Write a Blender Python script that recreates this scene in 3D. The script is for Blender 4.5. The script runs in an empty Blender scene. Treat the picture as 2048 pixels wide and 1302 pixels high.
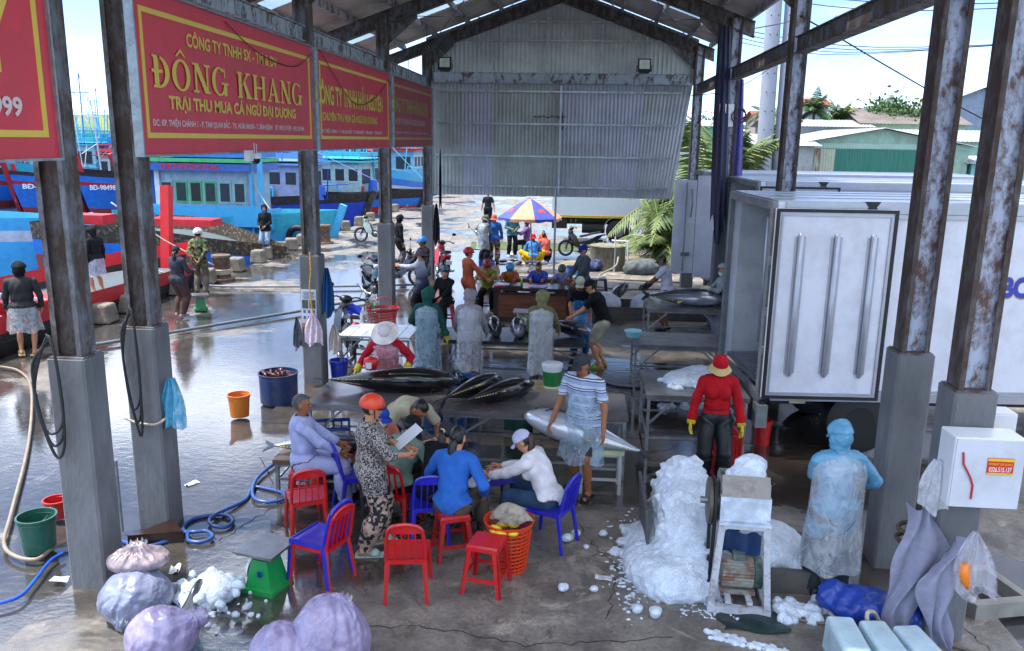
import bpy, math, random
import numpy as np
from mathutils import Vector, Matrix
R = math.radians
SC = bpy.context.scene
COL = SC.collection
rnd = random.Random(7)

# ---------------------------------------------------------------- camera
PITCH, ROLL, CAMH, PSI = .221, -.0158, 3.9925, -.0765
r0 = Vector((math.cos(PSI), -math.sin(PSI), 0)); f0 = Vector((math.sin(PSI), math.cos(PSI), 0))
fw = f0*math.cos(PITCH) - Vector((0, 0, 1))*math.sin(PITCH)
u0 = f0*math.sin(PITCH) + Vector((0, 0, 1))*math.cos(PITCH)
cr = r0*math.cos(ROLL) - u0*math.sin(ROLL); cu = r0*math.sin(ROLL) + u0*math.cos(ROLL)
cam = bpy.data.objects.new("camera", bpy.data.cameras.new("camera")); COL.objects.link(cam)
cam.data.sensor_width = 36; cam.data.lens = 1654.2/2048*36
cam.data.clip_start = .1; cam.data.clip_end = 3000
m = Matrix((cr, cu, -fw)).transposed().to_4x4(); m.translation = Vector((0, 0, CAMH))
cam.matrix_world = m
SC.camera = cam

# ---------------------------------------------------------------- sky, sun, exposure
SUN_EL, SUN_AZ = R(66), R(264)      # azimuth clockwise from +Y : high over the harbour
wd = bpy.data.worlds.new("World"); SC.world = wd; wd.use_nodes = True
nt = wd.node_tree; nt.nodes.clear()
N = nt.nodes.new; L = nt.links.new
out = N('ShaderNodeOutputWorld'); bg = N('ShaderNodeBackground'); sky = N('ShaderNodeTexSky')
sky.sky_type = 'NISHITA'; sky.sun_disc = False; sky.sun_elevation = SUN_EL; sky.sun_rotation = SUN_AZ
sky.air_density = .45; sky.dust_density = 0; sky.ozone_density = 1.6
tc = N('ShaderNodeTexCoord'); mp = N('ShaderNodeMapping'); mp.inputs['Scale'].default_value = (1.6, 1.6, 5)
nz = N('ShaderNodeTexNoise'); nz.inputs['Scale'].default_value = 1.7; nz.inputs['Detail'].default_value = 8; nz.inputs['Roughness'].default_value = .58
cr_ = N('ShaderNodeValToRGB'); cr_.color_ramp.elements[0].position = .47; cr_.color_ramp.elements[1].position = .66
mx = N('ShaderNodeMixRGB'); mx.inputs[2].default_value = (14.5, 15.2, 16.4, 1)
L(tc.outputs['Generated'], mp.inputs[0]); L(mp.outputs[0], nz.inputs[0]); L(nz.outputs[0], cr_.inputs[0])
spx = N('ShaderNodeSeparateXYZ'); L(tc.outputs['Generated'], spx.inputs[0]); el = N('ShaderNodeMapRange'); el.interpolation_type = 'SMOOTHSTEP'
el.inputs[1].default_value = .05; el.inputs[2].default_value = .45; el.inputs[3].default_value = .06; el.inputs[4].default_value = 1; L(spx.outputs[2], el.inputs[0])
ml = N('ShaderNodeMath'); ml.operation = 'MULTIPLY'; L(cr_.outputs[0], ml.inputs[0]); L(el.outputs[0], ml.inputs[1]); L(ml.outputs[0], mx.inputs[0]); L(sky.outputs[0], mx.inputs[1]); L(mx.outputs[0], bg.inputs[0]); L(bg.outputs[0], out.inputs[0])
bg.inputs[1].default_value = .1
sl = bpy.data.lights.new("sun", 'SUN'); sl.energy = 2.0; sl.angle = R(4); sl.color = (1, .96, .9)
so = bpy.data.objects.new("sun", sl); COL.objects.link(so)
sd = Vector((math.sin(SUN_AZ)*math.cos(SUN_EL), math.cos(SUN_AZ)*math.cos(SUN_EL), math.sin(SUN_EL)))
so.rotation_euler = sd.to_track_quat('Z', 'Y').to_euler()
SC.view_settings.view_transform = 'Standard'; SC.view_settings.look = 'None'
SC.view_settings.exposure = 2.0; SC.view_settings.gamma = 1
SC.render.engine = 'CYCLES'
SC.cycles.use_denoising = True; SC.cycles.max_bounces = 8; SC.cycles.diffuse_bounces = 4
SC.cycles.transparent_max_bounces = 12; SC.cycles.glossy_bounces = 3; SC.cycles.sample_clamp_indirect = 6
SC.cycles.caustics_reflective = False; SC.cycles.caustics_refractive = False

# ---------------------------------------------------------------- helpers: tags, meshes
def tag(o, label=None, cat=None, group=None, kind=None):
    if label: o['label'] = label
    if cat: o['category'] = cat
    if group: o['group'] = group
    if kind: o['kind'] = kind
    return o
def thing(name, loc, rz, label, cat, group=None):
    o = bpy.data.objects.new(name, None); COL.objects.link(o)
    o.location = loc; o.rotation_euler = (0, 0, rz); o.empty_display_size = .1
    return tag(o, label, cat, group)
def copy_tree(o, parent=None):
    c = o.copy(); COL.objects.link(c); c.parent = parent
    for ch in list(KIDS.get(o.name, [])):
        k = copy_tree(ch, c); KIDS.setdefault(c.name, []).append(k)
    return c
KIDS = {}
def rotz(v, a):
    c, s = math.cos(a), math.sin(a); return (v[0]*c - v[1]*s, v[0]*s + v[1]*c, v[2])
def basis(d):
    d = Vector(d).normalized(); a = Vector((0, 0, 1)) if abs(d.z) < .95 else Vector((1, 0, 0))
    x = d.cross(a).normalized(); y = d.cross(x).normalized(); return x, y, d
class MB:
    def __init__(s): s.v = []; s.f = []; s.m = []; s.cm = 0; s.T = None
    def add(s, vs, fs, m=None):
        n = len(s.v)
        if s.T is not None: vs = [s.T @ Vector(v) for v in vs]
        s.v += [tuple(v) for v in vs]; s.f += [tuple(i+n for i in f) for f in fs]; s.m += [s.cm if m is None else m]*len(fs); return s
    def box(s, c, d, rz=0, m=None, taper=1, rx=0, ry=0):
        vs = []
        M = Matrix.Translation(c) @ Matrix.Rotation(rz, 4, 'Z') @ Matrix.Rotation(ry, 4, 'Y') @ Matrix.Rotation(rx, 4, 'X')
        for z in (-.5, .5):
            t = taper if z > 0 else 1
            for x, y in ((-.5, -.5), (.5, -.5), (.5, .5), (-.5, .5)): vs.append(M @ Vector((x*d[0]*t, y*d[1]*t, z*d[2])))
        return s.add(vs, [(0, 3, 2, 1), (4, 5, 6, 7), (0, 1, 5, 4), (1, 2, 6, 5), (2, 3, 7, 6), (3, 0, 4, 7)], m)
    def bar(s, a, b, w, h=None, m=None):
        h = h or w; a = Vector(a); b = Vector(b); x, y, d = basis(b-a); vs = []
        for p in (a, b):
            for i, j in ((-1, -1), (1, -1), (1, 1), (-1, 1)): vs.append(p + x*i*w/2 + y*j*h/2)
        return s.add(vs, [(0, 1, 2, 3), (7, 6, 5, 4), (0, 4, 5, 1), (1, 5, 6, 2), (2, 6, 7, 3), (3, 7, 4, 0)], m)
    def tube(s, pts, r, n=8, m=None, caps=True):
        pts = [Vector(p) for p in pts]; k = len(pts); rs = r if isinstance(r, (list, tuple)) else [r]*k
        vs = []; px = None
        for i, p in enumerate(pts):
            d = (pts[min(i+1, k-1)] - pts[max(i-1, 0)])
            if d.length < 1e-9: d = Vector((0, 0, 1))
            d.normalize()
            if px is None: x, y, _ = basis(d)
            else:
                x = px - d*px.dot(d)
                x = x.normalized() if x.length > 1e-6 else basis(d)[0]
                y = d.cross(x)
            px = x
            for j in range(n):
                a = 2*math.pi*j/n; vs.append(p + (x*math.cos(a) + y*math.sin(a))*rs[i])
        fs = [(i*n+j, i*n+(j+1) % n, (i+1)*n+(j+1) % n, (i+1)*n+j) for i in range(k-1) for j in range(n)]
        if caps: fs += [tuple(range(n))[::-1], tuple((k-1)*n+j for j in range(n))]
        return s.add(vs, fs, m)
    def cyl(s, a, b, r0, r1=None, n=16, m=None): return s.tube([a, b], [r0, r0 if r1 is None else r1], n, m)
    def lathe(s, prof, c=(0, 0, 0), n=24, m=None, sx=1, sy=1, caps=False):
        vs = [(c[0]+r*math.cos(2*math.pi*j/n)*sx, c[1]+r*math.sin(2*math.pi*j/n)*sy, c[2]+z) for r, z in prof for j in range(n)]
        k = len(prof)
        fs = [(i*n+j, i*n+(j+1) % n, (i+1)*n+(j+1) % n, (i+1)*n+j) for i in range(k-1) for j in range(n)]
        if caps: fs += [tuple(range(n))[::-1], tuple((k-1)*n+j for j in range(n))]
        return s.add(vs, fs, m)
    def ell(s, c, r, n=16, k=10, m=None, z0=-1, z1=1, M=None):
        vs = []; a0, a1 = math.asin(z0), math.asin(z1)
        for i in range(k+1):
            a = a0 + (a1-a0)*i/k
            for j in range(n):
                b = 2*math.pi*j/n
                v = Vector((r[0]*math.cos(a)*math.cos(b), r[1]*math.cos(a)*math.sin(b), r[2]*math.sin(a)))
                vs.append((M @ v if M else v) + Vector(c))
        return s.add(vs, [(i*n+j, i*n+(j+1) % n, (i+1)*n+(j+1) % n, (i+1)*n+j) for i in range(k) for j in range(n)], m)
    def prism(s, poly, h, M=None, m=None):
        k = len(poly); M = M or Matrix.Identity(4)
        vs = [M @ Vector((p[0], p[1], 0)) for p in poly] + [M @ Vector((p[0], p[1], h)) for p in poly]
        return s.add(vs, [tuple(range(k))[::-1], tuple(range(k, 2*k))] + [(i, (i+1) % k, (i+1) % k+k, i+k) for i in range(k)], m)
    def grid(s, fn, nu, nv, m=None):
        vs = [fn(i/nu, j/nv) for i in range(nu+1) for j in range(nv+1)]; w = nv+1
        return s.add(vs, [(i*w+j, (i+1)*w+j, (i+1)*w+j+1, i*w+j+1) for i in range(nu) for j in range(nv)], m)
    def torus(s, c, Rr, r, ax='x', n=28, k=8, m=None):
        vs = []
        for i in range(n):
            a = 2*math.pi*i/n
            for j in range(k):
                b = 2*math.pi*j/k; q = Rr + r*math.cos(b); w = r*math.sin(b)
                p = {'x': (w, q*math.cos(a), q*math.sin(a)), 'y': (q*math.cos(a), w, q*math.sin(a)), 'z': (q*math.cos(a), q*math.sin(a), w)}[ax]
                vs.append((c[0]+p[0], c[1]+p[1], c[2]+p[2]))
        return s.add(vs, [(i*k+j, ((i+1) % n)*k+j, ((i+1) % n)*k+(j+1) % k, i*k+(j+1) % k) for i in range(n) for j in range(k)], m)
    def build(s, name, mat, parent=None, smooth=False, loc=None, rz=0):
        me = bpy.data.meshes.new(name); me.from_pydata(s.v, [], s.f)
        for mm in (mat if isinstance(mat, (list, tuple)) else [mat]): me.materials.append(mm)
        me.polygons.foreach_set('material_index', s.m)
        if smooth:
            me.polygons.foreach_set('use_smooth', [True]*len(s.f))
        me.update()
        o = bpy.data.objects.new(name, me); COL.objects.link(o)
        if smooth == 'auto':
            me.set_sharp_from_angle(angle=R(38))
        if parent is not None: o.parent = parent; KIDS.setdefault(parent.name, []).append(o)
        if loc is not None: o.location = loc; o.rotation_euler = (0, 0, rz)
        return o
def npmesh(name, V, F, mats, parent=None, mi=None, smooth=True, loc=None, rz=0):
    me = bpy.data.meshes.new(name); me.from_pydata(V.tolist(), [], F.tolist())
    for mm in (mats if isinstance(mats, (list, tuple)) else [mats]): me.materials.append(mm)
    if mi is not None: me.polygons.foreach_set('material_index', mi.astype(np.int32))
    me.polygons.foreach_set('use_smooth', [smooth]*len(F)); me.update()
    o = bpy.data.objects.new(name, me); COL.objects.link(o)
    if parent is not None: o.parent = parent; KIDS.setdefault(parent.name, []).append(o)
    if loc is not None: o.location = loc; o.rotation_euler = (0, 0, rz)
    return o
VN = {'Đ': ('D', 0), 'Ư': ('U', 1), 'Ừ': ('Ù', 1), 'Ơ': ('O', 1)}
def _tm(s, bold, shear):
    cu_ = bpy.data.curves.new('t', 'FONT'); cu_.body = s; cu_.size = 1; cu_.offset = bold; cu_.shear = shear; cu_.resolution_u = 3
    t = bpy.data.objects.new('t', cu_); COL.objects.link(t)
    me = bpy.data.meshes.new_from_object(t.evaluated_get(bpy.context.evaluated_depsgraph_get()))
    bpy.data.objects.remove(t); bpy.data.curves.remove(cu_)
    co = np.zeros(len(me.vertices)*3); me.vertices.foreach_get('co', co); return me, co.reshape(-1, 3)
def text(name, s, mat, parent, M, w=None, h=None, bold=.0, shear=0):
    base = ''.join(VN.get(c, (c,))[0] for c in s); me, co = _tm(base, bold, shear)
    V = co.tolist(); F = [tuple(p.vertices) for p in me.polygons]; bpy.data.meshes.remove(me)
    for i, c in enumerate(s):
        if c in VN:
            m1, c1 = _tm(base[:i+1], bold, shear); m2, c2 = _tm(base[i], bold, shear); xr = c1[:, 0].max(); wd_ = c2[:, 0].max()-c2[:, 0].min()
            bpy.data.meshes.remove(m1); bpy.data.meshes.remove(m2); n = len(V); e = .02
            q = [(xr-wd_-.09, .32), (xr-wd_+.3, .32), (xr-wd_+.3, .41), (xr-wd_-.09, .41)] if VN[c][1] == 0 else [(xr-.1, .6), (xr+.03, .62), (xr+.05, .8), (xr-.02, .8)]
            V += [(x, y, e) for x, y in q]; F.append((n, n+1, n+2, n+3))
    co = np.array(V); mn, mxx = co.min(0), co.max(0); sz = np.maximum(mxx-mn, 1e-6); c = (mn+mxx)/2; c[2] = 0
    sx = (w/sz[0]) if w else None; sy = (h/sz[1]) if h else sx; sx = sx or sy
    co = (co-c)*[sx, sy, .06]
    me = bpy.data.meshes.new(name); me.from_pydata(co.tolist(), [], F); me.materials.append(mat); me.update()
    o = bpy.data.objects.new(name, me); COL.objects.link(o)
    if parent is not None: o.parent = parent; KIDS.setdefault(parent.name, []).append(o)
    o.matrix_local = M
    return o
def serif(name, s, mat, parent, M, w, h):
    """heavy slab-serif capitals"""
    b = MB(); x = 0; zc = [0]
    def Q(pts): zc[0] = (zc[0]+.0006) % .006; b.add([(px, py, zc[0]) for px, py in pts], [tuple(range(len(pts)))])
    def stem(cx, t=.2, sw=.34, y0=0, y1=1):
        Q([(cx-t/2, y0), (cx+t/2, y0), (cx+t/2, y1), (cx-t/2, y1)])
        for y in (0, .93): Q([(cx-sw/2, y), (cx+sw/2, y), (cx+sw/2, y+.07), (cx-sw/2, y+.07)])
    def arc(cx, cy, rx, ry, tx, ty, a0, a1, n=26):
        p = []; q = []
        for i in range(n+1):
            a = R(a0+(a1-a0)*i/n); p.append((cx+rx*math.cos(a), cy+ry*math.sin(a))); q.append((cx+(rx-tx)*math.cos(a), cy+(ry-ty)*math.sin(a)))
        for i in range(n):
            k = len(b.v); b.add([(*p[i], zc[0]), (*p[i+1], zc[0]), (*q[i+1], zc[0]), (*q[i], zc[0])], [(0, 1, 2, 3)])
        zc[0] += .0006
    for ch in s:
        d = x
        if ch == ' ': x += .5; continue
        if ch in 'ĐD':
            stem(d+.22); arc(d+.3, .5, .5, .5, .2, .07, -90, 90); x += .9
            if ch == 'Đ': Q([(d, .47), (d+.48, .47), (d+.48, .57), (d, .57)])
        elif ch in 'ÔO':
            arc(d+.47, .5, .45, .52, .2, .07, 0, 360, 40); x += 1.02
            if ch == 'Ô': Q([(d+.22, 1.1), (d+.3, 1.1), (d+.47, 1.25), (d+.47, 1.36)]); Q([(d+.47, 1.36), (d+.47, 1.25), (d+.64, 1.1), (d+.72, 1.1)])
        elif ch == 'N': stem(d+.18, .09, .32); stem(d+.82, .09, .32); Q([(d+.1, 1), (d+.34, 1), (d+.87, 0), (d+.66, 0)]); x += 1.06
        elif ch == 'G': arc(d+.47, .5, .45, .52, .2, .07, 50, 345, 34); Q([(d+.72, .0), (d+.9, .0), (d+.9, .42), (d+.72, .42)]); Q([(d+.56, .4), (d+1, .4), (d+1, .47), (d+.56, .47)]); Q([(d+.74, .66), (d+.8, .66), (d+.8, .98), (d+.74, .98)]); x += 1.06
        elif ch == 'K': stem(d+.2); Q([(d+.3, .42), (d+.4, .5), (d+.84, .98), (d+.7, .98)]); Q([(d+.42, .62), (d+.56, .68), (d+.96, .02), (d+.68, .02)]); Q([(d+.6, .93), (d+.95, .93), (d+.95, 1), (d+.6, 1)]); Q([(d+.6, 0), (d+1.02, 0), (d+1.02, .07), (d+.6, .07)]); x += 1.08
        elif ch == 'H': stem(d+.2); stem(d+.82); Q([(d+.3, .46), (d+.74, .46), (d+.74, .54), (d+.3, .54)]); x += 1.1
        elif ch == 'A': Q([(d+.12, 0), (d+.22, 0), (d+.54, .9), (d+.48, 1)]); Q([(d+.42, 1), (d+.56, 1), (d+.94, 0), (d+.68, 0)]); Q([(d+.26, .28), (d+.74, .28), (d+.74, .35), (d+.26, .35)]); Q([(d+.02, 0), (d+.34, 0), (d+.34, .07), (d+.02, .07)]); Q([(d+.6, 0), (d+1.04, 0), (d+1.04, .07), (d+.6, .07)]); x += 1.08
    V = np.array(b.v); c = (V.min(0)+V.max(0))/2; c[2] = 0; s_ = V.max(0)-V.min(0)
    b.v = [tuple(q) for q in (V-c)*[w/s_[0], h, 1]]
    o = b.build(name, mat, parent); o.matrix_local = M; return o
def frameM(o, x, y):      # matrix whose local x, y map to given directions
    x = Vector(x).normalized(); y = Vector(y).normalized(); z = x.cross(y)
    M = Matrix((x, y, z)).transposed().to_4x4(); M.translation = Vector(o); return M

# ---------------------------------------------------------------- materials
MT = {}
def hexc(c):
    if isinstance(c, str):
        v = [int(c[i:i+2], 16)/255 for i in (0, 2, 4)]
        return tuple(x/12.92 if x <= .04045 else ((x+.055)/1.055)**2.4 for x in v)
    return c
def mat(name, col, rough=.6, metal=0, var=.25, vs=6, bump=0, bs=40, spec=.5, dirt=None, dirtamt=0, ds=3, sss=0, alpha=1, trans=0, coat=0, emit=None, ramp=(.45, .6), stretch=None):
    """Principled material whose colour is broken up by noise; dirt = second colour in patches."""
    if name in MT: return MT[name]
    col = hexc(col); mt = bpy.data.materials.new(name); mt.use_nodes = True; nt = mt.node_tree; b = nt.nodes['Principled BSDF']
    N = nt.nodes.new; L = nt.links.new
    tc = N('ShaderNodeTexCoord'); src = tc.outputs['Object']
    if stretch:
        mp = N('ShaderNodeMapping'); mp.inputs['Scale'].default_value = stretch; L(src, mp.inputs[0]); src = mp.outputs[0]
    nz = N('ShaderNodeTexNoise'); nz.inputs['Scale'].default_value = vs; nz.inputs['Detail'].default_value = 5; L(src, nz.inputs[0])
    mr = N('ShaderNodeMapRange'); mr.inputs[1].default_value = .3; mr.inputs[2].default_value = .7; mr.inputs[3].default_value = 1-var; mr.inputs[4].default_value = 1+var*.6
    L(nz.outputs[0], mr.inputs[0])
    mu = N('ShaderNodeMixRGB'); mu.blend_type = 'MULTIPLY'; mu.inputs[0].default_value = 1; mu.inputs[1].default_value = (*col, 1)
    L(mr.outputs[0], mu.inputs[2]); last = mu.outputs[0]
    if dirt is not None:
        n2 = N('ShaderNodeTexNoise'); n2.inputs['Scale'].default_value = ds; n2.inputs['Detail'].default_value = 8; n2.inputs['Roughness'].default_value = .7
        L(src, n2.inputs[0]); rp = N('ShaderNodeValToRGB'); rp.color_ramp.elements[0].position = ramp[0]; rp.color_ramp.elements[1].position = ramp[1]
        L(n2.outputs[0], rp.inputs[0]); m2 = N('ShaderNodeMath'); m2.operation = 'MULTIPLY'; m2.inputs[1].default_value = dirtamt; L(rp.outputs[0], m2.inputs[0])
        mm = N('ShaderNodeMixRGB'); L(m2.outputs[0], mm.inputs[0]); L(last, mm.inputs[1]); mm.inputs[2].default_value = (*hexc(dirt), 1); last = mm.outputs[0]
    L(last, b.inputs['Base Color'])
    b.inputs['Roughness'].default_value = rough; b.inputs['Metallic'].default_value = metal; b.inputs['Specular IOR Level'].default_value = spec
    if sss: b.inputs['Subsurface Weight'].default_value = sss; b.inputs['Subsurface Radius'].default_value = (.03, .02, .015); b.inputs['Subsurface Scale'].default_value = .3
    if trans: b.inputs['Transmission Weight'].default_value = trans
    if coat: b.inputs['Coat Weight'].default_value = coat; b.inputs['Coat Roughness'].default_value = .12
    if alpha < 1: b.inputs['Alpha'].default_value = alpha
    if emit: b.inputs['Emission Color'].default_value = (*col, 1); b.inputs['Emission Strength'].default_value = emit
    if bump:
        n3 = N('ShaderNodeTexNoise'); n3.inputs['Scale'].default_value = bs; n3.inputs['Detail'].default_value = 4; L(src, n3.inputs[0])
        bp = N('ShaderNodeBump'); bp.inputs['Strength'].default_value = bump; bp.inputs['Distance'].default_value = .02; L(n3.outputs[0], bp.inputs['Height']); L(bp.outputs[0], b.inputs['Normal'])
    MT[name] = mt; return mt
def cloth(c, **k): return mat('cloth_'+str(c), c, rough=.85, var=.25, vs=7, bump=.6, bs=15, spec=.2, **k)
def plastic(c, **k): return mat('plastic_'+str(c), c, rough=k.pop('rough', .32), var=.12, vs=5, dirt='6b5f55', dirtamt=.16, ds=9, **k)
def paint(c, **k): return mat('paint_'+str(c), c, rough=.5, var=.18, vs=4, dirt=k.pop('dirt', '4a3a2c'), dirtamt=k.pop('dirtamt', .3), ds=k.pop('ds', 5), ramp=(.52, .68), bump=.15, bs=25, **k)
def film(name, c, op=.4, rough=.16, bs=16):
    """thin plastic film: part transparent, part glossy white, with creases"""
    if name in MT: return MT[name]
    mt = bpy.data.materials.new(name); mt.use_nodes = True; nt = mt.node_tree; b = nt.nodes['Principled BSDF']; N = nt.nodes.new; L = nt.links.new
    b.inputs['Base Color'].default_value = (*hexc(c), 1); b.inputs['Roughness'].default_value = rough; b.inputs['Specular IOR Level'].default_value = .8
    tc = N('ShaderNodeTexCoord'); mp = N('ShaderNodeMapping'); mp.inputs['Scale'].default_value = (1.2, 1.2, .8); n = N('ShaderNodeTexNoise'); n.inputs['Scale'].default_value = bs*.55; n.inputs['Detail'].default_value = 6; n.inputs['Distortion'].default_value = 1.2
    L(tc.outputs['Object'], mp.inputs[0]); L(mp.outputs[0], n.inputs[0]); bp = N('ShaderNodeBump'); bp.inputs['Strength'].default_value = .9; bp.inputs['Distance'].default_value = .04
    L(n.outputs[0], bp.inputs['Height']); L(bp.outputs[0], b.inputs['Normal'])
    mr = N('ShaderNodeMapRange'); mr.inputs[1].default_value = .35; mr.inputs[2].default_value = .7; mr.inputs[3].default_value = op*.65; mr.inputs[4].default_value = min(1, op*1.25); L(n.outputs[0], mr.inputs[0]); L(mr.outputs[0], b.inputs['Alpha'])
    MT[name] = mt; return mt
def cells(name, cols, scale, rough=.8, rand=1, edge=None, metric='EUCLIDEAN'):
    """printed cloth: voronoi cells coloured at random from a list"""
    if name in MT: return MT[name]
    mt = bpy.data.materials.new(name); mt.use_nodes = True; nt = mt.node_tree; b = nt.nodes['Principled BSDF']; N = nt.nodes.new; L = nt.links.new
    tc = N('ShaderNodeTexCoord'); v = N('ShaderNodeTexVoronoi'); v.distance = metric; v.inputs['Scale'].default_value = scale; v.inputs['Randomness'].default_value = rand
    L(tc.outputs['Object'], v.inputs[0]); sp = N('ShaderNodeSeparateColor'); L(v.outputs['Color'], sp.inputs[0]); rp = N('ShaderNodeValToRGB'); rp.color_ramp.interpolation = 'CONSTANT'
    e = rp.color_ramp.elements; e[0].position = 0; e[0].color = (*hexc(cols[0]), 1); e[1].position = 1/len(cols); e[1].color = (*hexc(cols[1]), 1)
    for i, c in enumerate(cols[2:], 2): x = e.new(i/len(cols)); x.color = (*hexc(c), 1)
    L(sp.outputs[0], rp.inputs[0]); L(rp.outputs[0], b.inputs['Base Color']); b.inputs['Roughness'].default_value = rough
    MT[name] = mt; return mt
def stripes(name, cols, scale, axis=2, rough=.8, noise=0):
    if name in MT: return MT[name]
    mt = bpy.data.materials.new(name); mt.use_nodes = True; nt = mt.node_tree; b = nt.nodes['Principled BSDF']; N = nt.nodes.new; L = nt.links.new
    tc = N('ShaderNodeTexCoord'); sp = N('ShaderNodeSeparateXYZ'); L(tc.outputs['Object'], sp.inputs[0]); m1 = N('ShaderNodeMath'); m1.operation = 'MULTIPLY'; m1.inputs[1].default_value = scale; L(sp.outputs[axis], m1.inputs[0])
    m2 = N('ShaderNodeMath'); m2.operation = 'FRACT'; L(m1.outputs[0], m2.inputs[0]); rp = N('ShaderNodeValToRGB'); rp.color_ramp.interpolation = 'CONSTANT'
    e = rp.color_ramp.elements; e[0].position = 0; e[0].color = (*hexc(cols[0][1]), 1); e[1].position = cols[1][0]; e[1].color = (*hexc(cols[1][1]), 1)
    for p, c in cols[2:]: x = e.new(p); x.color = (*hexc(c), 1)
    L(m2.outputs[0], rp.inputs[0]); L(rp.outputs[0], b.inputs['Base Color']); b.inputs['Roughness'].default_value = rough
    MT[name] = mt; return mt
def gradz(name, stops, axis=2, rough=.4, metal=0, noise=.0, spec=.5, coat=0, nscale=20):
    """colour that changes along a local axis (dorsal black to belly silver, dyed jacket)"""
    if name in MT: return MT[name]
    mt = bpy.data.materials.new(name); mt.use_nodes = True; nt = mt.node_tree; b = nt.nodes['Principled BSDF']; N = nt.nodes.new; L = nt.links.new
    tc = N('ShaderNodeTexCoord'); sp = N('ShaderNodeSeparateXYZ'); L(tc.outputs['Object'], sp.inputs[0]); nz = N('ShaderNodeTexNoise'); nz.inputs['Scale'].default_value = nscale; L(tc.outputs['Object'], nz.inputs[0])
    m1 = N('ShaderNodeMath'); m1.operation = 'MULTIPLY_ADD'; m1.inputs[1].default_value = noise; L(nz.outputs[0], m1.inputs[0]); L(sp.outputs[axis], m1.inputs[2])
    lo, hi = stops[0][0], stops[-1][0]; mr = N('ShaderNodeMapRange'); mr.inputs[1].default_value = lo+noise*.5; mr.inputs[2].default_value = hi+noise*.5; L(m1.outputs[0], mr.inputs[0])
    rp = N('ShaderNodeValToRGB'); e = rp.color_ramp.elements; e[0].color = (*hexc(stops[0][1]), 1); e[1].color = (*hexc(stops[-1][1]), 1)
    for p, c in stops[1:-1]: x = e.new((p-lo)/(hi-lo)); x.color = (*hexc(c), 1)
    L(mr.outputs[0], rp.inputs[0]); L(rp.outputs[0], b.inputs['Base Color']); b.inputs['Roughness'].default_value = rough; b.inputs['Metallic'].default_value = metal; b.inputs['Specular IOR Level'].default_value = spec
    if coat: b.inputs['Coat Weight'].default_value = coat; b.inputs['Coat Roughness'].default_value = .1
    bp = N('ShaderNodeBump'); bp.inputs['Strength'].default_value = .15; bp.inputs['Distance'].default_value = .01; L(nz.outputs[0], bp.inputs['Height']); L(bp.outputs[0], b.inputs['Normal'])
    MT[name] = mt; return mt

CONC = mat('concrete_column', '75777a', rough=.8, var=.35, vs=2.2, dirt='444442', dirtamt=.55, ds=3, bump=.3, bs=30, ramp=(.45, .7), stretch=(1, 1, .35), )
RUST = mat('rusty_painted_steel', 'a6b0c4', rough=.7, var=.2, vs=5, dirt='543624', dirtamt=.95, ds=11, bump=.5, bs=45, ramp=(.45, .60), stretch=(1, 1, .5))
RUSTD = mat('dark_rusty_steel', '757a82', rough=.75, var=.35, vs=8, dirt='4a3a2e', dirtamt=.95, ds=6, bump=.6, bs=60, ramp=(.38, .56), stretch=(1, 1, .5))
RUSTL = mat('light_rusty_steel', 'a3acb6', rough=.65, var=.2, vs=6, dirt='4f3424', dirtamt=.9, ds=7, bump=.5, bs=60, ramp=(.5, .58), stretch=(1, 1, .5))
RUSTE = mat('brown_rusted_edge', '5d5a5c', rough=.8, var=.3, vs=6, dirt='3a2a20', dirtamt=.95, ds=8, bump=.5, bs=50, ramp=(.36, .55), stretch=(1, 1, .5))
GALV = mat('galvanised_steel', '9aa0a6', rough=.35, metal=.6, var=.2, dirt='5c5148', dirtamt=.4, ds=8)
STAIN = mat('stainless_tabletop', '8c8f92', rough=.3, metal=.7, var=.25, vs=4, dirt='5d4a44', dirtamt=.5, ds=3, bump=.08, bs=20)
BLACK = mat('black_rubber', '15161a', rough=.55, var=.3)
BLKPL = mat('black_plastic', '111216', rough=.35, var=.2)
CHROME = mat('chrome', 'c8ccd2', rough=.18, metal=.9, var=.1)
SKIN = mat('skin', 'b98262', rough=.55, var=.1, vs=12, sss=.15)
SKIN2 = mat('skin_tanned', '96603f', rough=.55, var=.12, vs=12, sss=.15)
HAIR = mat('hair_black', '0f0d0e', rough=.4, var=.3, vs=40, stretch=(4, 4, .6))
GREYH = mat('hair_grey', '4b4a4c', rough=.6, var=.5, vs=60)
ICE = mat('crushed_ice', 'dbe7f3', rough=.45, var=.12, vs=22, bump=1, bs=55, sss=.3, spec=.6, dirt='a9b6c2', dirtamt=.5, ds=4)
WP = mat('white_plastic', 'd8dade', rough=.35, var=.06)
ROPE = mat('rope', 'b8ad9c', rough=.9, var=.3, vs=30, bump=.6, bs=90)
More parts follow.
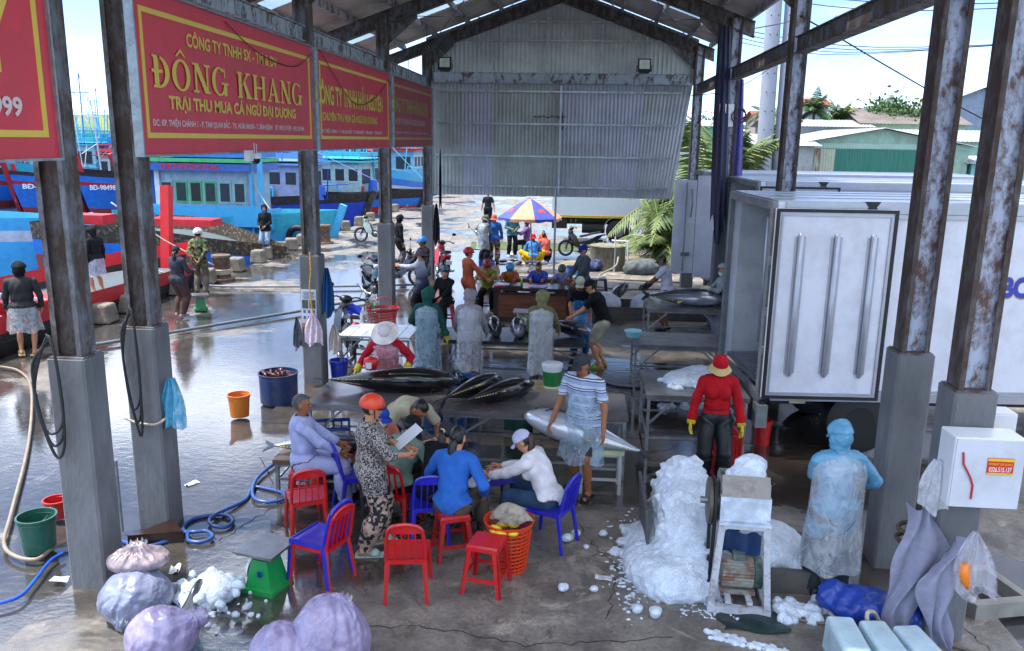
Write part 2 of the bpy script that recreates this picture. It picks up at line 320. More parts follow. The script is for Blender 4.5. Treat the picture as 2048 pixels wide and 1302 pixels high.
# ================================================================ SETTING
def nodes_of(name):
    mt = bpy.data.materials.new(name); mt.use_nodes = True; nt = mt.node_tree; return mt, nt, nt.nodes['Principled BSDF'], nt.nodes.new, nt.links.new
def ground_mat(name, base, wetcol, wet_lo, wet_hi, hall=False):
    mt, nt, b, N, L = nodes_of(name)
    tc = N('ShaderNodeTexCoord'); P = tc.outputs['Object']
    def noise(s, d=6, r=.6, dist=0, st=None):
        n = N('ShaderNodeTexNoise'); n.inputs['Scale'].default_value = s; n.inputs['Detail'].default_value = d; n.inputs['Roughness'].default_value = r; n.inputs['Distortion'].default_value = dist
        if st: mp = N('ShaderNodeMapping'); mp.inputs['Scale'].default_value = st; L(P, mp.inputs[0]); L(mp.outputs[0], n.inputs[0])
        else: L(P, n.inputs[0])
        return n.outputs[0]
    def mr(x, a, c, lo=0, hi=1):
        m = N('ShaderNodeMapRange'); m.interpolation_type = 'SMOOTHSTEP'; L(x, m.inputs[0]); m.inputs[1].default_value = a; m.inputs[2].default_value = c; m.inputs[3].default_value = lo; m.inputs[4].default_value = hi; return m.outputs[0]
    def mix(f, a, c, mode='MIX'):
        m = N('ShaderNodeMixRGB'); m.blend_type = mode
        for i, v in ((0, f), (1, a), (2, c)):
            if hasattr(v, 'links'): L(v, m.inputs[i])
            else: m.inputs[i].default_value = v if i == 0 else (*hexc(v), 1)
        return m.outputs[0]
    def ma(op, a, c):
        m = N('ShaderNodeMath'); m.operation = op
        for i, v in ((0, a), (1, c)):
            if hasattr(v, 'links'): L(v, m.inputs[i])
            else: m.inputs[i].default_value = v
        return m.outputs[0]
    sp = N('ShaderNodeSeparateXYZ'); L(P, sp.inputs[0]); X, Y = sp.outputs[0], sp.outputs[1]
    big, mid, fine = noise(.42, 6, .62, .6), noise(2.3, 8, .7), noise(24, 5, .7)
    col = mix(mr(mid, .35, .68), base, '57504a'); col = mix(mr(fine, .3, .75, 0, .5), col, '3b3733')
    blot = mr(noise(1.1, 9, .72, 1.0), .55, .66); col = mix(ma('MULTIPLY', blot, .7), col, 'b3a896'); col = mix(mr(noise(3.7, 9, .75, .8), .54, .64, 0, .75), col, '4a3f34')
    if hall:
        red = ma('MULTIPLY', mr(X, -2.2, -.3), ma('MULTIPLY', mr(Y, 8.3, 9.3), mr(Y, 16, 13.6)))
        red = ma('MULTIPLY', red, mr(noise(.8, 5, .6, .8), .36, .5, .35, 1))
        col = mix(ma('MULTIPLY', red, .85), col, '2c0f10')
        wetx = ma('ADD', mr(X, -.6, -3.2, 0, .22), ma('MULTIPLY', red, .35)); wetx = ma('SUBTRACT', wetx, mr(Y, 7.6, 5.8, 0, .10))
        w = ma('ADD', big, wetx)
    else: w = ma('ADD', ma('ADD', big, mr(Y, 34, 18, -.03, .12)), mr(X, 2, 9, 0, -.3))
    wet = mr(w, wet_lo, wet_hi)
    col = mix(ma('MULTIPLY', wet, .8), col, wetcol); L(col, b.inputs['Base Color'])
    rg = ma('ADD', mr(wet, 0, 1, .62, .035), ma('MULTIPLY', mr(fine, .35, .7), .05)); L(rg, b.inputs['Roughness'])
    L(mr(wet, 0, 1, .45, .95), b.inputs['Specular IOR Level']); b.inputs['IOR'].default_value = 1.85
    hb = ma('ADD', ma('MULTIPLY', fine, .35), ma('MULTIPLY', mid, .5))
    rip = noise(7.5, 5, .62, .5, (1, 1.5, 1)); h1 = ma('ADD', ma('MULTIPLY', hb, mr(wet, 0, 1, .5, .02)), ma('MULTIPLY', rip, .07))
    bp = N('ShaderNodeBump'); bp.inputs['Strength'].default_value = .8; bp.inputs['Distance'].default_value = .03; L(h1, bp.inputs['Height']); L(bp.outputs[0], b.inputs['Normal'])
    return mt
QUAY = -10.35
gm = ground_mat('wet_quay_concrete', '8c8479', '2b2c2f', .44, .56)
b = MB(); b.add([(QUAY, -30, -.045), (400, -30, -.045), (400, 900, -.045), (QUAY, 900, -.045)], [(0, 1, 2, 3)])
b.add([(QUAY, -30, -.045), (QUAY, 900, -.045), (QUAY, 900, -3), (QUAY, -30, -3)], [(0, 1, 2, 3)])
tag(b.build('ground', gm), kind='structure')
hm = ground_mat('wet_hall_floor', '8d857a', '302c28', .49, .66, True)
b = MB(); b.box((-.35, 9, -.1), (8.2, 36, .2)); tag(b.build('hall_floor', hm), kind='structure')
# water
mt, nt, bb, N, L = nodes_of('harbour_water')
bb.inputs['Base Color'].default_value = (.02, .05, .13, 1); bb.inputs['Roughness'].default_value = .07; bb.inputs['Specular IOR Level'].default_value = .6
tc = N('ShaderNodeTexCoord'); mp = N('ShaderNodeMapping'); mp.inputs['Scale'].default_value = (1, 2.2, 1); n = N('ShaderNodeTexNoise'); n.inputs['Scale'].default_value = 1.6; n.inputs['Detail'].default_value = 4
L(tc.outputs['Object'], mp.inputs[0]); L(mp.outputs[0], n.inputs[0]); bp = N('ShaderNodeBump'); bp.inputs['Strength'].default_value = .7; bp.inputs['Distance'].default_value = .35; L(n.outputs[0], bp.inputs['Height']); L(bp.outputs[0], bb.inputs['Normal'])
b = MB(); b.add([(-1200, -60, -1.25), (QUAY-.02, -60, -1.25), (QUAY-.02, 1500, -1.25), (-1200, 1500, -1.25)], [(0, 1, 2, 3)])
tag(b.build('water', mt), kind='structure')
# hills across the harbour
HILL = mat('hill_scrub', '5c7a3a', rough=.95, var=.5, vs=.05, dirt='8f8a55', dirtamt=.6, ds=.02, bump=.6, bs=.3)
def hillf(u, v):
    x = -520+u*500; y = 380+v*320
    h = 27*math.exp(-((v-.35)/.3)**2)*(.75+.25*math.sin(u*9+.6)+.12*math.sin(u*31))*min(1, (1-u)*5+.15)
    return (x, y, -2+h+rnd.uniform(-.6, .6)*(h > 2))
b = MB(); b.grid(hillf, 90, 30); tag(b.build('hills', HILL, smooth=True), kind='structure')

# ================================================================ HALL: columns, beams, roof
CW = .33
YC = {'A': 6.39, 'B': 7.56, 'C': 12.81, 'D': 18.06, 'E': 23.31}
XL, XR = -4.09, 2.963
def column(x, y, top, label, group, steel=RUST, hc=2.128):
    t = thing('hall_column', (x, y, 0), 0, label, 'column', group)
    b = MB(); c = CW/2; ch = .02
    prof = [(-c+ch, -c), (c-ch, -c), (c, -c+ch), (c, c-ch), (c-ch, c), (-c+ch, c), (-c, c-ch), (-c, -c+ch)]
    b.prism(prof, hc+.06, Matrix.Translation((0, 0, -.06))); b.build('concrete_base', CONC, t)
    b = MB(); b.box((0, 0, hc+.008), (.3, .28, .016))
    for sx in (-1, 1):
        for sy in (-1, 1): b.cyl((sx*.1, sy*.1, hc+.016), (sx*.1, sy*.1, hc+.09), .012, n=8)
    b.build('base_plate', RUSTD, t)
    b = MB(); w, d, h = .245, .22, top-hc-.02; z = hc+.02+h/2; fm = RUSTD if x < 0 else RUSTE
    b.box((-w/2+.006, 0, z), (.012, d, h)); b.box((w/2-.006, 0, z), (.012, d, h))
    for sx in (-1, 1):
        for sy in (-1, 1): b.box((sx*(w/2-.028), sy*(d/2-.004), z), (.032, .008, h))   # lips
    b.build('flanges', fm, t); b = MB(); b.box((0, 0, z), (w-.024, .11, h)); b.build('steel_web', steel, t)
    return t
names = {'A': 'nearest on the harbour side, black cable round its top', 'B': 'second on the harbour side, tied with pale rope',
         'C': 'carrying a paper notice and carrier bags', 'D': 'with a red basket at its foot', 'E': 'at the left end of the gable'}
for k, y in YC.items():
    column(XL-CW/2, y+CW/2, 6.55, 'rusty column on a concrete base, '+names[k], 'columns along the harbour side', RUSTE if k in 'AB' else RUSTD)
names = {'A': 'carrying the white meter box', 'B': 'just behind the column with the meter box',
         'C': 'rising behind the nearest truck', 'D': 'hung with dark tarpaulin', 'E': 'at the right end of the gable'}
for k, y in YC.items():
    column(XR+CW/2, y+CW/2, 6.5, 'rusty column on a concrete base, '+names[k], 'columns along the truck side', RUST)
AX, AZ, SL = -.6, 8.05, .36
def rz_(x): return AZ - SL*abs(x-AX)
XE0, XE1 = -5.75, 3.5
ib = lambda b, a, c, w=.2, h=.3: (b.bar(a, c, w, .02), b.bar(Vector(a)-Vector((0, 0, h)), Vector(c)-Vector((0, 0, h)), w, .02), b.bar(Vector(a)-Vector((0, 0, h/2)), Vector(c)-Vector((0, 0, h/2)), .02, h-.02))
for i, (k, y) in enumerate(YC.items()):
    yy = y+CW/2
    t = thing('roof_frame', (0, yy, 0), 0, 'rusty rafter frame of the roof '+['over the nearest columns', 'over the second pair of columns', 'over the column with the notice', 'next to the gable frame', 'at the far gable'][i], 'roof frame', 'roof frames')
    b = MB()
    for xe in (XE0, XE1):
        z0, z1 = rz_(xe)-.14, rz_(AX)-.14
        d = -.02
        a = (xe, 0, z0); c = (AX, 0, z1); w, h = .18, .3
        for dz, hh, ww in ((-.01, .02, w), (-h, .02, w)):
            p, q = Vector(a)+Vector((0, 0, dz)), Vector(c)+Vector((0, 0, dz)); v = [p+Vector((0, -ww/2, -hh)), p+Vector((0, ww/2, -hh)), p+Vector((0, ww/2, 0)), p+Vector((0, -ww/2, 0)), q+Vector((0, -ww/2, -hh)), q+Vector((0, ww/2, -hh)), q+Vector((0, ww/2, 0)), q+Vector((0, -ww/2, 0))]
            b.add(v, [(0, 1, 2, 3), (7, 6, 5, 4), (0, 4, 5, 1), (1, 5, 6, 2), (2, 6, 7, 3), (3, 7, 4, 0)])
        p, q = Vector(a), Vector(c); v = [p+Vector((0, -.01, -h)), p+Vector((0, .01, -h)), p+Vector((0, .01, -.03)), p+Vector((0, -.01, -.03)), q+Vector((0, -.01, -h)), q+Vector((0, .01, -h)), q+Vector((0, .01, -.03)), q+Vector((0, -.01, -.03))]
        b.add(v, [(0, 1, 2, 3), (7, 6, 5, 4), (0, 4, 5, 1), (1, 5, 6, 2), (2, 6, 7, 3), (3, 7, 4, 0)])
    b.build('rafter', RUSTD, t)
    for s, x in ((-1, XL-CW/2), (1, XR+CW/2)):      # haunch plates at the column heads
        b = MB(); zt = rz_(x)-.46; b.prism([(0, 0), (-s*.75, SL*.75-.0), (-s*.75, SL*.75-.08), (0, -.45)], .03, Matrix.Translation((x, .015, zt)) @ Matrix.Rotation(R(90), 4, 'X'))
        b.build('haunch_plate', RUSTD, t)
    b = MB(); b.bar((XL-.3, 0, 5.62), (-5.25, 0, rz_(-5.25)-.42), .12, .14); b.build('knee_brace', RUSTD, t)
# girders along the eaves
b = MB()
for y0, y1 in ((5.7, 6.36), (6.75, 7.53), (7.93, 12.78), (13.17, 18.03), (18.42, 23.28)): b.box((XL-CW/2, (y0+y1)/2, 5.5), (.1, y1-y0, .2)); b.box((XL-CW/2, (y0+y1)/2, 5.602), (.2, y1-y0, .012)); b.box((XL-CW/2, (y0+y1)/2, 5.39), (.2, y1-y0, .012))
tag(b.build('eaves_beam', RUSTL), 'long pale rusty beam running above the red banners', 'beam')
b = MB()
for y0, y1 in ((5.7, 6.36), (6.75, 7.53), (7.93, 12.78), (13.17, 18.03), (18.42, 23.28)): b.box((XR+CW/2, (y0+y1)/2, 5.38), (.12, y1-y0, .2)); b.box((XR+CW/2, (y0+y1)/2, 5.49), (.2, y1-y0, .014)); b.box((XR+CW/2, (y0+y1)/2, 5.27), (.2, y1-y0, .014))
tag(b.build('eaves_beam', RUSTD), 'long dark beam tying the truck-side columns against the sky', 'beam')
# roof sheets (corrugated) + purlins
ROOFM = mat('roof_sheet_underside', 'c4c3c2', rough=.5, var=.2, vs=1.2, dirt='6a5f58', dirtamt=.35, ds=1.5)
SKYL = mat('green_skylight_sheet', '9fd6c4', rough=.4, var=.1, trans=.0, alpha=.55)
t = thing('hall_roof', (0, 0, 0), 0, 'pitched corrugated sheet roof over the market hall with green skylight strips', 'roof')
def roofsheet(xa, xb, y0, y1, name, m_):
    b = MB(); n = int((y1-y0)/.05); vs = []; hgt = .022
    for i in range(n+1):
        y = y0+(y1-y0)*i/n; dz = hgt if (i//2) % 2 else 0
        vs += [(xa, y, rz_(xa)+dz), (xb, y, rz_(xb)+dz)]
    b.add(vs, [(2*i, 2*i+1, 2*i+3, 2*i+2) for i in range(n)]); b.build(name, m_, t)
for xa, xb in ((XE0, AX), (XE1, AX)):
    ys = [4.6, 9.6, 10.4, 14.8, 15.5, 20.3, 21.0, 23.75]
    for i in range(len(ys)-1): roofsheet(xa, xb, ys[i], ys[i+1], 'skylight_strip' if i % 2 else 'roof_sheet', SKYL if i % 2 else ROOFM)
for x in [XE0+.1, -4.9, -4.0, -3.1, -2.2, -1.3, .1, 1.0, 1.9, 2.8, XE1-.1]:
    b = MB(); b.box((x, 14.7, rz_(x)-.085), (.06, 18, .13), ry=0); b.build('purlin', RUSTL, t)
# thin cross bracing rods
b = MB()
for x0, x1 in ((XL, -2.2), (-2.2, AX), (AX, 1.2), (1.2, XR)):
    for y0, y1 in ((12.9, 18.1), (18.1, 23.3)):
        for a, c in ((y0, y1), (y1, y0)): b.tube([(x0, a, rz_(x0)-.3), (x1, c, rz_(x1)-.3)], .009, 5)
tag(b.build('bracing_rods', RUSTD), 'thin dark cross bracing rods strung under the hall roof', 'bracing')

# ---------------------------------------------------------------- far gable
YG = 23.62
GSHEET = mat('gable_sheet_grey', 'c6caca', rough=.5, var=.1, vs=1.5, dirt='8b8a8c', dirtamt=.3, ds=2)
t = thing('gable_wall', (0, YG, 0), 0, 'grey ribbed sheet gable above the rusty beam at the far end of the hall', 'wall')
x0, x1, zb = -4.3, 3.1, 5.5
b = MB(); n = int((x1-x0)/.04); vs = []
for i in range(n+1):
    x = x0+(x1-x0)*i/n; y = -.02 if i % 3 == 0 else 0; zt = rz_(x)-.03
    vs += [(x, y, zb), (x, y, zt)]
b.add(vs, [(2*i, 2*i+2, 2*i+3, 2*i+1) for i in range(n)]); b.build('ribbed_sheet', GSHEET, t)
b = MB(); b.box(((x0+x1)/2, -.12, 6.62), (x1-x0-.5, .05, .05)); b.box(((x0+x1)/2, -.12, 7.1), (3.4, .05, .04))
for x in (-2.4, -.95, .5, 1.7): b.box((x, -.15, (5.84+rz_(x)-.5)/2), (.05, .05, rz_(x)-.5-5.84))
b.build('sheeting_rail', GALV, t)
b = MB(); b.box((-.58, -.28, 5.62), (6.9, .14, .26)); b.box((-.58, -.28, 5.755), (6.9, .24, .014)); b.box((-.58, -.28, 5.485), (6.9, .24, .014)); b.build('cross_beam', RUSTL, t)
# hanging lower curtain of old corrugated sheets, panel by panel
SH = [mat('old_sheet_greygreen', 'a9afab', rough=.5, var=.1, vs=2, dirt='7d7a75', dirtamt=.4, ds=1.5), mat('old_sheet_lilac', 'b2b3c2', rough=.5, var=.08, vs=2, dirt='86838e', dirtamt=.3, ds=1.5), mat('old_sheet_grey', 'acafb5', rough=.5, var=.1, vs=2, dirt='7d7a78', dirtamt=.4, ds=1.5)]
t = thing('sheet_curtain', (0, YG-.2, 0), 0, 'old corrugated sheets in grey and lilac patches hanging below the gable beam', 'wall')
zt, zm, zl = 5.54, 3.95, 2.44
cols = [(-4.18, -3.28, 0, 0), (-3.28, -2.42, 1, 1), (-2.42, -1.5, 0, 0), (-1.5, -.55, 0, 0), (-.55, .6, 1, 2), (.6, 1.7, 1, 1), (1.7, 2.95, 2, 2)]
for xa, xb, ka, kb in cols:
    for (za, zc, k) in ((zm-.03, zt, ka), (zl, zm, kb)):
        b = MB(); n = int((xb-xa)/.016); vs = []; jz = rnd.uniform(-.02, .02) if za == zl else 0; dy = .004*rnd.randint(0, 2)+(.006 if za == zl else 0)
        for i in range(n+1):
            x = xa+(xb-xa+.03)*i/n; y = .014*math.sin(x*2*math.pi/.105)+dy
            tz = 0 if za != zl else -.0
            xr = lambda z: x - max(0, (x-1.0))*.2*(zt-z)/3
            vs += [(xr(za), y, za+jz), (xr(zc), y, zc)]
        b.add(vs, [(2*i, 2*i+2, 2*i+3, 2*i+1) for i in range(n)]); b.build('corrugated_panel', SH[k], t, smooth=True)
b = MB()
for z in (5.28, 4.42, 3.55, 2.72): b.box((-.75+(.1 if z > 4 else 0), -.07, z), (6.75-(5.4-z)*.13, .05, .05))
b.box((-.55, -.11, 4.0), (.05, .05, 2.9)); b.build('sheeting_rail', GALV, t)
b = MB()
for i in range(16): b.box((-1.25+i*.055, -.035, 4.62+rnd.uniform(-.02, .02)), (.05, .01, .02+rnd.random()*.02))
b.box((-.5, -.037, 4.5), (.025, .01, .45)); b.box((-.56, -.036, 4.6), (.09, .01, .09)); b.build('rust_streak', mat('rust_brown', '4a2a1a', rough=.9), t)
for x, lb in ((-3.72, 'left'), (1.62, 'right')):
    t = thing('floodlight', (x+.02, YG-.5, 5.78), 0, 'square black floodlight standing on the gable beam at its %s end' % lb, 'floodlight', 'floodlights on the gable beam')
    b = MB(); b.box((0, 0, .19), (.34, .06, .34), rx=R(-12)); b.box((0, 0, .03), (.26, .08, .1)); b.build('housing', BLACK, t)
    b = MB(); b.box((0, -.045, .21), (.27, .02, .24), rx=R(-12)); b.build('lens', mat('lamp_glass', 'd9dccf', rough=.2), t)
    b = MB(); b.bar((-.19, .03, .02), (-.19, .03, .2), .02); b.bar((.19, .03, .02), (.19, .03, .2), .02); b.build('bracket', BLACK, t)
t = thing('steel_pole', (-.62, 23.35, 0), 0, 'thin grey pole standing under the gable beside the parasol', 'pole')
b = MB(); b.cyl((0, 0, 0), (0, 0, 2.7), .03, n=12); b.build('pipe', GALV, t); b = MB(); b.box((0, 0, .02), (.2, .2, .04)); b.build('foot', CONC, t)

# ---------------------------------------------------------------- banners
RED = mat('banner_red', 'd43848', rough=.45, var=.06, vs=1.0, dirt='8a3a3a', dirtamt=.25, ds=1.4)
RED2 = mat('banner_red_faded', 'a03a46', rough=.45, var=.06, vs=1.0, dirt='7a5050', dirtamt=.35, ds=1.4)
YEL = mat('banner_yellow', 'dcc24e', rough=.5, var=.05); WHT = mat('banner_white', 'd9c9c6', rough=.5, var=.05); YEL2 = mat('banner_yellow_faded', 'a88f5a', rough=.5, var=.05)
XB = XL+.02
def banner(y0, y1, lines, label, red=RED, yel=YEL, wht=WHT, z0=3.8, z1=5.3, border=True):
    t = thing('banner', (XB, y0, z0), 0, label, 'banner', 'company banners on the harbour side'); w, h = y1-y0, z1-z0
    b = MB(); b.box((-.03, w/2, h/2), (.05, w, h)); b.build('panel', red, t)
    b = MB(); fr = .02
    for c, d in (((-.02, w/2, -.01), (.09, w+.04, fr)), ((-.02, w/2, h+.01), (.09, w+.04, fr)), ((-.02, -.01, h/2), (.09, fr, h)), ((-.02, w+.01, h/2), (.09, fr, h))): b.box(c, d)
    b.build('frame', GALV, t)
    if border:
        b = MB(); m1, m2, wd_ = .14, .18, .05; X = .0
        for c, d in (((X, w/2, m2), (.008, w-2*m1+wd_, wd_)), ((X, w/2, h-m2), (.008, w-2*m1+wd_, wd_)), ((X, m1, h/2), (.008, wd_, h-2*m2-wd_)), ((X, w-m1, h/2), (.008, wd_, h-2*m2-wd_))): b.box(c, d)
        b.build('border', yel, t)
    for s, yc, zc, tw, th, k, bold in lines:
        yc -= y0
        mm = {'y': yel, 'w': wht}[k]
        text('lettering', s, mm, t, frameM((.003, yc, zc), (0, 1, 0), (0, 0, 1)), tw, th, bold+.014)
    return t
DC = 'ĐC: KP. THIỆN CHÁNH 1 - P. TAM QUAN BẮC - TX. HOÀI NHƠN - T. BÌNH ĐỊNH    ĐT: '
b1 = banner(1.3, 6.33, [('90 999', 5.64, .37, .6, .14, 'w', .02), ], 'red banner cut off by the left edge of the photo, white number ending in 999')
text('lettering', 'Y', YEL, b1, frameM((.003, 5.72-1.3, .86), (0, 1, 0), (0, 0, 1)), .38, .52, .02)
b2 = banner(7.6, 12.74, [('CÔNG TY TNHH SX - TM & DV', 9.95, 1.16, 2.62, .17, 'y', .015), ('TRẠI THU MUA CÁ NGỪ ĐẠI DƯƠNG', 10.05, .50, 3.75, .2, 'y', .02),
    (DC+'0932 519 299 - 0932 333 454', 10.05, .31, 4.45, .115, 'w', .01)], 'large red banner reading ĐÔNG KHANG in big yellow letters')
serif('lettering', 'ĐÔNG KHANG', YEL, b2, frameM((.006, 10.04-7.6, .83), (0, 1, 0), (0, 0, 1)), 4.35, .30)
banner(12.99, 17.95, [('CÔNG TY TNHH HẢI NGUYÊN', 15.1, .9, 4.4, .42, 'y', .02), ('CHUYÊN THU MUA CÁ NGỪ ĐẠI DƯƠNG', 15.0, .51, 3.6, .2, 'y', .015), (DC+'0905 063 047', 15.1, .29, 4.3, .11, 'w', .01)], 'bright red banner reading CÔNG TY TNHH HẢI NGUYÊN, third along')
banner(18.3, 23.2, [('CÔNG TY TNHH HẢI NGUYÊN', 20.3, .97, 4.4, .45, 'y', .02), ('CHUYÊN THU MUA CÁ NGỪ ĐẠI DƯƠNG', 20.2, .56, 3.8, .2, 'w', .015), (DC+'0905 063 047', 20.3, .32, 4.3, .11, 'w', .01)], 'faded dull red banner reading CÔNG TY TNHH HẢI NGUYÊN, nearest the gable', RED2, YEL2, mat('banner_white_faded', 'b79d9a', rough=.5, var=.05))
# dome camera under the big banner
t = thing('security_camera', (XL+.16, 10.0, 3.72), 0, 'white dome security camera bracketed under the big banner', 'camera'); t.scale = (.62, .62, .62)
WP = mat('white_plastic', 'd8dade', rough=.35, var=.06)
b = MB(); b.box((0, -.35, .06), (.12, .16, .2)); b.bar((0, -.3, .06), (0, 0, .08), .04); b.lathe([(0, .1), (.08, .09), (.1, .05), (.1, 0)], n=16); b.build('housing', WP, t)
b = MB(); b.ell((0, 0, 0), (.09, .09, .11), 16, 6, z0=-1, z1=0); b.build('dome', BLKPL, t, smooth=True)
b = MB(); b.cyl((0, -.06, .1), (0, -.06, .3), .008); b.cyl((0, .06, .1), (0, .06, .28), .008); b.build('antenna', WP, t)

# joints and cracks in the concrete floor
b = MB(); r3 = random.Random(3)
def crackline(P, w=.012, j=.02, n=14, z=.004):
    pts = []
    for i in range(len(P)-1):
        for k in range(n): t = k/n; pts.append((P[i][0]+(P[i+1][0]-P[i][0])*t+r3.uniform(-j, j), P[i][1]+(P[i+1][1]-P[i][1])*t+r3.uniform(-j, j)))
    pts.append(P[-1])
    for a, c in zip(pts[:-1], pts[1:]):
        d = Vector((c[0]-a[0], c[1]-a[1], 0)); 
        if d.length < 1e-4: continue
        q = Vector((-d.y, d.x, 0)).normalized()*w*r3.uniform(.3, .7); b.add([(a[0]-q.x, a[1]-q.y, z), (c[0]-q.x, c[1]-q.y, z), (c[0]+q.x, c[1]+q.y, z), (a[0]+q.x, a[1]+q.y, z)], [(0, 1, 2, 3)])
for P in ([(-4.4, 10.9), (3.6, 10.9)], [(-4.4, 14.9), (3.6, 14.9)]): crackline(P, .014, .004)
for P in ([(3.3, 6.9), (3.45, 6.3), (3.75, 5.5)], [(-2.4, 5.9), (-1.2, 6.15), (-.3, 5.95), (.9, 6.2)], [(.1, 8.2), (.5, 7.2), (.35, 6.4)], [(-3.9, 9.6), (-3.2, 8.3), (-3.5, 7.4)]): crackline(P, .008, .03)
tag(b.build('floor_joints', mat('dark_joint', '2a2622', rough=.9)), kind='structure')
# ================================================================ smooth-union surfaces (figures, heaps, bags)
def A3(*v): return np.array(v, float)
def _cap(P, a, b, ra, rb):
    ab = b-a; t = np.clip(((P-a)@ab)/max(ab@ab, 1e-9), 0, 1); return np.linalg.norm(P-a-t[..., None]*ab, axis=-1)-(ra+(rb-ra)*t)
def _ell(P, c, r, M):
    q = (P-c)@M if M is not None else P-c; n = np.linalg.norm(q/r, axis=-1); g = np.linalg.norm(q/(r*r), axis=-1)+1e-9; return n*(n-1)/g
def _d(pr, P): return _cap(P, *pr[1]) if pr[0] == 'c' else _ell(P, *pr[1])
def _bb(pr):
    if pr[0] == 'c': a, b, ra, rb = pr[1]; r = max(ra, rb); return np.minimum(a, b)-r, np.maximum(a, b)+r
    c, r, M = pr[1]; R_ = r.max() if M is not None else r; return c-R_, c+R_
def surface(prims, vox, zmin=None, noise=None):
    bbs = [_bb(p) for p in prims]; lo = np.min([x[0] for x in bbs], 0)-3*vox; hi = np.max([x[1] for x in bbs], 0)+3*vox
    if zmin is not None: lo[2] = zmin-vox*1.0
    n = np.ceil((hi-lo)/vox).astype(int)+1; D = np.full(n, 1.0, np.float32)
    for pr, (a, b) in zip(prims, bbs):
        k = pr[3]; i0 = np.clip(np.floor((a-k-lo)/vox).astype(int)-2, 0, n-1); i1 = np.clip(np.ceil((b+k-lo)/vox).astype(int)+3, 1, n)
        if (i1 <= i0).any(): continue
        ax = [lo[d]+vox*np.arange(i0[d], i1[d]) for d in range(3)]; P = np.stack(np.meshgrid(*ax, indexing='ij'), -1)
        d = _d(pr, P); s = tuple(slice(i0[j], i1[j]) for j in range(3)); o = D[s]; h = np.maximum(k-np.abs(o-d), 0)/k; D[s] = np.minimum(o, d)-h*h*k*.25
    if noise is not None:
        ax = [lo[d]+vox*np.arange(n[d]) for d in range(3)]; D += noise(*np.meshgrid(*ax, indexing='ij', sparse=True)).astype(np.float32)
    if zmin is not None: D[:, :, 0] = np.maximum(D[:, :, 0], vox*.5)
    return nets(D, lo, vox)
def nets(D, lo, vox):
    S = D < 0; c = [(i, j, k) for i in (0, 1) for j in (0, 1) for k in (0, 1)]; n = np.array(D.shape)-1
    sl = lambda o: tuple(slice(o[d], o[d]+n[d]) for d in range(3))
    cnt = sum(S[sl(o)].astype(np.int8) for o in c); act = (cnt > 0) & (cnt < 8); I = np.argwhere(act); idx = -np.ones(n, np.int64); idx[act] = np.arange(len(I))
    acc = np.zeros((len(I), 3)); w = np.zeros(len(I))
    for o in c:
        for ax in range(3):
            if o[ax]: continue
            q = list(o); q[ax] = 1; d0 = D[tuple((I+o).T)]; d1 = D[tuple((I+q).T)]; x = (d0 < 0) != (d1 < 0); t = np.where(x, d0/np.where(x, d0-d1, 1), 0)
            p = np.array(o, float)[None]+np.eye(3)[ax]*t[:, None]; acc += np.where(x[:, None], p, 0); w += x
    V = lo+(I+acc/w[:, None])*vox; F = []
    for ax in range(3):
        a, b = [(1, 2), (2, 0), (0, 1)][ax]
        s0 = [slice(1, -1)]*3; s0[ax] = slice(0, -1); s1 = list(s0); s1[ax] = slice(1, None)
        A, B = S[tuple(s0)], S[tuple(s1)]; off = np.ones(3, int); off[ax] = 0
        for cond, fl in ((A & ~B, False), (~A & B, True)):
            E = np.argwhere(cond)+off; ea = np.eye(3, dtype=int)[a]; eb = np.eye(3, dtype=int)[b]
            q = [E, E-ea, E-ea-eb, E-eb]; q = [idx[tuple(x.T)] for x in q]; f = np.stack(q if not fl else q[::-1], 1); F.append(f[(f >= 0).all(1)])
    return V, np.concatenate(F)
def vnormals(V, F):
    fn = np.cross(V[F[:, 2]]-V[F[:, 0]], V[F[:, 3]]-V[F[:, 1]]); nn = np.zeros_like(V)
    for i in range(4): np.add.at(nn, F[:, i], fn)
    return nn/(np.linalg.norm(nn, axis=1)[:, None]+1e-12)
def labels(prims, V):
    best = np.full(len(V), 9.); L_ = np.zeros(len(V), int); T_ = np.zeros(len(V))
    for i, pr in enumerate(prims):
        d = _d(pr, V); m_ = d < best; best[m_] = d[m_]; L_[m_] = i
    lab = np.array([p[2] for p in prims])[L_]
    for i, pr in enumerate(prims):
        m_ = L_ == i
        if m_.any() and pr[0] == 'c':
            a, b = pr[1][:2]; ab = b-a; T_[m_] = np.clip(((V[m_]-a)@ab)/max(ab@ab, 1e-9), 0, 1)
    return lab, T_
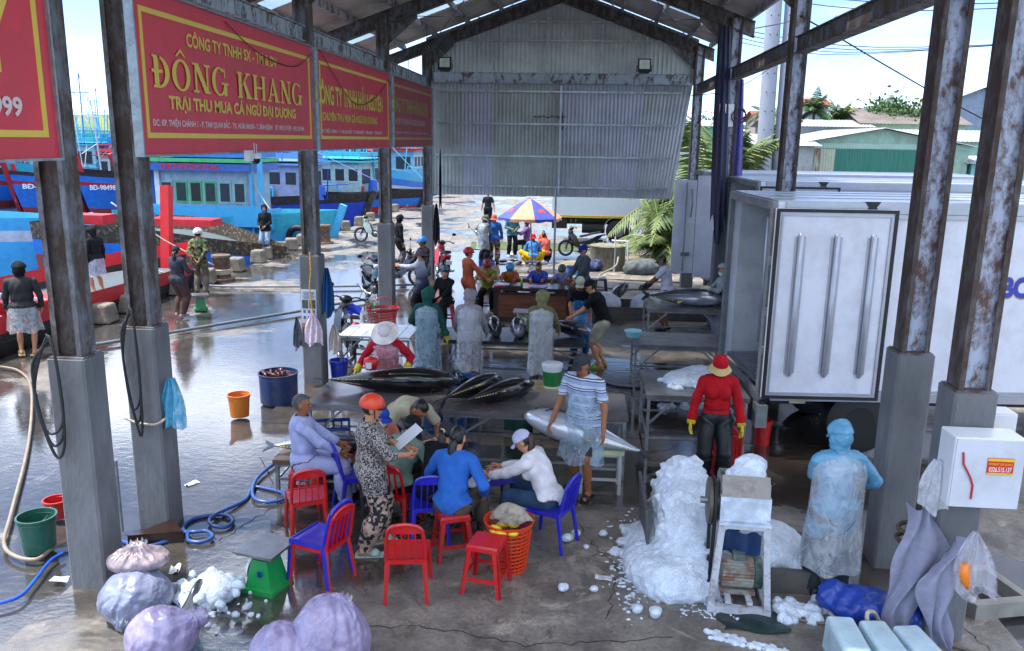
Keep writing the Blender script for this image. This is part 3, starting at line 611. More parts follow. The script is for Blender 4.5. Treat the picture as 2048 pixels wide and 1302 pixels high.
# ================================================================ FIGURES
def ik(A, T, l1, l2, pole):
    d = T-A; D = np.linalg.norm(d); m_ = l1+l2-.004
    if D > m_: T = A+d*m_/D; D = m_; d = T-A
    D = max(D, abs(l1-l2)+.02); u = d/np.linalg.norm(d); a = (l1*l1-l2*l2+D*D)/(2*D); hh = math.sqrt(max(l1*l1-a*a, 0))
    p = pole-u*(pole@u); p = p/(np.linalg.norm(p)+1e-9); return A+u*a+p*hh, T
def unit(v): return v/(np.linalg.norm(v)+1e-9)
PN = [0]
def person(label, pos, face, h=1.6, hip=None, lean=0, side=0, twist=0, hands=None, feet=None, knees=None, elb=None, head=(0, 0), wd=1., fem=False, skin=None,
           top=None, bot=None, shoes=None, gloves=None, gear=(), apron=None, vox=.014, curl=.5, group=None, z=0., hdir=(None, None), cat='person'):
    s = h/1.65; root = thing('person', (pos[0], pos[1], z), R(face), label, cat, group); skin = skin or SKIN
    hipz = (hip if hip is not None else .88*s); P = A3(0, 0, hipz); rp = rnd.random()*9
    def upv(a): return unit(A3(math.sin(R(side)), math.sin(R(a)), math.cos(R(a))))
    U1, U2 = upv(lean*.7), upv(lean*1.2); M = P+U1*.22*s; NB = M+U2*.28*s
    tw = R(twist); R2 = unit(A3(math.cos(tw), math.sin(tw), 0)); R2 = unit(R2-U2*(R2@U2)); F2 = np.cross(U2, R2); R1 = unit(A3(1, 0, 0)-U1*U1[0]); F1 = np.cross(U1, R1)
    pr = []
    def cap(a, b, ra, rb, lab, k=.03): pr.append(('c', (A3(*a), A3(*b), ra, rb), lab, k))
    def ell(c, r, M_, lab, k=.03): pr.append(('e', (A3(*c), A3(*r), M_), lab, k))
    M1 = np.stack([R1, F1, U1], 1); M2 = np.stack([R2, F2, U2], 1); w_ = wd*s
    ell(P+U1*.02*s, (.155*w_*(1.05 if fem else .97), .115*w_, .13*s), M1, 'hip'); ell(M-U1*.04*s, (.132*w_*(.95 if fem else 1.04), .100*w_, .15*s), M1, 'torso')
    ell(M+U2*.13*s, (.15*w_, .108*w_, .17*s), M2, 'torso', .04); cap(NB-R2*.115*w_-U2*.055*s, NB+R2*.115*w_-U2*.055*s, .058*s, .058*s, 'torso', .05)
    if fem:
        for q in (-1, 1): ell(M+U2*.11*s+F2*.085*w_+R2*q*.065*w_, (.055*s,)*3, None, 'torso', .04)
    hy, hp = head; hf = unit(M2@A3(math.sin(R(-hy))*1., math.cos(R(hy)), 0)*1.) if False else None
    # head frame: yaw about vertical (left positive), pitch down positive, measured from the level facing direction
    hb = lean*.35; cy, sy = math.cos(R(hy)), math.sin(R(hy)); Fh0 = A3(-sy, cy, 0); Rh = A3(cy, sy, 0); pd = R(hp+hb); Fh = Fh0*math.cos(pd)-A3(0, 0, 1)*math.sin(pd); Uh = np.cross(Rh, Fh)
    HC = NB+unit(U2+Uh*1.0+A3(0, 0, .3))*.148*s+Fh*.018*s; MH = np.stack([Rh, Fh, Uh], 1); hp_ = lambda x, y, z_: HC+MH@(A3(x, y, z_)*s)
    cap(NB-U2*.03, HC-Uh*.04*s, .052*s, .048*s, 'neck', .025)
    ell(hp_(0, -.008, .022), (.073*s, .09*s, .093*s), MH, 'head', .02); ell(hp_(0, .018, -.04), (.056*s, .068*s, .08*s), MH, 'head', .03)
    cap(hp_(0, .084, .004), hp_(0, .099, -.028), .008*s, .013*s, 'head', .012); cap(hp_(-.03, .076, .022), hp_(.03, .076, .022), .012*s, .012*s, 'head', .015); cap(hp_(-.014, .083, -.058), hp_(.014, .083, -.058), .008*s, .008*s, 'head', .01)
    for q in (-1, 1): ell(hp_(q*.074, -.006, -.012), (.010*s, .02*s, .031*s), MH, 'head', .008)
    # arms
    if hands is None: hands = ((-.25*wd, .05, .78*s), (.25*wd, .05, .78*s))
    EL = []
    for i, q in ((0, -1), (1, 1)):
        S = NB+R2*q*.168*w_-U2*.055*s; T = A3(*hands[i]); pole = A3(*elb[i]) if elb and elb[i] else A3(q*.7, -.6, -.6)
        E_, T = ik(S, T, .275*s, .25*s, pole); fd = unit(T-E_); cap(S, E_, .05*s, .04*s, 'ua%d' % i, .03); cap(E_, T, .039*s, .027*s, 'fa%d' % i, .02)
        d = unit(A3(*hdir[i])) if hdir[i] else unit(fd+A3(0, 0, -.15)); nrm = A3(-q, .25, -.1); nrm = unit(nrm-d*(nrm@d)); sd = np.cross(d, nrm)*(1 if True else 1)
        if sd@A3(0, 1, .2) < 0: sd = -sd          # thumb side: forwards / up
        for o in (-.016, .016): cap(T+d*.005+sd*o*s*.7, T+d*.078*s+sd*o*1.5*s, .0165*s, .0155*s, 'ha%d' % i, .012)
        for j, (o, ln) in enumerate(((.033, .066), (.011, .076), (-.011, .07), (-.032, .054))):
            b0 = T+d*.085*s+sd*o*s; c1 = curl*(.55+.12*j); d1 = unit(d*math.cos(c1)+nrm*math.sin(c1)+sd*o*2.4); b1 = b0+d1*ln*.55*s; d2 = unit(d*math.cos(c1*2)+nrm*math.sin(c1*2)+sd*o); b2 = b1+d2*ln*.5*s
            cap(b0, b1, .0098*s, .0090*s, 'ha%d' % i, .005); cap(b1, b2, .0090*s, .0078*s, 'ha%d' % i, .004)
        t0 = T+d*.025*s+sd*.024*s; t1 = t0+unit(d*.75+sd*.7+nrm*.35)*.042*s; t2 = t1+unit(d*.95+sd*.25+nrm*.45)*.034*s; cap(t0, t1, .0125*s, .0105*s, 'ha%d' % i, .008); cap(t1, t2, .0105*s, .0085*s, 'ha%d' % i, .004)
        EL.append((S, E_, T))
    if feet is None: feet = ((-.11, .02, 0), (.11, -.03, 0))
    for i, q in ((0, -1), (1, 1)):
        H = P+R1*q*.085*w_-U1*.03*s; T = A3(*feet[i][:3])+A3(0, 0, .075*s); pole = A3(*knees[i]) if knees and knees[i] else A3(q*.12, 1, .15)
        K, T = ik(H, T, .415*s, .41*s, pole); cap(H, K, .083*w_*(1.05 if fem else 1), .054*s, 'th%d' % i, .04); cap(K, T, .05*s, .033*s, 'sh%d' % i, .02)
        ell(K*.55+T*.45+A3(0, -.02, 0)*s, (.042*s, .046*s, .11*s), None, 'sh%d' % i, .04) if abs((K-T)[2]) > .3*s else None
        td = unit(A3(q*.22, 1, 0)) if len(feet[i]) < 4 else unit(A3(math.sin(R(feet[i][3])), math.cos(R(feet[i][3])), 0)); cap(T-td*.035*s-A3(0, 0, .04*s), T+td*.12*s-A3(0, 0, .048*s), .034*s, .026*s, 'fo%d' % i, .03)
        cap(T+td*.12*s-A3(0, 0, .05*s)+A3(.015*s, 0, 0), T+td*.155*s-A3(.015*s, 0, .052*s), .022*s, .02*s, 'fo%d' % i, .02)
    V, F = surface(pr, vox); lab, T_ = labels(pr, V); nn = vnormals(V, F)
    body = npmesh('body', V, F, [skin], root)
    u = (V-P)@U1/s; hl = (V-HC)@MH/s
    L0 = np.array([x[:2] for x in lab])
    def part(name, keep, off, mt, wr=.004, fr=26):
        f = keep[F].all(1); Fk = F[f]
        if len(Fk) == 0: return None
        ids, inv = np.unique(Fk, return_inverse=True); Vk = V[ids]; nk = nn[ids]; o_ = off[ids] if hasattr(off, '__len__') else np.full(len(ids), off)
        x, y, zz = Vk.T; wv = wr*(np.sin(fr*zz+7*np.sin(9*x+rp)+rp)+.8*np.sin(fr*1.7*(x+y)+11*zz+rp*2))*.5
        Vk = Vk+nk*(o_+wv)[:, None]; return npmesh(name, Vk, inv.reshape(-1, 4), [mt], root)
    if bot:
        mt, ln, loose = (bot+(.014,))[:3]; lim = {'l': 1.01, 'c': .55, 's': -1}[ln]
        keep = ((L0 == 'hi') | (L0 == 'to')) & (u < ((top[2] if len(top) > 2 else -.08)+.07 if top else .1)) & (u > -.4) | (L0 == 'th') & ((T_ < .93) | (ln != 's')) | (L0 == 'sh') & (T_ < (lim if ln != 'l' else .97)) & (ln != 's')
        if ln == 'l': keep |= (L0 == 'sh')
        off = np.where(L0 == 'sh', loose*1.5, np.where(L0 == 'hi', min(loose, .016), loose)); part('trousers' if ln == 'l' else 'shorts', keep, off, mt, .006, 22)
    if top:
        mt, sl, hem = (top+(-.08,))[:3]; keep = ((L0 == 'to') | (L0 == 'hi')) & (u > hem) | (L0 == 'ne') & (T_ < .38)
        if hip is None: keep |= (L0 == 'th') & (u > hem)
        if sl == 'l': keep |= (L0 == 'ua') | (L0 == 'fa') & (T_ < .93)
        if sl == 's': keep |= (L0 == 'ua') & (T_ < .75)
        if sl == 'm': keep |= (L0 == 'ua') | (L0 == 'fa') & (T_ < .35)
        off = np.where((L0 == 'ua') | (L0 == 'fa'), .017, .024) + np.where(u < .05, .012, 0); part('shirt', keep, off, mt, .007)
    if shoes: mt, kd = shoes; part({'b': 'boots', 's': 'shoes'}.get(kd, 'sandals'), (L0 == 'fo') if kd != 'b' else (L0 == 'fo') | (L0 == 'sh') & (T_ > .45), .008 if kd != 'b' else .02, mt, .001) if kd != 'o' else None
    if shoes and shoes[1] == 'o':
        b = MB()
        for i in (0, 1):
            q = [p for p in pr if p[2] == 'fo%d' % i][0][1]; a, c = q[0], q[1]; d = unit((c-a)*A3(1, 1, 0)); rz = math.atan2(d[1], d[0])-math.pi/2; mid = (a+c)/2+d*.015; zf = min(a[2], c[2])-.036
            b.box((mid[0], mid[1], zf+.004), (.105, .275, .026), rz); b.ell((mid[0]+d[0]*.05, mid[1]+d[1]*.05, zf+.03), (.056, .05, .045), 12, 5, z0=0, M=Matrix.Rotation(rz, 3, 'Z'))
        b.build('sandals', shoes[0], root, smooth=False)
    if gloves:
        for i in (0, 1):
            o = part('glove', (lab == 'ha%d' % i) | (lab == 'fa%d' % i) & (T_ > .62), np.where(L0 == 'fa', .012 if not (top and top[1] == 'l') else .026, .003), gloves, .001)
    toW = lambda x, y, z_: Vector(hp_(x, y, z_)); M3 = Matrix(MH.tolist())
    def hm(b_): b_.T = Matrix.Translation(Vector(HC)) @ M3.to_4x4() @ Matrix.Scale(s, 4); return b_
    facefree = (hl[:, 1] > .03) & (hl[:, 2] < .055) & (hl[:, 2] > -.13) & (np.abs(hl[:, 0]) < .062)
    hd = (L0 == 'he')
    names = [g[0] for g in gear]
    for q in (-1, 1): b = hm(MB()); b.ell((q*.03, .077, .003), (.013, .008, .007), 8, 4); b.build('eye', EYE, root)
    if 'mask' not in names: b = hm(MB()); b.ell((0, .086, -.058), (.022, .006, .006), 8, 4); b.build('mouth', LIP, root)
    if not any(n in ('hood', 'scarf') for n in names) and 'hair' not in names and 'bald' not in names: gear = list(gear)+[('hair', HAIR)]
    for g in gear:
        k, mt = g[0], g[1]; ex = g[2] if len(g) > 2 else None
        if k == 'hair': part('hair', hd & ~((hl[:, 1] > .012) & (hl[:, 2] < .062)) & (hl[:, 2] > -.055) & ~((np.abs(hl[:, 0]) > .066) & (hl[:, 2] < .03) & (hl[:, 1] > -.03)), .009*s, mt, .003, 90)
        elif k == 'hood': part('hood', (hd & ~facefree) | (L0 == 'ne'), np.where(hd, .026, .03)*s+np.where(hl[:, 2] > .05, .012, 0)+np.where((hl[:, 1] > .0) & (hl[:, 2] > .03), .02, 0), mt, .008)
        elif k == 'scarf': part('head_scarf', (hd & ~((hl[:, 1] > .03) & (hl[:, 2] > -.02) & (hl[:, 2] < .05))) | (L0 == 'ne'), .014*s, mt, .003)
        elif k == 'mask': part('face_mask', hd & (hl[:, 1] > .02) & (hl[:, 2] > -.115) & (hl[:, 2] < -.012) & (np.abs(hl[:, 0]) < .07), .008, mt, .0015, 60)
        elif k in ('pony', 'long'):
            ln = ex or .45; b = MB(); back = -Fh0; p0 = np.array(hp_(0, -.085, .0 if k == 'pony' else .05)); pts = []; n_ = 9
            for i in range(n_):
                t = i/(n_-1); q = p0+back*(.05*math.sin(min(t*3, 1.6)))-A3(0, 0, 1)*ln*t+A3(.015*math.sin(t*5+rp), 0, 0)-A3(*back)*0; q = q+U2*0; pts.append(q)
            rs = [.018]+[.05-.02*i/(n_-1) if k == 'pony' else .07-.03*i/(n_-1) for i in range(1, n_-1)]+[.008]
            for e in range(3): b.tube([tuple(p_+A3(.016*(e-1), .006*math.sin(e*3+j), 0)) for j, p_ in enumerate(pts)], [r_*.62 for r_ in rs], 9)
            b.build('ponytail' if k == 'pony' else 'long_hair', mt, root, smooth=True)
            if k == 'pony': b = MB(); b.torus(tuple(p0), .024, .012, 'y', 12, 6); b.build('hair_tie', mat('hair_tie_cream', 'cdb98a'), root)
        elif k == 'helmet':
            b = hm(MB()); b.ell((0, -.008, .045), (.112, .132, .112), 22, 9, z0=-.25, z1=1); b.build('helmet', mt, root, smooth=True)
            b = hm(MB()); b.ell((0, .015, .03), (.108, .135, .03), 22, 4, z0=-.6, z1=.6); b.build('helmet_rim', ex or BLKPL, root, smooth=True)
            b = hm(MB())
            for q in (-1, 1): b.tube([(q*.1, .0, .03), (q*.078, .03, -.06), (0, .045, -.125)], .006, 5)
            b.build('chin_strap', BLACK, root)
        elif k == 'cap':
            b = hm(MB()); b.ell((0, -.006, .038), (.086, .104, .09), 20, 8, z0=-.2, z1=1); b.grid(lambda a, c: (math.sin((a-.5)*2.3)*(.078+.01*c), .07+math.cos((a-.5)*2.3)*(.03+.075*c)-.02, .028-.022*c-.02*abs(a-.5)*2), 10, 4)
            b.grid(lambda a, c: (math.sin((a-.5)*2.3)*(.078+.01*c), .07+math.cos((a-.5)*2.3)*(.03+.075*c)-.02, .022-.022*c-.02*abs(a-.5)*2), 10, 4); b.build('cap', mt, root, smooth=True)
        elif k in ('bucket', 'sunhat', 'brim'):
            w = {'bucket': .138, 'sunhat': .2, 'brim': .19}[k]; dr = {'bucket': .07, 'sunhat': .035, 'brim': .015}[k]
            b = hm(MB()); b.lathe([(.0, .142), (.04, .138), (.075, .115), (.092, .075), (.094, .03)], n=24, sy=1.12); b.build('hat_crown', mt, root, smooth=True)
            b = hm(MB()); vs = []
            for i in range(5):
                for j in range(32):
                    a = 2*math.pi*j/32; r_ = .09+(w-.09)*i/4; vs.append((r_*math.cos(a), r_*math.sin(a)*1.08, .032-dr*(i/4)+.008*math.sin(3*a+rp)*(i/4)))
            b.add(vs, [(i*32+j, i*32+(j+1) % 32, (i+1)*32+(j+1) % 32, (i+1)*32+j) for i in range(4) for j in range(32)]); b.build('hat_brim', ex or mt, root, smooth=True)
        elif k == 'glasses':
            b = hm(MB())
            for q in (-1, 1): b.torus((q*.032, .094, .0), .022, .004, 'y', 14, 5)
            b.bar((-.01, .095, .004), (.01, .095, .004), .004); b.bar((.054, .09, .004), (.078, .0, .004), .004); b.bar((-.054, .09, .004), (-.078, .0, .004), .004); b.build('glasses', BLKPL, root)
    if apron:
        kd, mt = apron[0], apron[1]; zl = apron[2] if len(apron) > 2 else .3; b = MB(); n = 40; rows = []; full = kd == 'full'
        top_ = NB-U2*(-.015 if full else .16)*s; levels = [(top_, U2, R2, F2, .075*w_ if full else .15*w_, .075*w_ if full else .13*w_)]
        if full: levels += [(top_-U2*.045, U2, R2, F2, .155*w_, .13*w_), (top_-U2*.09, U2, R2, F2, .205*w_, .17*w_), (top_-U2*.2, U2, R2, F2, .215*w_, .195*w_)]
        levels += [(M, U1, R1, F1, (.205 if full else .17)*w_, (.19 if full else .165)*w_), (P, U1, R1, F1, (.21 if full else .185)*w_, .17*w_)]
        if hip is None or kd == 'full' or apron[-1] == 'hang':
            kz = (P[2]-zl)
            for t in (.25, .5, .75, 1): levels.append((A3(P[0], P[1]+.01, P[2]-kz*t), A3(0, 0, 1), A3(1, 0, 0), A3(0, 1, 0), (.205+.035*t)*w_, (.17+.05*t)*w_))
        if kd == 'skirt': levels = levels[-5:]
        rows = []; cnt = n if kd != 'front' else n
        fine = []
        for i in range(len(levels)-1):
            for t in np.linspace(0, 1, 6)[:-1]: fine.append(tuple((1-t)*np.array(x, float)+t*np.array(y_, float) for x, y_ in zip(levels[i], levels[i+1])))
        fine.append(tuple(np.array(x, float) for x in levels[-1])); vs = []
        for i, (c, uu, rr, ff, a_, b2) in enumerate(fine):
            t = i/(len(fine)-1)
            for j in range(n+1):
                an = (2*math.pi*j/n) if kd != 'front' else math.pi*(.5+.95*(j/n-.5))
                k_ = 1+(.01+.045*t)*math.sin(an*5+rp+2*t)+(.008+.025*t)*math.sin(an*9+rp*3+5*t); vs.append(c+rr*float(a_)*k_*math.cos(an)+ff*float(b2)*k_*math.sin(an)+A3(0, 0, .02*math.sin(an*5+rp)*t*t))
        b.add(vs, [(i*(n+1)+j, i*(n+1)+j+1, (i+1)*(n+1)+j+1, (i+1)*(n+1)+j) for i in range(len(fine)-1) for j in range(n)])
        if not full:
            b.tube([tuple(top_+F2*.14+R2*-.1), tuple(NB-R2*.06), tuple(NB-F2*.05+U2*.01), tuple(NB+R2*.06), tuple(top_+F2*.14+R2*.1)], .006, 5)
        b.build({'full': 'plastic_smock', 'front': 'apron', 'skirt': 'plastic_skirt'}[kd], mt, root, smooth=True)
    root['_hc'] = tuple(HC); return root, dict(HC=HC, EL=EL, P=P, NB=NB)
EYE = mat('eye_dark', '20140f', rough=.2); LIP = mat('lips', '8a4038', rough=.5)
FILM = film('clear_plastic_film', 'dfe6ee', .38); FILMB = film('blue_tinted_film', 'b4d0e4', .45); FILMW = film('white_plastic_film', 'dfe3ea', .5)
# ================================================================ FURNITURE AND GOODS
def table(x0, x1, y0, y1, z, label, top=STAIN, leg=GALV, cat='table', slats=False, rz=0, group='steel work tables', brace=True, ins=.04):
    cx, cy = (x0+x1)/2, (y0+y1)/2; w, d = x1-x0, y1-y0; t = thing('work_table', (cx, cy, 0), rz, label, cat, group)
    b = MB()
    if slats:
        n = 6
        for i in range(n): b.box((-w/2+w*(i+.5)/n, 0, z-.015), (w/n-.012, d, .03))
    else:
        b.box((0, 0, z-.012), (w, d, .024)); 
        for s in (-1, 1): b.box((0, s*(d/2-.008), z-.035), (w-.002, .014, .045)); b.box((s*(w/2-.008), 0, z-.035), (.014, d-.034, .045))
    b.build('tabletop', top, t)
    for sx in (-1, 1):
        for sy in (-1, 1): b = MB(); b.box((sx*(w/2-ins), sy*(d/2-ins), (z-.06)/2), (.038, .038, z-.06)); b.build('leg', leg, t)
    b = MB()
    for sy in (-1, 1):
        y = sy*(d/2-ins); b.box((0, y, .18), (w-2*ins-.04, .028, .028)); b.box((0, y, z-.075), (w-2*ins-.04, .028, .028))
        if brace:
            for sx in (-1, 1): b.bar((sx*(w/2-ins), y+.02, z*.45), (sx*(w/2-ins-w*.25), y+.02, z-.08), .026)
    for sx in (-1, 1): b.box((sx*(w/2-ins), 0, .18), (.026, d-2*ins-.04, .026))
    b.build('under_frame', leg, t); return t
PINKT = mat('bloodied_tabletop', '7d7a7c', rough=.22, metal=.5, var=.25, vs=3, dirt='5a1a1e', dirtamt=.8, ds=1.6, ramp=(.5, .66))
t = table(-3.25, -1.6, 9.45, 10.45, .8, 'wide steel table under the long dark tuna, left half of the butchering bench', PINKT)
t = table(-1.56, .68, 9.4, 10.35, .8, 'steel butchering table smeared with blood, two tunas lying on its left end', PINKT)
table(-3.95, -2.72, 13.25, 14.2, .74, 'slatted pale table behind the worker in the white sun hat', mat('wet_boards', 'a9aeb4', rough=.12, var=.2, spec=.8), slats=True)
table(-2.25, .2, 13.85, 14.95, .58, 'low dark table with a row of tunas, in front of the wooden desk', mat('dark_wet_top', '3c3c40', rough=.2, var=.3), ins=.06)
table(1.42, 2.95, 16.1, 17.3, .8, 'steel table with a black tuna, beside the man in the white shirt')
table(.98, 2.5, 13.15, 14.1, .78, 'empty steel table carrying a pale blue basin')
table(.97, 2.3, 10.42, 11.65, .78, 'steel table heaped with crushed ice, behind the worker in red')
t = table(-3.35, -2.3, 8.55, 9.15, .42, 'low stand under the pale tuna, behind the seated old man', mat('wood_wet', '5f4f42', rough=.5), group='low stands', brace=False)
t = table(.1, .62, 8.95, 9.35, .55, 'small white framed stand under the silver tuna, at the striped man', mat('scale_top', 'c9cfa0', rough=.4), mat('white_frame', 'b9bdbd', rough=.5, dirt='6b4a36', dirtamt=.4), group='low stands', brace=False)
# wooden desk
WOOD = mat('varnished_wood', '6e3f26', rough=.35, var=.35, vs=3, dirt='34190f', dirtamt=.7, ds=4, stretch=(.5, 3, 5), coat=.3)
WOODD = mat('dark_wood', '2c1a14', rough=.3, var=.3, vs=4, stretch=(.5, 3, 5), coat=.3)
t = thing('writing_desk', (-.93, 18.2, 0), 0, 'dark varnished wooden desk with a brown panelled front, four women writing behind it', 'desk')
b = MB(); b.box((0, 0, .80), (1.78, .72, .04)); b.box((0, -.01, .765), (1.74, .7, .03)); b.build('desktop', WOODD, t)
b = MB(); b.box((0, -.3, .40), (1.5, .03, .62)); b.build('front_panel', WOOD, t)
b = MB(); b.box((0, -.322, .68), (1.5, .02, .05)); b.box((0, -.322, .12), (1.5, .02, .07)); b.build('trim', WOODD, t)
for s in (-1, 1): b = MB(); b.box((s*.81, 0, .375), (.1, .64, .75)); b.build('side_panel', WOODD, t)
# second low desk behind the women
t = thing('bench', (-.6, 21.2, 0), 0, 'long low wooden bench with a pale top behind the writing women', 'bench')
b = MB(); b.box((0, 0, .55), (2.4, .45, .05)); b.build('seat', mat('pale_board', 'b9b0ac', rough=.3), t)
for s in (-1, 1): b = MB(); b.box((s*1.05, 0, .26), (.08, .4, .52)); b.build('leg', WOODD, t)
b = MB(); b.box((0, -.18, .36), (2.0, .03, .3)); b.build('front_panel', WOOD, t)

# ---- plastic chairs and stools
def chair(x, y, rz, c, label, z=0, s=1.):
    m_ = plastic(c, coat=.3, sss=0); t = thing('plastic_chair', (x, y, z), R(rz), label, 'chair', 'plastic chairs'); t.scale = (s, s, s)
    b = MB(); w, d, h = .37, .36, .41
    b.grid(lambda u, v: ((u-.5)*w*(1-.1*(1-v)), (v-.5)*d, h-.014*math.sin(u*math.pi)*math.sin(v*math.pi)+(-.02*(v > .95))), 8, 8); k = len(b.v)
    b.grid(lambda u, v: ((u-.5)*w*(1-.1*(1-v)), (v-.5)*d, h-.012-.014*math.sin(u*math.pi)*math.sin(v*math.pi)), 8, 8)
    for (xa, ya, xb, yb) in ((-w/2*.9, -d/2, w/2*.9, -d/2), (-w/2, d/2, w/2, d/2), (-w/2*.9, -d/2, -w/2, d/2), (w/2*.9, -d/2, w/2, d/2)): b.bar((xa, ya, h-.025), (xb, yb, h-.025), .014, .045)
    b.build('seat', m_, t, smooth='auto')
    for sx in (-1, 1):
        b = MB(); b.tube([(sx*w*.43, -d/2+.01, h-.01), (sx*w*.5, -d/2-.05, .0)], [.027, .019], 6); b.build('leg', m_, t, smooth='auto')
        b = MB(); b.tube([(sx*w*.48, d/2-.01, h-.01), (sx*w*.55, d/2+.03, .0)], [.026, .018], 6); b.build('leg', m_, t, smooth='auto')
    b = MB(); p = lambda u, v: (u*(.17-.03*v*v), -d/2-.01-.075*v, h+.36*v); n = 10
    arc = [p(-1, v/6) for v in range(6)] + [(math.cos(math.pi*(1-i/8))*.145, -d/2-.08-.008*math.sin(math.pi*i/8), h+.305+.06*math.sin(math.pi*i/8)) for i in range(9)] + [p(1, v/6) for v in range(5, -1, -1)]
    b.tube(arc, .017, 7)
    b.grid(lambda u, v: ((u-.5)*.27, -d/2-.075-.012*v-.006*math.sin(u*math.pi), h+.275+.085*v*(.75+.25*math.sin(u*math.pi))), 8, 3)
    for i in (-1.5, -.5, .5, 1.5): b.bar((i*.062, -d/2-.0, h-.005), (i*.058, -d/2-.072, h+.28), .03, .012)
    b.build('backrest', m_, t, smooth='auto'); return t
def stool(x, y, rz, c, label, h=.45, s=1.):
    m_ = plastic(c, coat=.3); t = thing('plastic_stool', (x, y, 0), R(rz), label, 'stool', 'plastic stools'); t.scale = (s, s, 1); a = .145
    b = MB(); b.box((0, 0, h-.012), (2*a, 2*a, .024), taper=.96); b.box((0, 0, h-.04), (2*a+.012, 2*a+.012, .03)); b.cyl((0, 0, h), (0, 0, h+.002), .018, n=10, m=0); b.build('seat', m_, t)
    for sx in (-1, 1):
        for sy in (-1, 1):
            b = MB(); M = (sx, sy); f = .05
            for (ox, oy) in ((f, 0), (0, f)):
                vs = [(sx*(a), sy*(a), h-.05), (sx*(a-ox), sy*(a-oy), h-.05), (sx*(a+.045-ox*.75), sy*(a+.045-oy*.75), 0), (sx*(a+.045), sy*(a+.045), 0)]; vi = [(v[0]-sx*.012*(oy > 0), v[1]-sy*.012*(ox > 0), v[2]) for v in vs]
                b.add(vs+vi, [(0, 1, 2, 3), (7, 6, 5, 4), (0, 4, 5, 1), (1, 5, 6, 2), (2, 6, 7, 3), (3, 7, 4, 0)])
            b.build('leg', m_, t)
    b = MB(); q = a+.028
    for s_ in (-1, 1): b.box((0, s_*q, .15), (2*q-.05, .014, .035)); b.box((s_*q, 0, .15), (.014, 2*q-.05, .035))
    b.build('rail', m_, t); return t
RC, BC = 'c4141c', '1a1fae'
chair(-1.42, 6.68, 8, RC, 'empty red plastic chair seen from behind, alone in the foreground')
chair(-2.24, 6.80, 68, RC, 'red plastic chair underneath the blue one stacked on it')
chair(-2.255, 6.795, 68, BC, 'dark blue plastic chair stacked on the red chair in the foreground', z=.045)
chair(-2.68, 7.72, 25, RC, 'red plastic chair standing just in front of the seated old man')
stool(-2.90, 8.32, 10, RC, 'red plastic stool under the old man in lilac pyjamas')
stool(-1.12, 7.42, 20, 'b0141c', 'red plastic stool under the woman in the blue jacket')
stool(-.72, 6.82, -12, RC, 'empty red plastic stool in front of the orange basket', .47)
chair(-.18, 7.75, 65, BC, 'dark blue chair under the woman in the white sweater')
chair(-1.40, 7.72, 12, BC, 'dark blue chair under the woman in black with the long braid')
chair(-1.80, 7.95, -10, RC, 'red chair under the woman in the green top')
chair(-2.32, 8.35, -60, BC, 'dark blue chair behind the woman in the orange helmet')
stool(.66, 21.5, 5, '1c1638', 'dark purple stool standing alone to the right of the desk', .5)
stool(-2.82, 17.75, 0, RC, 'red stool under the seated woman with the teal helmet')
for i, x in enumerate((-2.1, -1.53, -.86, -.3)): stool(x, 19.25, 4*i, RC, 'stool behind the desk under the %s' % ['woman in olive', 'woman in rust brown', 'woman in the blue jacket', 'woman in pale lilac'][i])
stool(-1.75, 28.9, 0, '2a2a30', 'dark stool under the person in the purple hood')

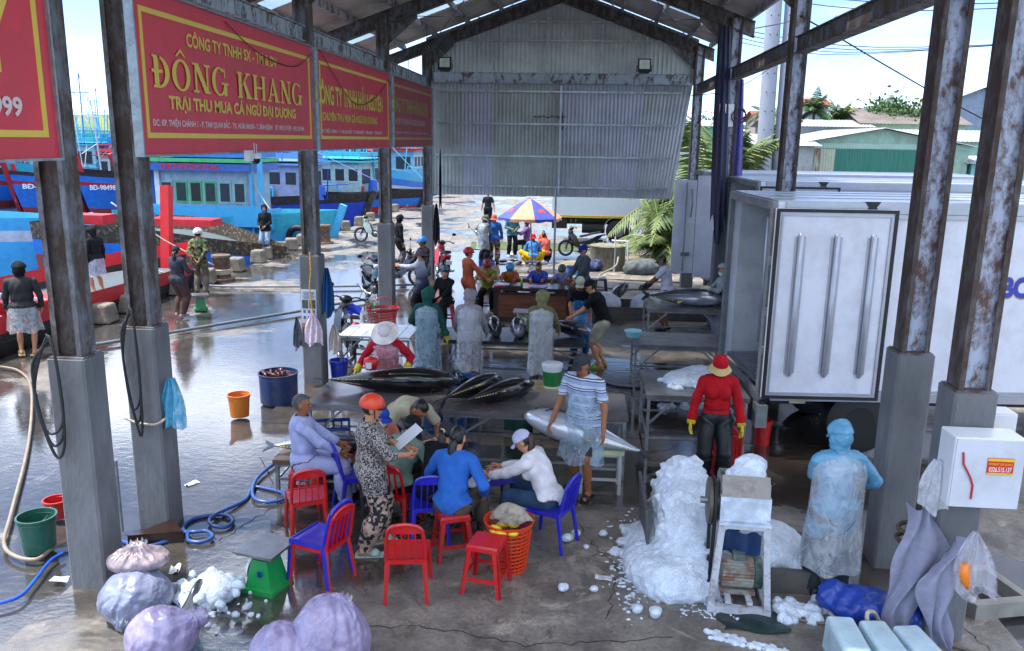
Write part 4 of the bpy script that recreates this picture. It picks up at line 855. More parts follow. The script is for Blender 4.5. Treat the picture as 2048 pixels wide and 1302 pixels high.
# ---- tunas
FINY = mat('finlet_yellow', 'c9b23a', rough=.4)
def tmat(name, lo, mid, hi, L_): return gradz(name, [(-.16*L_, lo), (-.02*L_, mid), (.09*L_, hi), (.16*L_, '08090c')], 2, rough=.18, metal=.35, noise=.05, coat=.6, nscale=9)
def tuna(loc, L_, yaw, roll, label, dark=True, pitch=0, fat=1., group='tunas on the tables'):
    """x: tail (-) to head (+), z: back; roll 90 lays it on its side"""
    mt = tmat('tuna_dark%g' % L_, '8f98a4', '30343c', '0a0b0f', L_) if dark else tmat('tuna_silver%g' % L_, 'c9d0da', 'a4adb9', '4a5360', L_)
    t = thing('tuna', loc, 0, label, 'fish', group); t.rotation_euler = (Matrix.Rotation(R(yaw), 3, 'Z') @ Matrix.Rotation(R(pitch), 3, 'Y') @ Matrix.Rotation(R(roll), 3, 'X')).to_euler()
    b = MB(); n, k = 30, 20; st = [(-.5, .014), (-.46, .02), (-.4, .036), (-.3, .065), (-.15, .105), (0, .13), (.12, .138), (.24, .13), (.34, .108), (.42, .075), (.47, .045), (.5, .012)]
    xs = np.array([q[0] for q in st]); rs = np.array([q[1] for q in st]); vs = []
    for i in range(n+1):
        u = i/n; x = -.5+u; r_ = float(np.interp(x, xs, rs))*L_*fat*1.22
        for j in range(k): a = 2*math.pi*j/k; vs.append((x*L_, r_*.70*math.cos(a), r_*math.sin(a)*1.0-.01*L_*(x > .2)*(x-.2)*5))
    b.add(vs, [(i*k+j, i*k+(j+1) % k, (i+1)*k+(j+1) % k, (i+1)*k+j) for i in range(n) for j in range(k)]+[tuple(range(k))[::-1], tuple(n*k+j for j in range(k))]); b.build('body', mt, t, smooth=True)
    FD = mat('tuna_fin_dark', '15161b', rough=.35, spec=.6)
    def fin(pts, th=.008): 
        b = MB(); b.prism([(p[0]*L_, p[1]*L_) for p in pts], th, Matrix.Translation((0, th/2, 0)) @ Matrix.Rotation(R(90), 4, 'X')); return b
    fin([(-.49, .02), (-.55, .1), (-.60, .17), (-.595, .1), (-.555, 0), (-.595, -.1), (-.60, -.17), (-.55, -.1), (-.49, -.02)]).build('tail_fin', FD, t)
    fin([(.14, .13), (.1, .2), (-.02, .15), (-.06, .12), (.05, .11)]).build('dorsal_fin', FD, t)
    for s in (1, -1): fin([(-.06, s*.11), (-.13, s*.21), (-.15, s*.19), (-.13, s*.10)]).build('sickle_fin', FINY, t)
    for s in (-1, 1): b = MB(); b.prism([(p[0]*L_, p[1]*L_) for p in [(.24, -.005), (.2, -.03), (.08, -.035), (-.02, -.02), (.1, .0), (.2, .012)]], .006, Matrix.Translation((0, s*.118*L_*fat, 0)) @ Matrix.Rotation(R(90), 4, 'X')); b.build('pectoral_fin', FD, t)
    for s in (1, -1):
        b = MB()
        for i in range(8):
            x = -.19-.032*i; r_ = float(np.interp(x, xs, rs))*fat*1.22; b.prism([(x*L_, s*(r_-.004)*L_), ((x-.012)*L_, s*(r_+.016)*L_), ((x-.026)*L_, s*(r_+.012)*L_), ((x-.012)*L_, s*(r_-.008)*L_)], .008, Matrix.Translation((0, .004, 0)) @ Matrix.Rotation(R(90), 4, 'X'))
        b.build('finlet_row', FINY, t)
    for s in (-1, 1):
        b = MB(); b.ell((.42*L_, s*.068*L_*fat, .015*L_), (.016*L_, .008*L_, .016*L_), 10, 5); b.build('eye', EYE, t)
        b = MB(); b.tube([(.3*L_, s*.083*L_*fat, .085*L_), (.27*L_, s*.111*L_*fat, .03*L_), (.27*L_, s*.111*L_*fat, -.03*L_), (.31*L_, s*.085*L_*fat, -.075*L_)], .006*L_, 5); b.build('gill_slit', mat('gill_red', '3a1216', rough=.4), t)
    return t
tuna((-2.28, 10.12, .94), 1.65, 6, 72, 'longest dark tuna, lying across the left end of the butchering bench', fat=.9)
tuna((-1.22, 9.98, .93), 1.12, 58, 62, 'dark tuna lying at a slant on the butchering bench, left one of the two together')
tuna((-.86, 9.86, .93), 1.1, 47, 70, 'dark tuna lying at a slant on the butchering bench, right one of the two together')
tuna((.12, 9.12, .70), 1.45, 158, 100, 'big silver tuna held by the man in the striped shirt', False, pitch=-8, fat=1.05)
tuna((-2.85, 8.85, .53), 1.1, 15, 90, 'pale tuna on the low stand behind the seated old man', False)
tuna((2.28, 16.6, .96), 1.55, -4, -75, 'glossy black tuna on the steel table beside the man in the white shirt', fat=.95)
for x, yw, lb, dk in ((-1.98, -96, 'head on tuna at the left end of the row on the low dark table', True), (-1.42, -84, 'tuna between the two left women in smocks on the low dark table', True), (-.98, -92, 'round silvery tuna beneath the green weighing scale on the low dark table', False), (-.62, -86, 'tuna just left of the woman in the olive hood on the low dark table', False), (-.12, -35, 'tuna lying sideways at the right end of the low dark table', False)):
    tuna((x, 14.45, .74), 1.0, yw, 15 if yw < -50 else 70, lb, dk, fat=1.1)
tuna((.95, 19.4, .45), 1.1, 50, 60, 'grey tuna propped on the ice box right of the desk', False, pitch=-25)
for i, (x, y, l, a) in enumerate(((-2.5, 27.2, .5, 20), (-2.1, 27.5, .55, -30), (-1.9, 26.9, .5, 60))): tuna((x, y, .05), l, a, 90, 'small grey fish on the ground near the parasol, %s' % ['by the blue plastic tray', 'behind the woman in flowered trousers', 'in front of the squatting woman'][i], False, group='small fish under the parasol')
tuna((-3.2, 26.75, .98), .85, -35, 30, 'slim silver fish held by the worker in the camouflage hat', False, pitch=28, fat=.6, group='small fish under the parasol')

# ---- buckets, tubs, baskets
def bucket(x, y, r_, h, c, label, name='bucket', z=0, handle=True, rim=True, cat='bucket', flare=1.18, fill=None, mt=None, group='buckets and tubs'):
    mt = mt or plastic(c); t = thing(name, (x, y, z), rnd.random()*2, label, cat, group); rb = r_/flare
    b = MB(); b.lathe([(0, 0), (rb, 0), (rb+(r_-rb)*.5, h*.5), (r_, h-.02), (r_+.012, h-.02), (r_+.014, h), (r_-.004, h), (rb-.004, .02), (0, .02)], n=28); b.build('shell', mt, t, smooth='auto')
    if rim: b = MB(); b.torus((0, 0, h*.86), r_*.985, .008, 'z', 28, 6); b.build('rim_band', mt, t, smooth=True)
    if handle: b = MB(); b.tube([(r_*math.cos(a)*1.02, .01+r_*.25*math.sin(a), h*.87-r_*.55*math.sin(a)) for a in [math.pi*i/12 for i in range(13)]], .005, 5); b.build('handle', GALV, t)
    if fill:
        b = MB()
        for i in range(10): a = rnd.random()*6.3; q = rnd.random()*r_*.6; b.tube([(q*math.cos(a), q*math.sin(a), h*.85), (q*math.cos(a)+rnd.uniform(-.1, .1), q*math.sin(a)+rnd.uniform(-.1, .1), h*1.0+rnd.random()*.05), (q*math.cos(a+1), q*math.sin(a+1), h*.85)], [.03, .035, .015], 7)
        b.lathe([(0, h*.84), (r_*.93, h*.84)], n=20); b.build(fill[1], fill[0], t, smooth=True)
    return t
bucket(-4.82, 11.15, .155, .33, 'd0741a', 'orange plastic bucket on the wet quay beside the dark blue barrel')
bucket(-4.5, 11.9, .29, .46, '17305c', 'dark blue cut barrel full of fish guts on the wet quay', 'cut_barrel', handle=False, flare=1.03, cat='barrel', fill=(mat('fish_guts', '5a3436', rough=.3, var=.5), 'fish_guts'))
bucket(-3.93, 13.2, .155, .33, '1534b0', 'bright blue bucket beside the concrete base of the notice column')
bucket(-1.72, 11.75, .36, .5, '14528c', 'large round blue tub of water behind the bench', 'round_tub', handle=False, flare=1.08, cat='tub', fill=(mat('dark_water', '14303c', rough=.08), 'water'))
bucket(-1.78, 11.0, .34, .45, '12447c', 'dark blue round tub just behind the two tunas', 'round_tub', handle=False, flare=1.1, cat='tub', fill=(mat('dark_water', '14303c', rough=.08), 'water'))
bucket(-.72, 11.2, .27, .55, '1d5a50', 'green round tub beside the white foam cooler', 'round_tub', handle=False, flare=1.15, cat='tub')
bucket(-5.15, 7.05, .17, .36, '1d5a4c', 'dark green bucket half hidden behind the nearest harbour-side column')
bucket(-5.42, 7.75, .12, .2, 'b8201c', 'small red bucket behind the dark green bucket', handle=False)
bucket(1.0, 13.7, .14, .11, '8fcad6', 'pale blue basin on the corner of the empty steel table', 'basin', z=.78, handle=False, rim=False, cat='basin', flare=1.3)
bucket(2.6, 10.9, .12, .35, 'c01a1c', 'red plastic jug standing under the iced table', 'jug', handle=False, cat='jug')
bucket(1.4, 12.6, .28, .22, '1c1c1e', 'black tub on the floor under the steel tables', 'round_tub', handle=False, cat='tub')
GRN = plastic('1f7a3c')
t = thing('paint_pail', (-.28, 11.15, .62), .4, 'white lidded pail with a green label standing on the foam cooler', 'pail')
b = MB(); b.lathe([(0, 0), (.12, 0), (.14, .3), (0, .3)], n=28); b.build('shell', WP, t, smooth='auto')
b = MB(); b.lathe([(.124, .03), (.1385, .24)], n=28); b.build('label', GRN, t, smooth='auto')
b = MB(); b.lathe([(0, .345), (.135, .345), (.15, .335), (.15, .29), (.14, .29)], n=28); b.build('lid', WP, t, smooth='auto')
t = thing('foam_cooler', (-.22, 11.2, 0), .03, 'dirty white foam cooler box with a yellowed lid behind the bench', 'cooler'); FOAM = mat('dirty_foam', 'b9b6ae', rough=.9, dirt='4a3526', dirtamt=.8, ds=4, ramp=(.5, .62))
b = MB(); b.box((0, 0, .28), (.62, .5, .56)); b.build('box', FOAM, t); b = MB(); b.box((0, 0, .59), (.68, .55, .06)); b.build('lid', mat('yellowed_foam', 'b3a477', rough=.9, dirt='5a4a30', dirtamt=.6), t)
def basket(x, y, r0, r1, h, c, label, z=0, n=26, rows=9, scale=(1, 1), ear=False, cat='basket', group='baskets'):
    m_ = plastic(c); t = thing('plastic_basket', (x, y, z), .3, label, cat, group); b = MB()
    f = lambda a, v: ((r0+(r1-r0)*v)*math.cos(a)*scale[0], (r0+(r1-r0)*v)*math.sin(a)*scale[1], h*v)
    for i in range(n): a = 2*math.pi*i/n; b.bar(f(a, .02), f(a, .9), .018, .007)
    for j in range(rows+1):
        v = .02+.88*j/rows; p = [f(2*math.pi*i/n, v) for i in range(n)]
        for i in range(n): b.bar(p[i], p[(i+1) % n], .007, .018 if j else .03)
    b.lathe([(0, .01), (r0, .01)], n=20, sx=scale[0], sy=scale[1]); b.build('lattice', m_, t)
    b = MB(); vs = [(r1*.93, h*.86), (r1*1.02, h*.9), (r1*1.05, h), (r1*1.08, h), (r1*1.08, h*.97), (r1*.96, h*.86)]; b.lathe(vs, n=28, sx=scale[0], sy=scale[1]); b.build('rim', m_, t, smooth='auto'); return t
bk = basket(-.55, 7.2, .165, .225, .5, 'd8421a', 'tall orange plastic basket topped with a folded sack', rows=11)
b = MB(); b.grid(lambda u, v: ((u-.5)*.34+.03*math.sin(v*7), (v-.5)*.3, .50+.13*(1-abs(2*u-1)**2)*(1-abs(2*v-1)**2)+.02*math.sin(u*9+v*7)), 12, 12); o = b.build('folded_sack', mat('dirty_sack', '9c9484', rough=.9, dirt='3c342c', dirtamt=.7, ds=7), None, smooth=True, loc=(-.53, 7.24, 0), rz=.3); tag(o, 'dirty folded sack stuffed in the top of the orange basket', 'sack')
b = MB()
for i in range(9): a = rnd.random()*6; b.ell((.1*math.cos(a), .1*math.sin(a)-.05, .44+.03*rnd.random()), (.06, .04, .03), 10, 5)
tag(b.build('rubber_gloves', plastic('e0c020'), None, True, loc=(-.57, 7.12, 0)), 'yellow rubber gloves stuffed in the orange basket', 'gloves')
rb = basket(-4.12, 17.2, .24, .34, .42, '9a1620', 'red round basket standing at the foot of a harbour-side column', n=22, rows=6, scale=(1, .8)); b = MB(); b.tube([(-.3, 0, .4), (-.2, 0, .58), (0, 0, .64), (.2, 0, .58), (.3, 0, .4)], .012, 6); b.build('handle', plastic('9a1620'), rb)
b = MB()
for i in range(12): b.tube([(-.16, 0, .38), (-.2+rnd.uniform(-.08, .08), rnd.uniform(-.08, .08), .52+rnd.random()*.05)], [.012, .003], 5)
tag(b.build('green_fringe', plastic('30b060'), None, loc=(-4.15, 17.2, 0)), 'green plastic strips poking out of the red basket', 'strips')
def crate(x, y, z, rz, d, c, label, fillm=None, name='plastic_crate', group='crates'):
    m_ = plastic(c); t = thing(name, (x, y, z), R(rz), label, 'crate', group); w, l, h = d
    for sx, sy in ((1, 0), (-1, 0), (0, 1), (0, -1)):
        b = MB(); n = 6
        L_ = l if sx else w
        for k in (0, .5, 1): b.box((sx*(w/2-.01), sy*(l/2-.01), .02+(h-.04)*k), (.02 if sx else L_, .02 if sy else L_, .04))
        for i in range(n+1):
            o = -L_/2+L_*i/n*.98+.01*L_; b.box((sx*(w/2-.01) if sx else o, sy*(l/2-.01) if sy else o, h/2), (.014 if sx else .02, .014 if sy else .02, h-.05))
        b.build('side_wall', m_, t)
    b = MB(); b.box((0, 0, .01), (w-.05, l-.05, .014)); b.build('floor_panel', m_, t); return t
crate(-3.0, 9.3, .0, 20, (.6, .42, .3), '12356e', 'dark blue crate on the floor under the butchering bench')
crate(-2.98, 9.32, .31, 14, (.6, .42, .28), '153a78', 'dark blue crate stacked on another under the bench')
crate(1.72, 7.85, .0, 0, (.3, .34, .2), 'c0202a', 'small bright red crate behind the ice crusher')
crate(-2.9, 26.6, .0, 10, (.5, .35, .15), '1c3a9a', 'flat blue tray on the ground beside the fish holder', group='crates')
for i, y in enumerate((10.2,)): crate(1.9, 9.8, 0, 5, (.3, .4, .55), 'b81418', 'tall red box between the iced table and the worker in red')

# ---- spring scales
def scale_(x, y, rz, c, label, s=1., top=STAIN, z=0):
    m_ = plastic(c); t = thing('weighing_scale', (x, y, z), R(rz), label, 'scale', 'weighing scales'); t.scale = (s, s, s)
    b = MB(); b.box((0, 0, .02), (.30, .30, .04)); b.add([(-.12, -.12, .04), (.12, -.12, .04), (.12, .12, .04), (-.12, .12, .04), (-.07, -.09, .27), (.07, -.09, .27), (.07, .09, .27), (-.07, .09, .27)], [(0, 1, 5, 4), (1, 2, 6, 5), (2, 3, 7, 6), (3, 0, 4, 7), (4, 5, 6, 7)]); b.build('body', m_, t)
    b = MB(); b.lathe([(0, .025), (.1, .025), (.108, 0)], n=28); o = b.build('dial', mat('dial_face', 'd8dcd6', rough=.3), t, smooth='auto'); o.matrix_local = Matrix.Translation((-.105, 0, .16)) @ Matrix.Rotation(R(-90+8), 4, 'Y')
    b = MB(); b.bar((-.133, 0, .16), (-.133, .05, .21), .006); b.build('pointer', plastic('c01a1c'), t)
    b = MB(); b.box((0, 0, .30), (.05, .05, .08)); b.box((0, 0, .355), (.36, .36, .016)); b.box((0, 0, .34), (.33, .33, .02)); b.build('platform', top, t)
    b = MB(); b.box((.02, -.125, .17), (.035, .004, .05), rx=R(7)); b.build('plate_label', plastic('1a2a9a'), t); return t
scale_(-2.70, 6.62, -14, '0f9a4e', 'green weighing scale with a square steel plate in the foreground', 1.12)
scale_(-8.72, 18.35, -60, '0f8a50', 'green weighing scale with a round dial beside the woman in brown trousers', 1.)
scale_(-.93, 14.8, 90, '0f8a50', 'green weighing scale standing behind the row of tunas', 1., z=.58)
scale_(-3.0, 27.0, 0, '0f8a60', 'green weighing scale on the ground beside the fish holder', .9)
scale_(-1.32, 24.9, 90, 'a8202a', 'red weighing scale in front of the squatting woman', 1.1)

# ---- small things on tables
PAPER = mat('paper', 'c9ccd6', rough=.8, var=.05)
def sheet(name, x, y, z, rz, w, d, mt, label, cat, rx=0, ry=0, th=.006, group=None):
    b = MB(); b.box((0, 0, 0), (w, d, th)); o = b.build(name, mt, loc=(x, y, z)); o.rotation_euler = (R(rx), R(ry), R(rz)); return tag(o, label, cat, group)
sheet('document_sheets', -1.60, 7.62, 1.12, -60, .21, .3, PAPER, 'white papers held by the woman in the orange helmet', 'paper', rx=35)
sheet('document_sheets', -1.35, 8.62, .72, 20, .3, .21, PAPER, 'white papers under the hand of the stooping man', 'paper')
sheet('folding_table_top', -.82, 8.1, .52, 25, .5, .42, plastic('20249c'), 'dark blue low table top between the women writing', 'table')
b = MB()
for i in (-1, 1):
    for j in (-1, 1): b.cyl((i*.18, j*.14, -.5), (i*.18, j*.14, -.01), .014)
tag(b.build('table_trestle', BLKPL, loc=(-.82, 8.1, .51), rz=R(25)), 'black legs under the low blue table', 'table leg')
b = MB()
for i in range(6): b.ell((rnd.uniform(-.08, .08), rnd.uniform(-.05, .05), .02), (.05, .03, .018), 10, 5)
tag(b.build('rubber_gloves', plastic('e0c020'), smooth=True, loc=(-.88, 8.15, .53)), 'crumpled yellow rubber gloves on the low blue table', 'gloves')
sheet('notebook', -.95, 7.92, .535, -20, .2, .26, PAPER, 'open white notebook on the low blue table', 'notebook', th=.015)
for i, (x, c, l, r_) in enumerate(((-1.62, 'b02430', 'red ledger', 10), (-.82, 'b7a9cf', 'lilac writing pad', -12), (-1.36, '1c1f24', 'black clipboard', 4), (-1.58, 'd4d6e0', 'white sheaf of papers', -6))):
    sheet('ledger', x, 18.05+(.06 if i == 3 else 0), .835+(.02 if i == 3 else 0), r_, .36 if i != 3 else .24, .24 if i != 3 else .18, plastic(c), l+' lying on the wooden desk', 'book', th=.02)
t = thing('drink_bottle', (-1.18, 18.0, .82), 0, 'small green drink bottle with a yellow cap on the desk', 'bottle')
b = MB(); b.lathe([(0, 0), (.03, 0), (.032, .1), (.014, .16), (.013, .18)], n=14); b.build('bottle_body', plastic('2f9a40'), t, smooth=True); b = MB(); b.cyl((0, 0, .16), (0, 0, .215), .022, .012, 12); b.build('cap', plastic('e6d81a'), t)
t = thing('water_jar', (-.12, 22.2, 0), 0, 'big blue plastic water jar behind the desk', 'water jar')
b = MB(); b.lathe([(0, 0), (.2, 0), (.22, .05), (.21, .1), (.225, .15), (.21, .22), (.225, .28), (.21, .36), (.225, .42), (.2, .5), (.12, .58), (.11, .66)], n=24); b.build('jar_body', mat('blue_pet', '2a6cc8', rough=.15, var=.1, spec=.7), t, smooth=True); b = MB(); b.cyl((0, 0, .64), (0, 0, .7), .13, n=20); b.build('lid', plastic('1a56b0'), t)
# hand jug held by the worker in the sun hat
t = thing('red_jug', (-2.72, 10.62, 1.0), 0, 'red plastic scoop jug hanging from a yellow gloved hand', 'jug'); b = MB(); b.lathe([(0, -.1), (.07, -.08), (.105, .02), (.09, .08), (.02, .11)], n=20, sy=.8); b.build('jug_body', plastic('c8181c'), t, smooth=True); b = MB(); b.box((-.01, -.084, .0), (.08, .006, .08), rz=0); b.build('label', WP, t)
# ================================================================ PEOPLE
c_ = cloth; YG_ = plastic('d8bc1c'); BG = plastic('1c2420'); BOOTW = plastic('d8d8dc'); SAND = plastic('9fc0b8')
FLOR = cells('patchwork_print', ['17161a', 'a8877c', '17161a', '8c7a70', 'b09a88', '221f24'], 30, rand=.85, metric='CHEBYCHEV'); FLOR2 = cells('flower_print', ['2c1a16', 'b79a86', '3a221c', '8c6a58'], 18)
TWEED = cells('tweed_print', ['1d1c1e', '8c8680', '38363a', 'a09a92'], 95); CAMO = cells('camouflage', ['3a4426', '56603a', '1c2414', '7b7a54'], 17)
STRP = stripes('striped_polo', [(0, '8fa0c0'), (.4, '252a38'), (.5, 'c8cdd8'), (.62, '39415a'), (.72, 'b8c2d4')], 9); CHK = cells('check_print', ['1c1c20', '8a8a8c', '1c1c20'], 30, rand=0)
DYE = gradz('dip_dyed_jacket', [(.7, '1a1c2c'), (1.0, '3a4562'), (1.25, '9aa2b0'), (1.45, 'a5adba')], 2, rough=.85)
RAINB = mat('thin_blue_raincoat', '5a98ba', rough=.35, var=.2, vs=8, bump=.8, bs=14, spec=.6)
NV = .0105
# foreground group
person('old man in pale lilac pyjamas sitting on a red stool', (-2.90, 8.33), -72, 1.62, hip=.53, lean=-2, top=(c_('a9b2dc'), 'l', -.16), bot=(c_('a5aed6'), 'l', .03), shoes=(BLKPL, 's'), gear=[('hair', GREYH)], hands=((-.14, .42, .62), (.16, .45, .6)), feet=((-.14, .5, 0), (.12, .42, 0)), head=(-10, 0), vox=NV, wd=1.08, skin=SKIN2)
person('woman in an orange helmet and patterned blouse standing with papers', (-1.93, 7.42), -68, 1.58, top=(TWEED, 'm', -.22), bot=(FLOR, 'l', .03), shoes=(SAND, 'o'), gear=[('helmet', plastic('d8401a'))], hands=((-.05, .36, 1.02), (.12, .34, 1.0)), elb=((-1, -.4, -.8), (1, -.4, -.8)), head=(0, 12), fem=True, wd=1.1, vox=NV, feet=((-.12, .08, 0), (.12, -.1, 0)))
person('man in a beige shirt bending low over papers on the table edge', (-1.98, 9.12), -150, 1.66, hip=.84, lean=72, top=(c_('a8a48c'), 's', -.1), bot=(c_('2a2c30'), 'l'), hands=((-.22, .62, .72), (.2, .6, .78)), gear=[], apron=('front', FILMW, .4), head=(20, 20), vox=NV, skin=SKIN2, feet=((-.16, .0, 0), (.16, -.05, 0)))
person('woman in a grey green top and black cap seated with her back turned', (-1.78, 7.98), -35, 1.56, hip=.47, lean=18, top=(c_('6f8a7e'), 'l', -.1), bot=(c_('15161a'), 'l', .02), shoes=(BLACK, 'o'), gear=[('cap', c_('15161c')), ('hair', HAIR), ('mask', WP)], hands=((-.1, .48, .75), (.2, .42, .72)), feet=((-.16, .42, 0), (.14, .4, 0)), head=(-10, 15), fem=True, vox=NV)
person('woman in black with a long braid seated beside the blue jacket', (-1.40, 7.82), -30, 1.55, hip=.47, lean=22, top=(c_('14161e'), 'l', -.12), bot=(c_('1a1a20'), 'l', .02), shoes=(BLACK, 's'), gear=[('cap', c_('2e2a34')), ('hair', HAIR), ('pony', mat('hair_brown_tint', '2a211a', rough=.45, var=.4, vs=40, stretch=(4, 4, .6)), .5)], hands=((-.1, .5, .62), (.2, .45, .62)), feet=((-.15, .4, 0), (.15, .4, 0)), head=(10, 22), fem=True, vox=NV)
person('woman in a bright blue jacket with a long ponytail sitting on a red stool', (-1.13, 7.45), -12, 1.62, hip=.52, lean=12, top=(c_('2c62b4'), 'l', -.1), bot=(c_('544a44'), 'l', .02), shoes=(BLKPL, 's'), gear=[('hair', HAIR), ('pony', HAIR, .5)], hands=((-.2, .38, .72), (.26, .22, .56)), feet=((-.16, .45, 0), (.2, .42, 0)), head=(-4, 12), fem=True, vox=NV, wd=1.02)
person('woman in a white sweater and white cap writing from a blue chair', (-.20, 7.80), 72, 1.6, hip=.47, lean=26, top=(c_('d2d0d4'), 'l', -.08), bot=(c_('28405a'), 'l', .02), shoes=(BLACK, 's'), gear=[('cap', c_('b4b8d0')), ('long', mat('hair_reddish', '3a1714', rough=.45, var=.4, vs=40, stretch=(4, 4, .6)), .2)], hands=((-.08, .62, .62), (.16, .6, .64)), feet=((-.18, .42, 0), (.16, .35, 0)), head=(0, 25), fem=True, vox=NV)
person('woman in a blue cap and face mask seated behind the orange helmet', (-2.12, 8.42), -140, 1.54, hip=.47, lean=10, top=(c_('b8705e'), 'l', -.1), bot=(cells('orange_print', ['8c3a24', '5a2418', 'a85a3a'], 30), 'l', .02), shoes=(BLACK, 's'), gear=[('cap', c_('24409a')), ('hair', HAIR), ('mask', WP)], head=(20, 10), feet=((-.15, .4, 0), (.15, .4, 0)), hands=((-.15, .35, .65), (.15, .35, .65)), fem=True)
person('stout man in a striped polo shirt and plastic apron with black gloves', (.16, 9.05), 148, 1.68, top=(STRP, 's', -.06), bot=(c_('3c3a3c'), 's'), shoes=(BLACK, 'o'), gloves=None, gear=[('cap', c_('34373c'))], apron=('front', FILMB, .42), hands=((-.36, .18, .80), (.32, .24, .78)), head=(-14, 10), vox=NV, wd=1.18, skin=SKIN2, lean=6, feet=((-.14, .1, 0), (.15, -.12, 0)))
person('worker in a red top, red bucket hat and yellow gloves facing the viewer', (1.70, 9.42), 176, 1.60, top=(c_('b3141f'), 'l', .06), bot=(mat('wet_black_trousers', '14181c', rough=.5, bump=.5, bs=12), 'l', .032), shoes=(BLACK, 'b'), gloves=YG_, gear=[('bucket', c_('b3141f'), c_('c9b078')), ('scarf', c_('b3141f')), ('mask', mat('pink_mask', 'c98fa8', rough=.8))], hands=((-.30, .1, .74), (.30, .08, .74)), fem=True, vox=NV, wd=1.02, head=(4, 18))
person('worker in a thin blue hooded raincoat and clear smock with her back turned', (2.36, 7.02), 6, 1.62, top=(RAINB, 'l', -.3), bot=(c_('2a3438'), 'l', .03), shoes=(BLACK, 'b'), gloves=YG_, gear=[('hood', RAINB), ('cap', c_('6fa6c4'))], apron=('full', FILM, .3), hands=((-.06, .38, 1.0), (.33, .22, .95)), elb=((-.4, -.2, -1), (.9, -.3, -.7)), vox=NV, wd=1.12, head=(10, 5))
# behind the bench
person('worker in a white sun hat and red sleeves under a clear smock', (-2.55, 10.95), 178, 1.56, top=(c_('b0182a'), 'l', -.1), bot=(c_('26504a'), 'l', .02), gloves=YG_, gear=[('sunhat', c_('d8d0cc')), ('mask', WP), ('hair', HAIR)], apron=('full', film('pink_tinted_film', 'd9c4d6', .38), .3), hands=((.42, .12, .85), (-.30, .22, .92))[::-1], head=(0, 35), lean=14, fem=True, shoes=(BLACK, 's'))
person('worker in a dark green hood and clear smock seen from behind, leftmost of three', (-2.40, 13.1), 4, 1.6, top=(c_('1a4a44'), 'l', -.1), bot=(c_('2c3a50'), 'l', .025), gloves=YG_, gear=[('hood', c_('1c5048')), ('cap', c_('1c5048'))], apron=('full', FILMB, .25), hands=((-.22, .3, .95), (.34, .05, .72)), head=(-35, 5), shoes=(BLACK, 'b'))
person('worker in a grey hood and clear smock seen from behind, middle of three', (-1.72, 13.2), -3, 1.58, top=(c_('8f8a90'), 'l', -.1), bot=(c_('5a5054'), 'l', .025), gloves=c_('77806a'), gear=[('hood', c_('8a8488'))], apron=('full', FILM, .25), hands=((-.26, .3, .8), (.26, .3, .78)), head=(0, 18), shoes=(BLACK, 'b'))
person('worker in an olive hood and clear smock seen from behind, rightmost of three', (-.53, 13.25), -5, 1.58, top=(c_('6b6a4c'), 'l', -.1), bot=(c_('3c4246'), 'l', .025), gear=[('hood', c_('7a7a56'))], apron=('full', FILMW, .22), hands=((-.24, .3, .85), (.26, .32, .85)), head=(0, 15), shoes=(BLACK, 'b'))
person('man in a black polo, pale cap and blue apron bending over the tunas', (.12, 15.35), 175, 1.66, lean=30, top=(c_('14151a'), 's', -.08), bot=(c_('2a6aa8'), 'l', .03), gear=[('cap', c_('a3ab98'))], apron=('front', film('blue_film', '2f86c8', .9), .25), hands=((-.2, .38, .75), (.12, .4, .68)), head=(0, 15), shoes=(BLACK, 'b'), skin=SKIN2)
person('man in a black polo and beige shorts leaning in from the right', (.52, 14.55), 82, 1.68, lean=22, hip=.86, top=(c_('121318'), 's', -.08), bot=(c_('a8a792'), 's', .03), gear=[('cap', c_('16171a'))], hands=((-.16, .55, .92), (.18, .5, .95)), head=(0, 15), shoes=(plastic('6fae2a'), 'o'), wd=1.1)
person('man in a grey hoodie and blue cap standing behind the desk end', (.18, 18.75), 120, 1.7, top=(c_('4c5258'), 'l', -.12), bot=(c_('17181c'), 'l'), gear=[('cap', c_('1e2a8c'))], hands=((-.12, .3, .88), (.2, .3, .85)), head=(0, 12), shoes=(BLACK, 's'))
for x, y, c, g, lb, fc, hh in ((-2.08, 19.35, '8a8a34', [('helmet', plastic('8c1c20'))], 'woman in an olive top and dark red helmet writing at the desk', 182, 1.62), (-1.53, 19.3, 'a4592c', [('helmet', plastic('2a86b8'))], 'woman in a rust brown top and sky blue helmet writing at the desk', 180, 1.5),
        (-.86, 19.35, '3c55b0', [('hair', HAIR), ('glasses', BLKPL)], 'woman in a blue jacket and glasses writing at the desk', 178, 1.6), (-.28, 19.3, '8c8fc0', [('helmet', plastic('3a444c')), ('mask', WP)], 'woman in a pale lilac jacket and grey helmet at the desk end', 170, 1.48)):
    person(lb, (x, y), fc, hh, hip=.5, lean=16, top=(c_(c), 'l', -.12), bot=(c_('1a1a1e'), 'l', .02), gear=g, hands=((-.14, .62, .86), (.16, .6, .86)), feet=((-.14, .35, 0), (.14, .35, 0)), head=(0, 22), fem=True, shoes=(BLACK, 's'), vox=.015)
person('woman in a rust orange jacket and red helmet standing left of the desk', (-2.42, 18.35), -55, 1.6, top=(c_('b0583c'), 'l', -.2), bot=(CHK, 'l', .03), gear=[('helmet', plastic('b8161e')), ('mask', WP), ('hair', HAIR)], hands=((-.1, .2, .85), (.25, .38, .88)), fem=True, shoes=(BLACK, 's'), vox=.015)
person('woman in black with a teal helmet and cream bag sitting on a red stool', (-2.85, 17.85), 160, 1.6, hip=.5, lean=5, top=(c_('16171a'), 'l', -.15), bot=(c_('17181c'), 'l', .04), gear=[('helmet', plastic('2c5a60'))], hands=((-.1, .42, .6), (.12, .42, .6)), feet=((-.14, .4, 0), (.16, .42, 0)), head=(30, -12), fem=True, shoes=(BLACK, 's'), vox=.015)
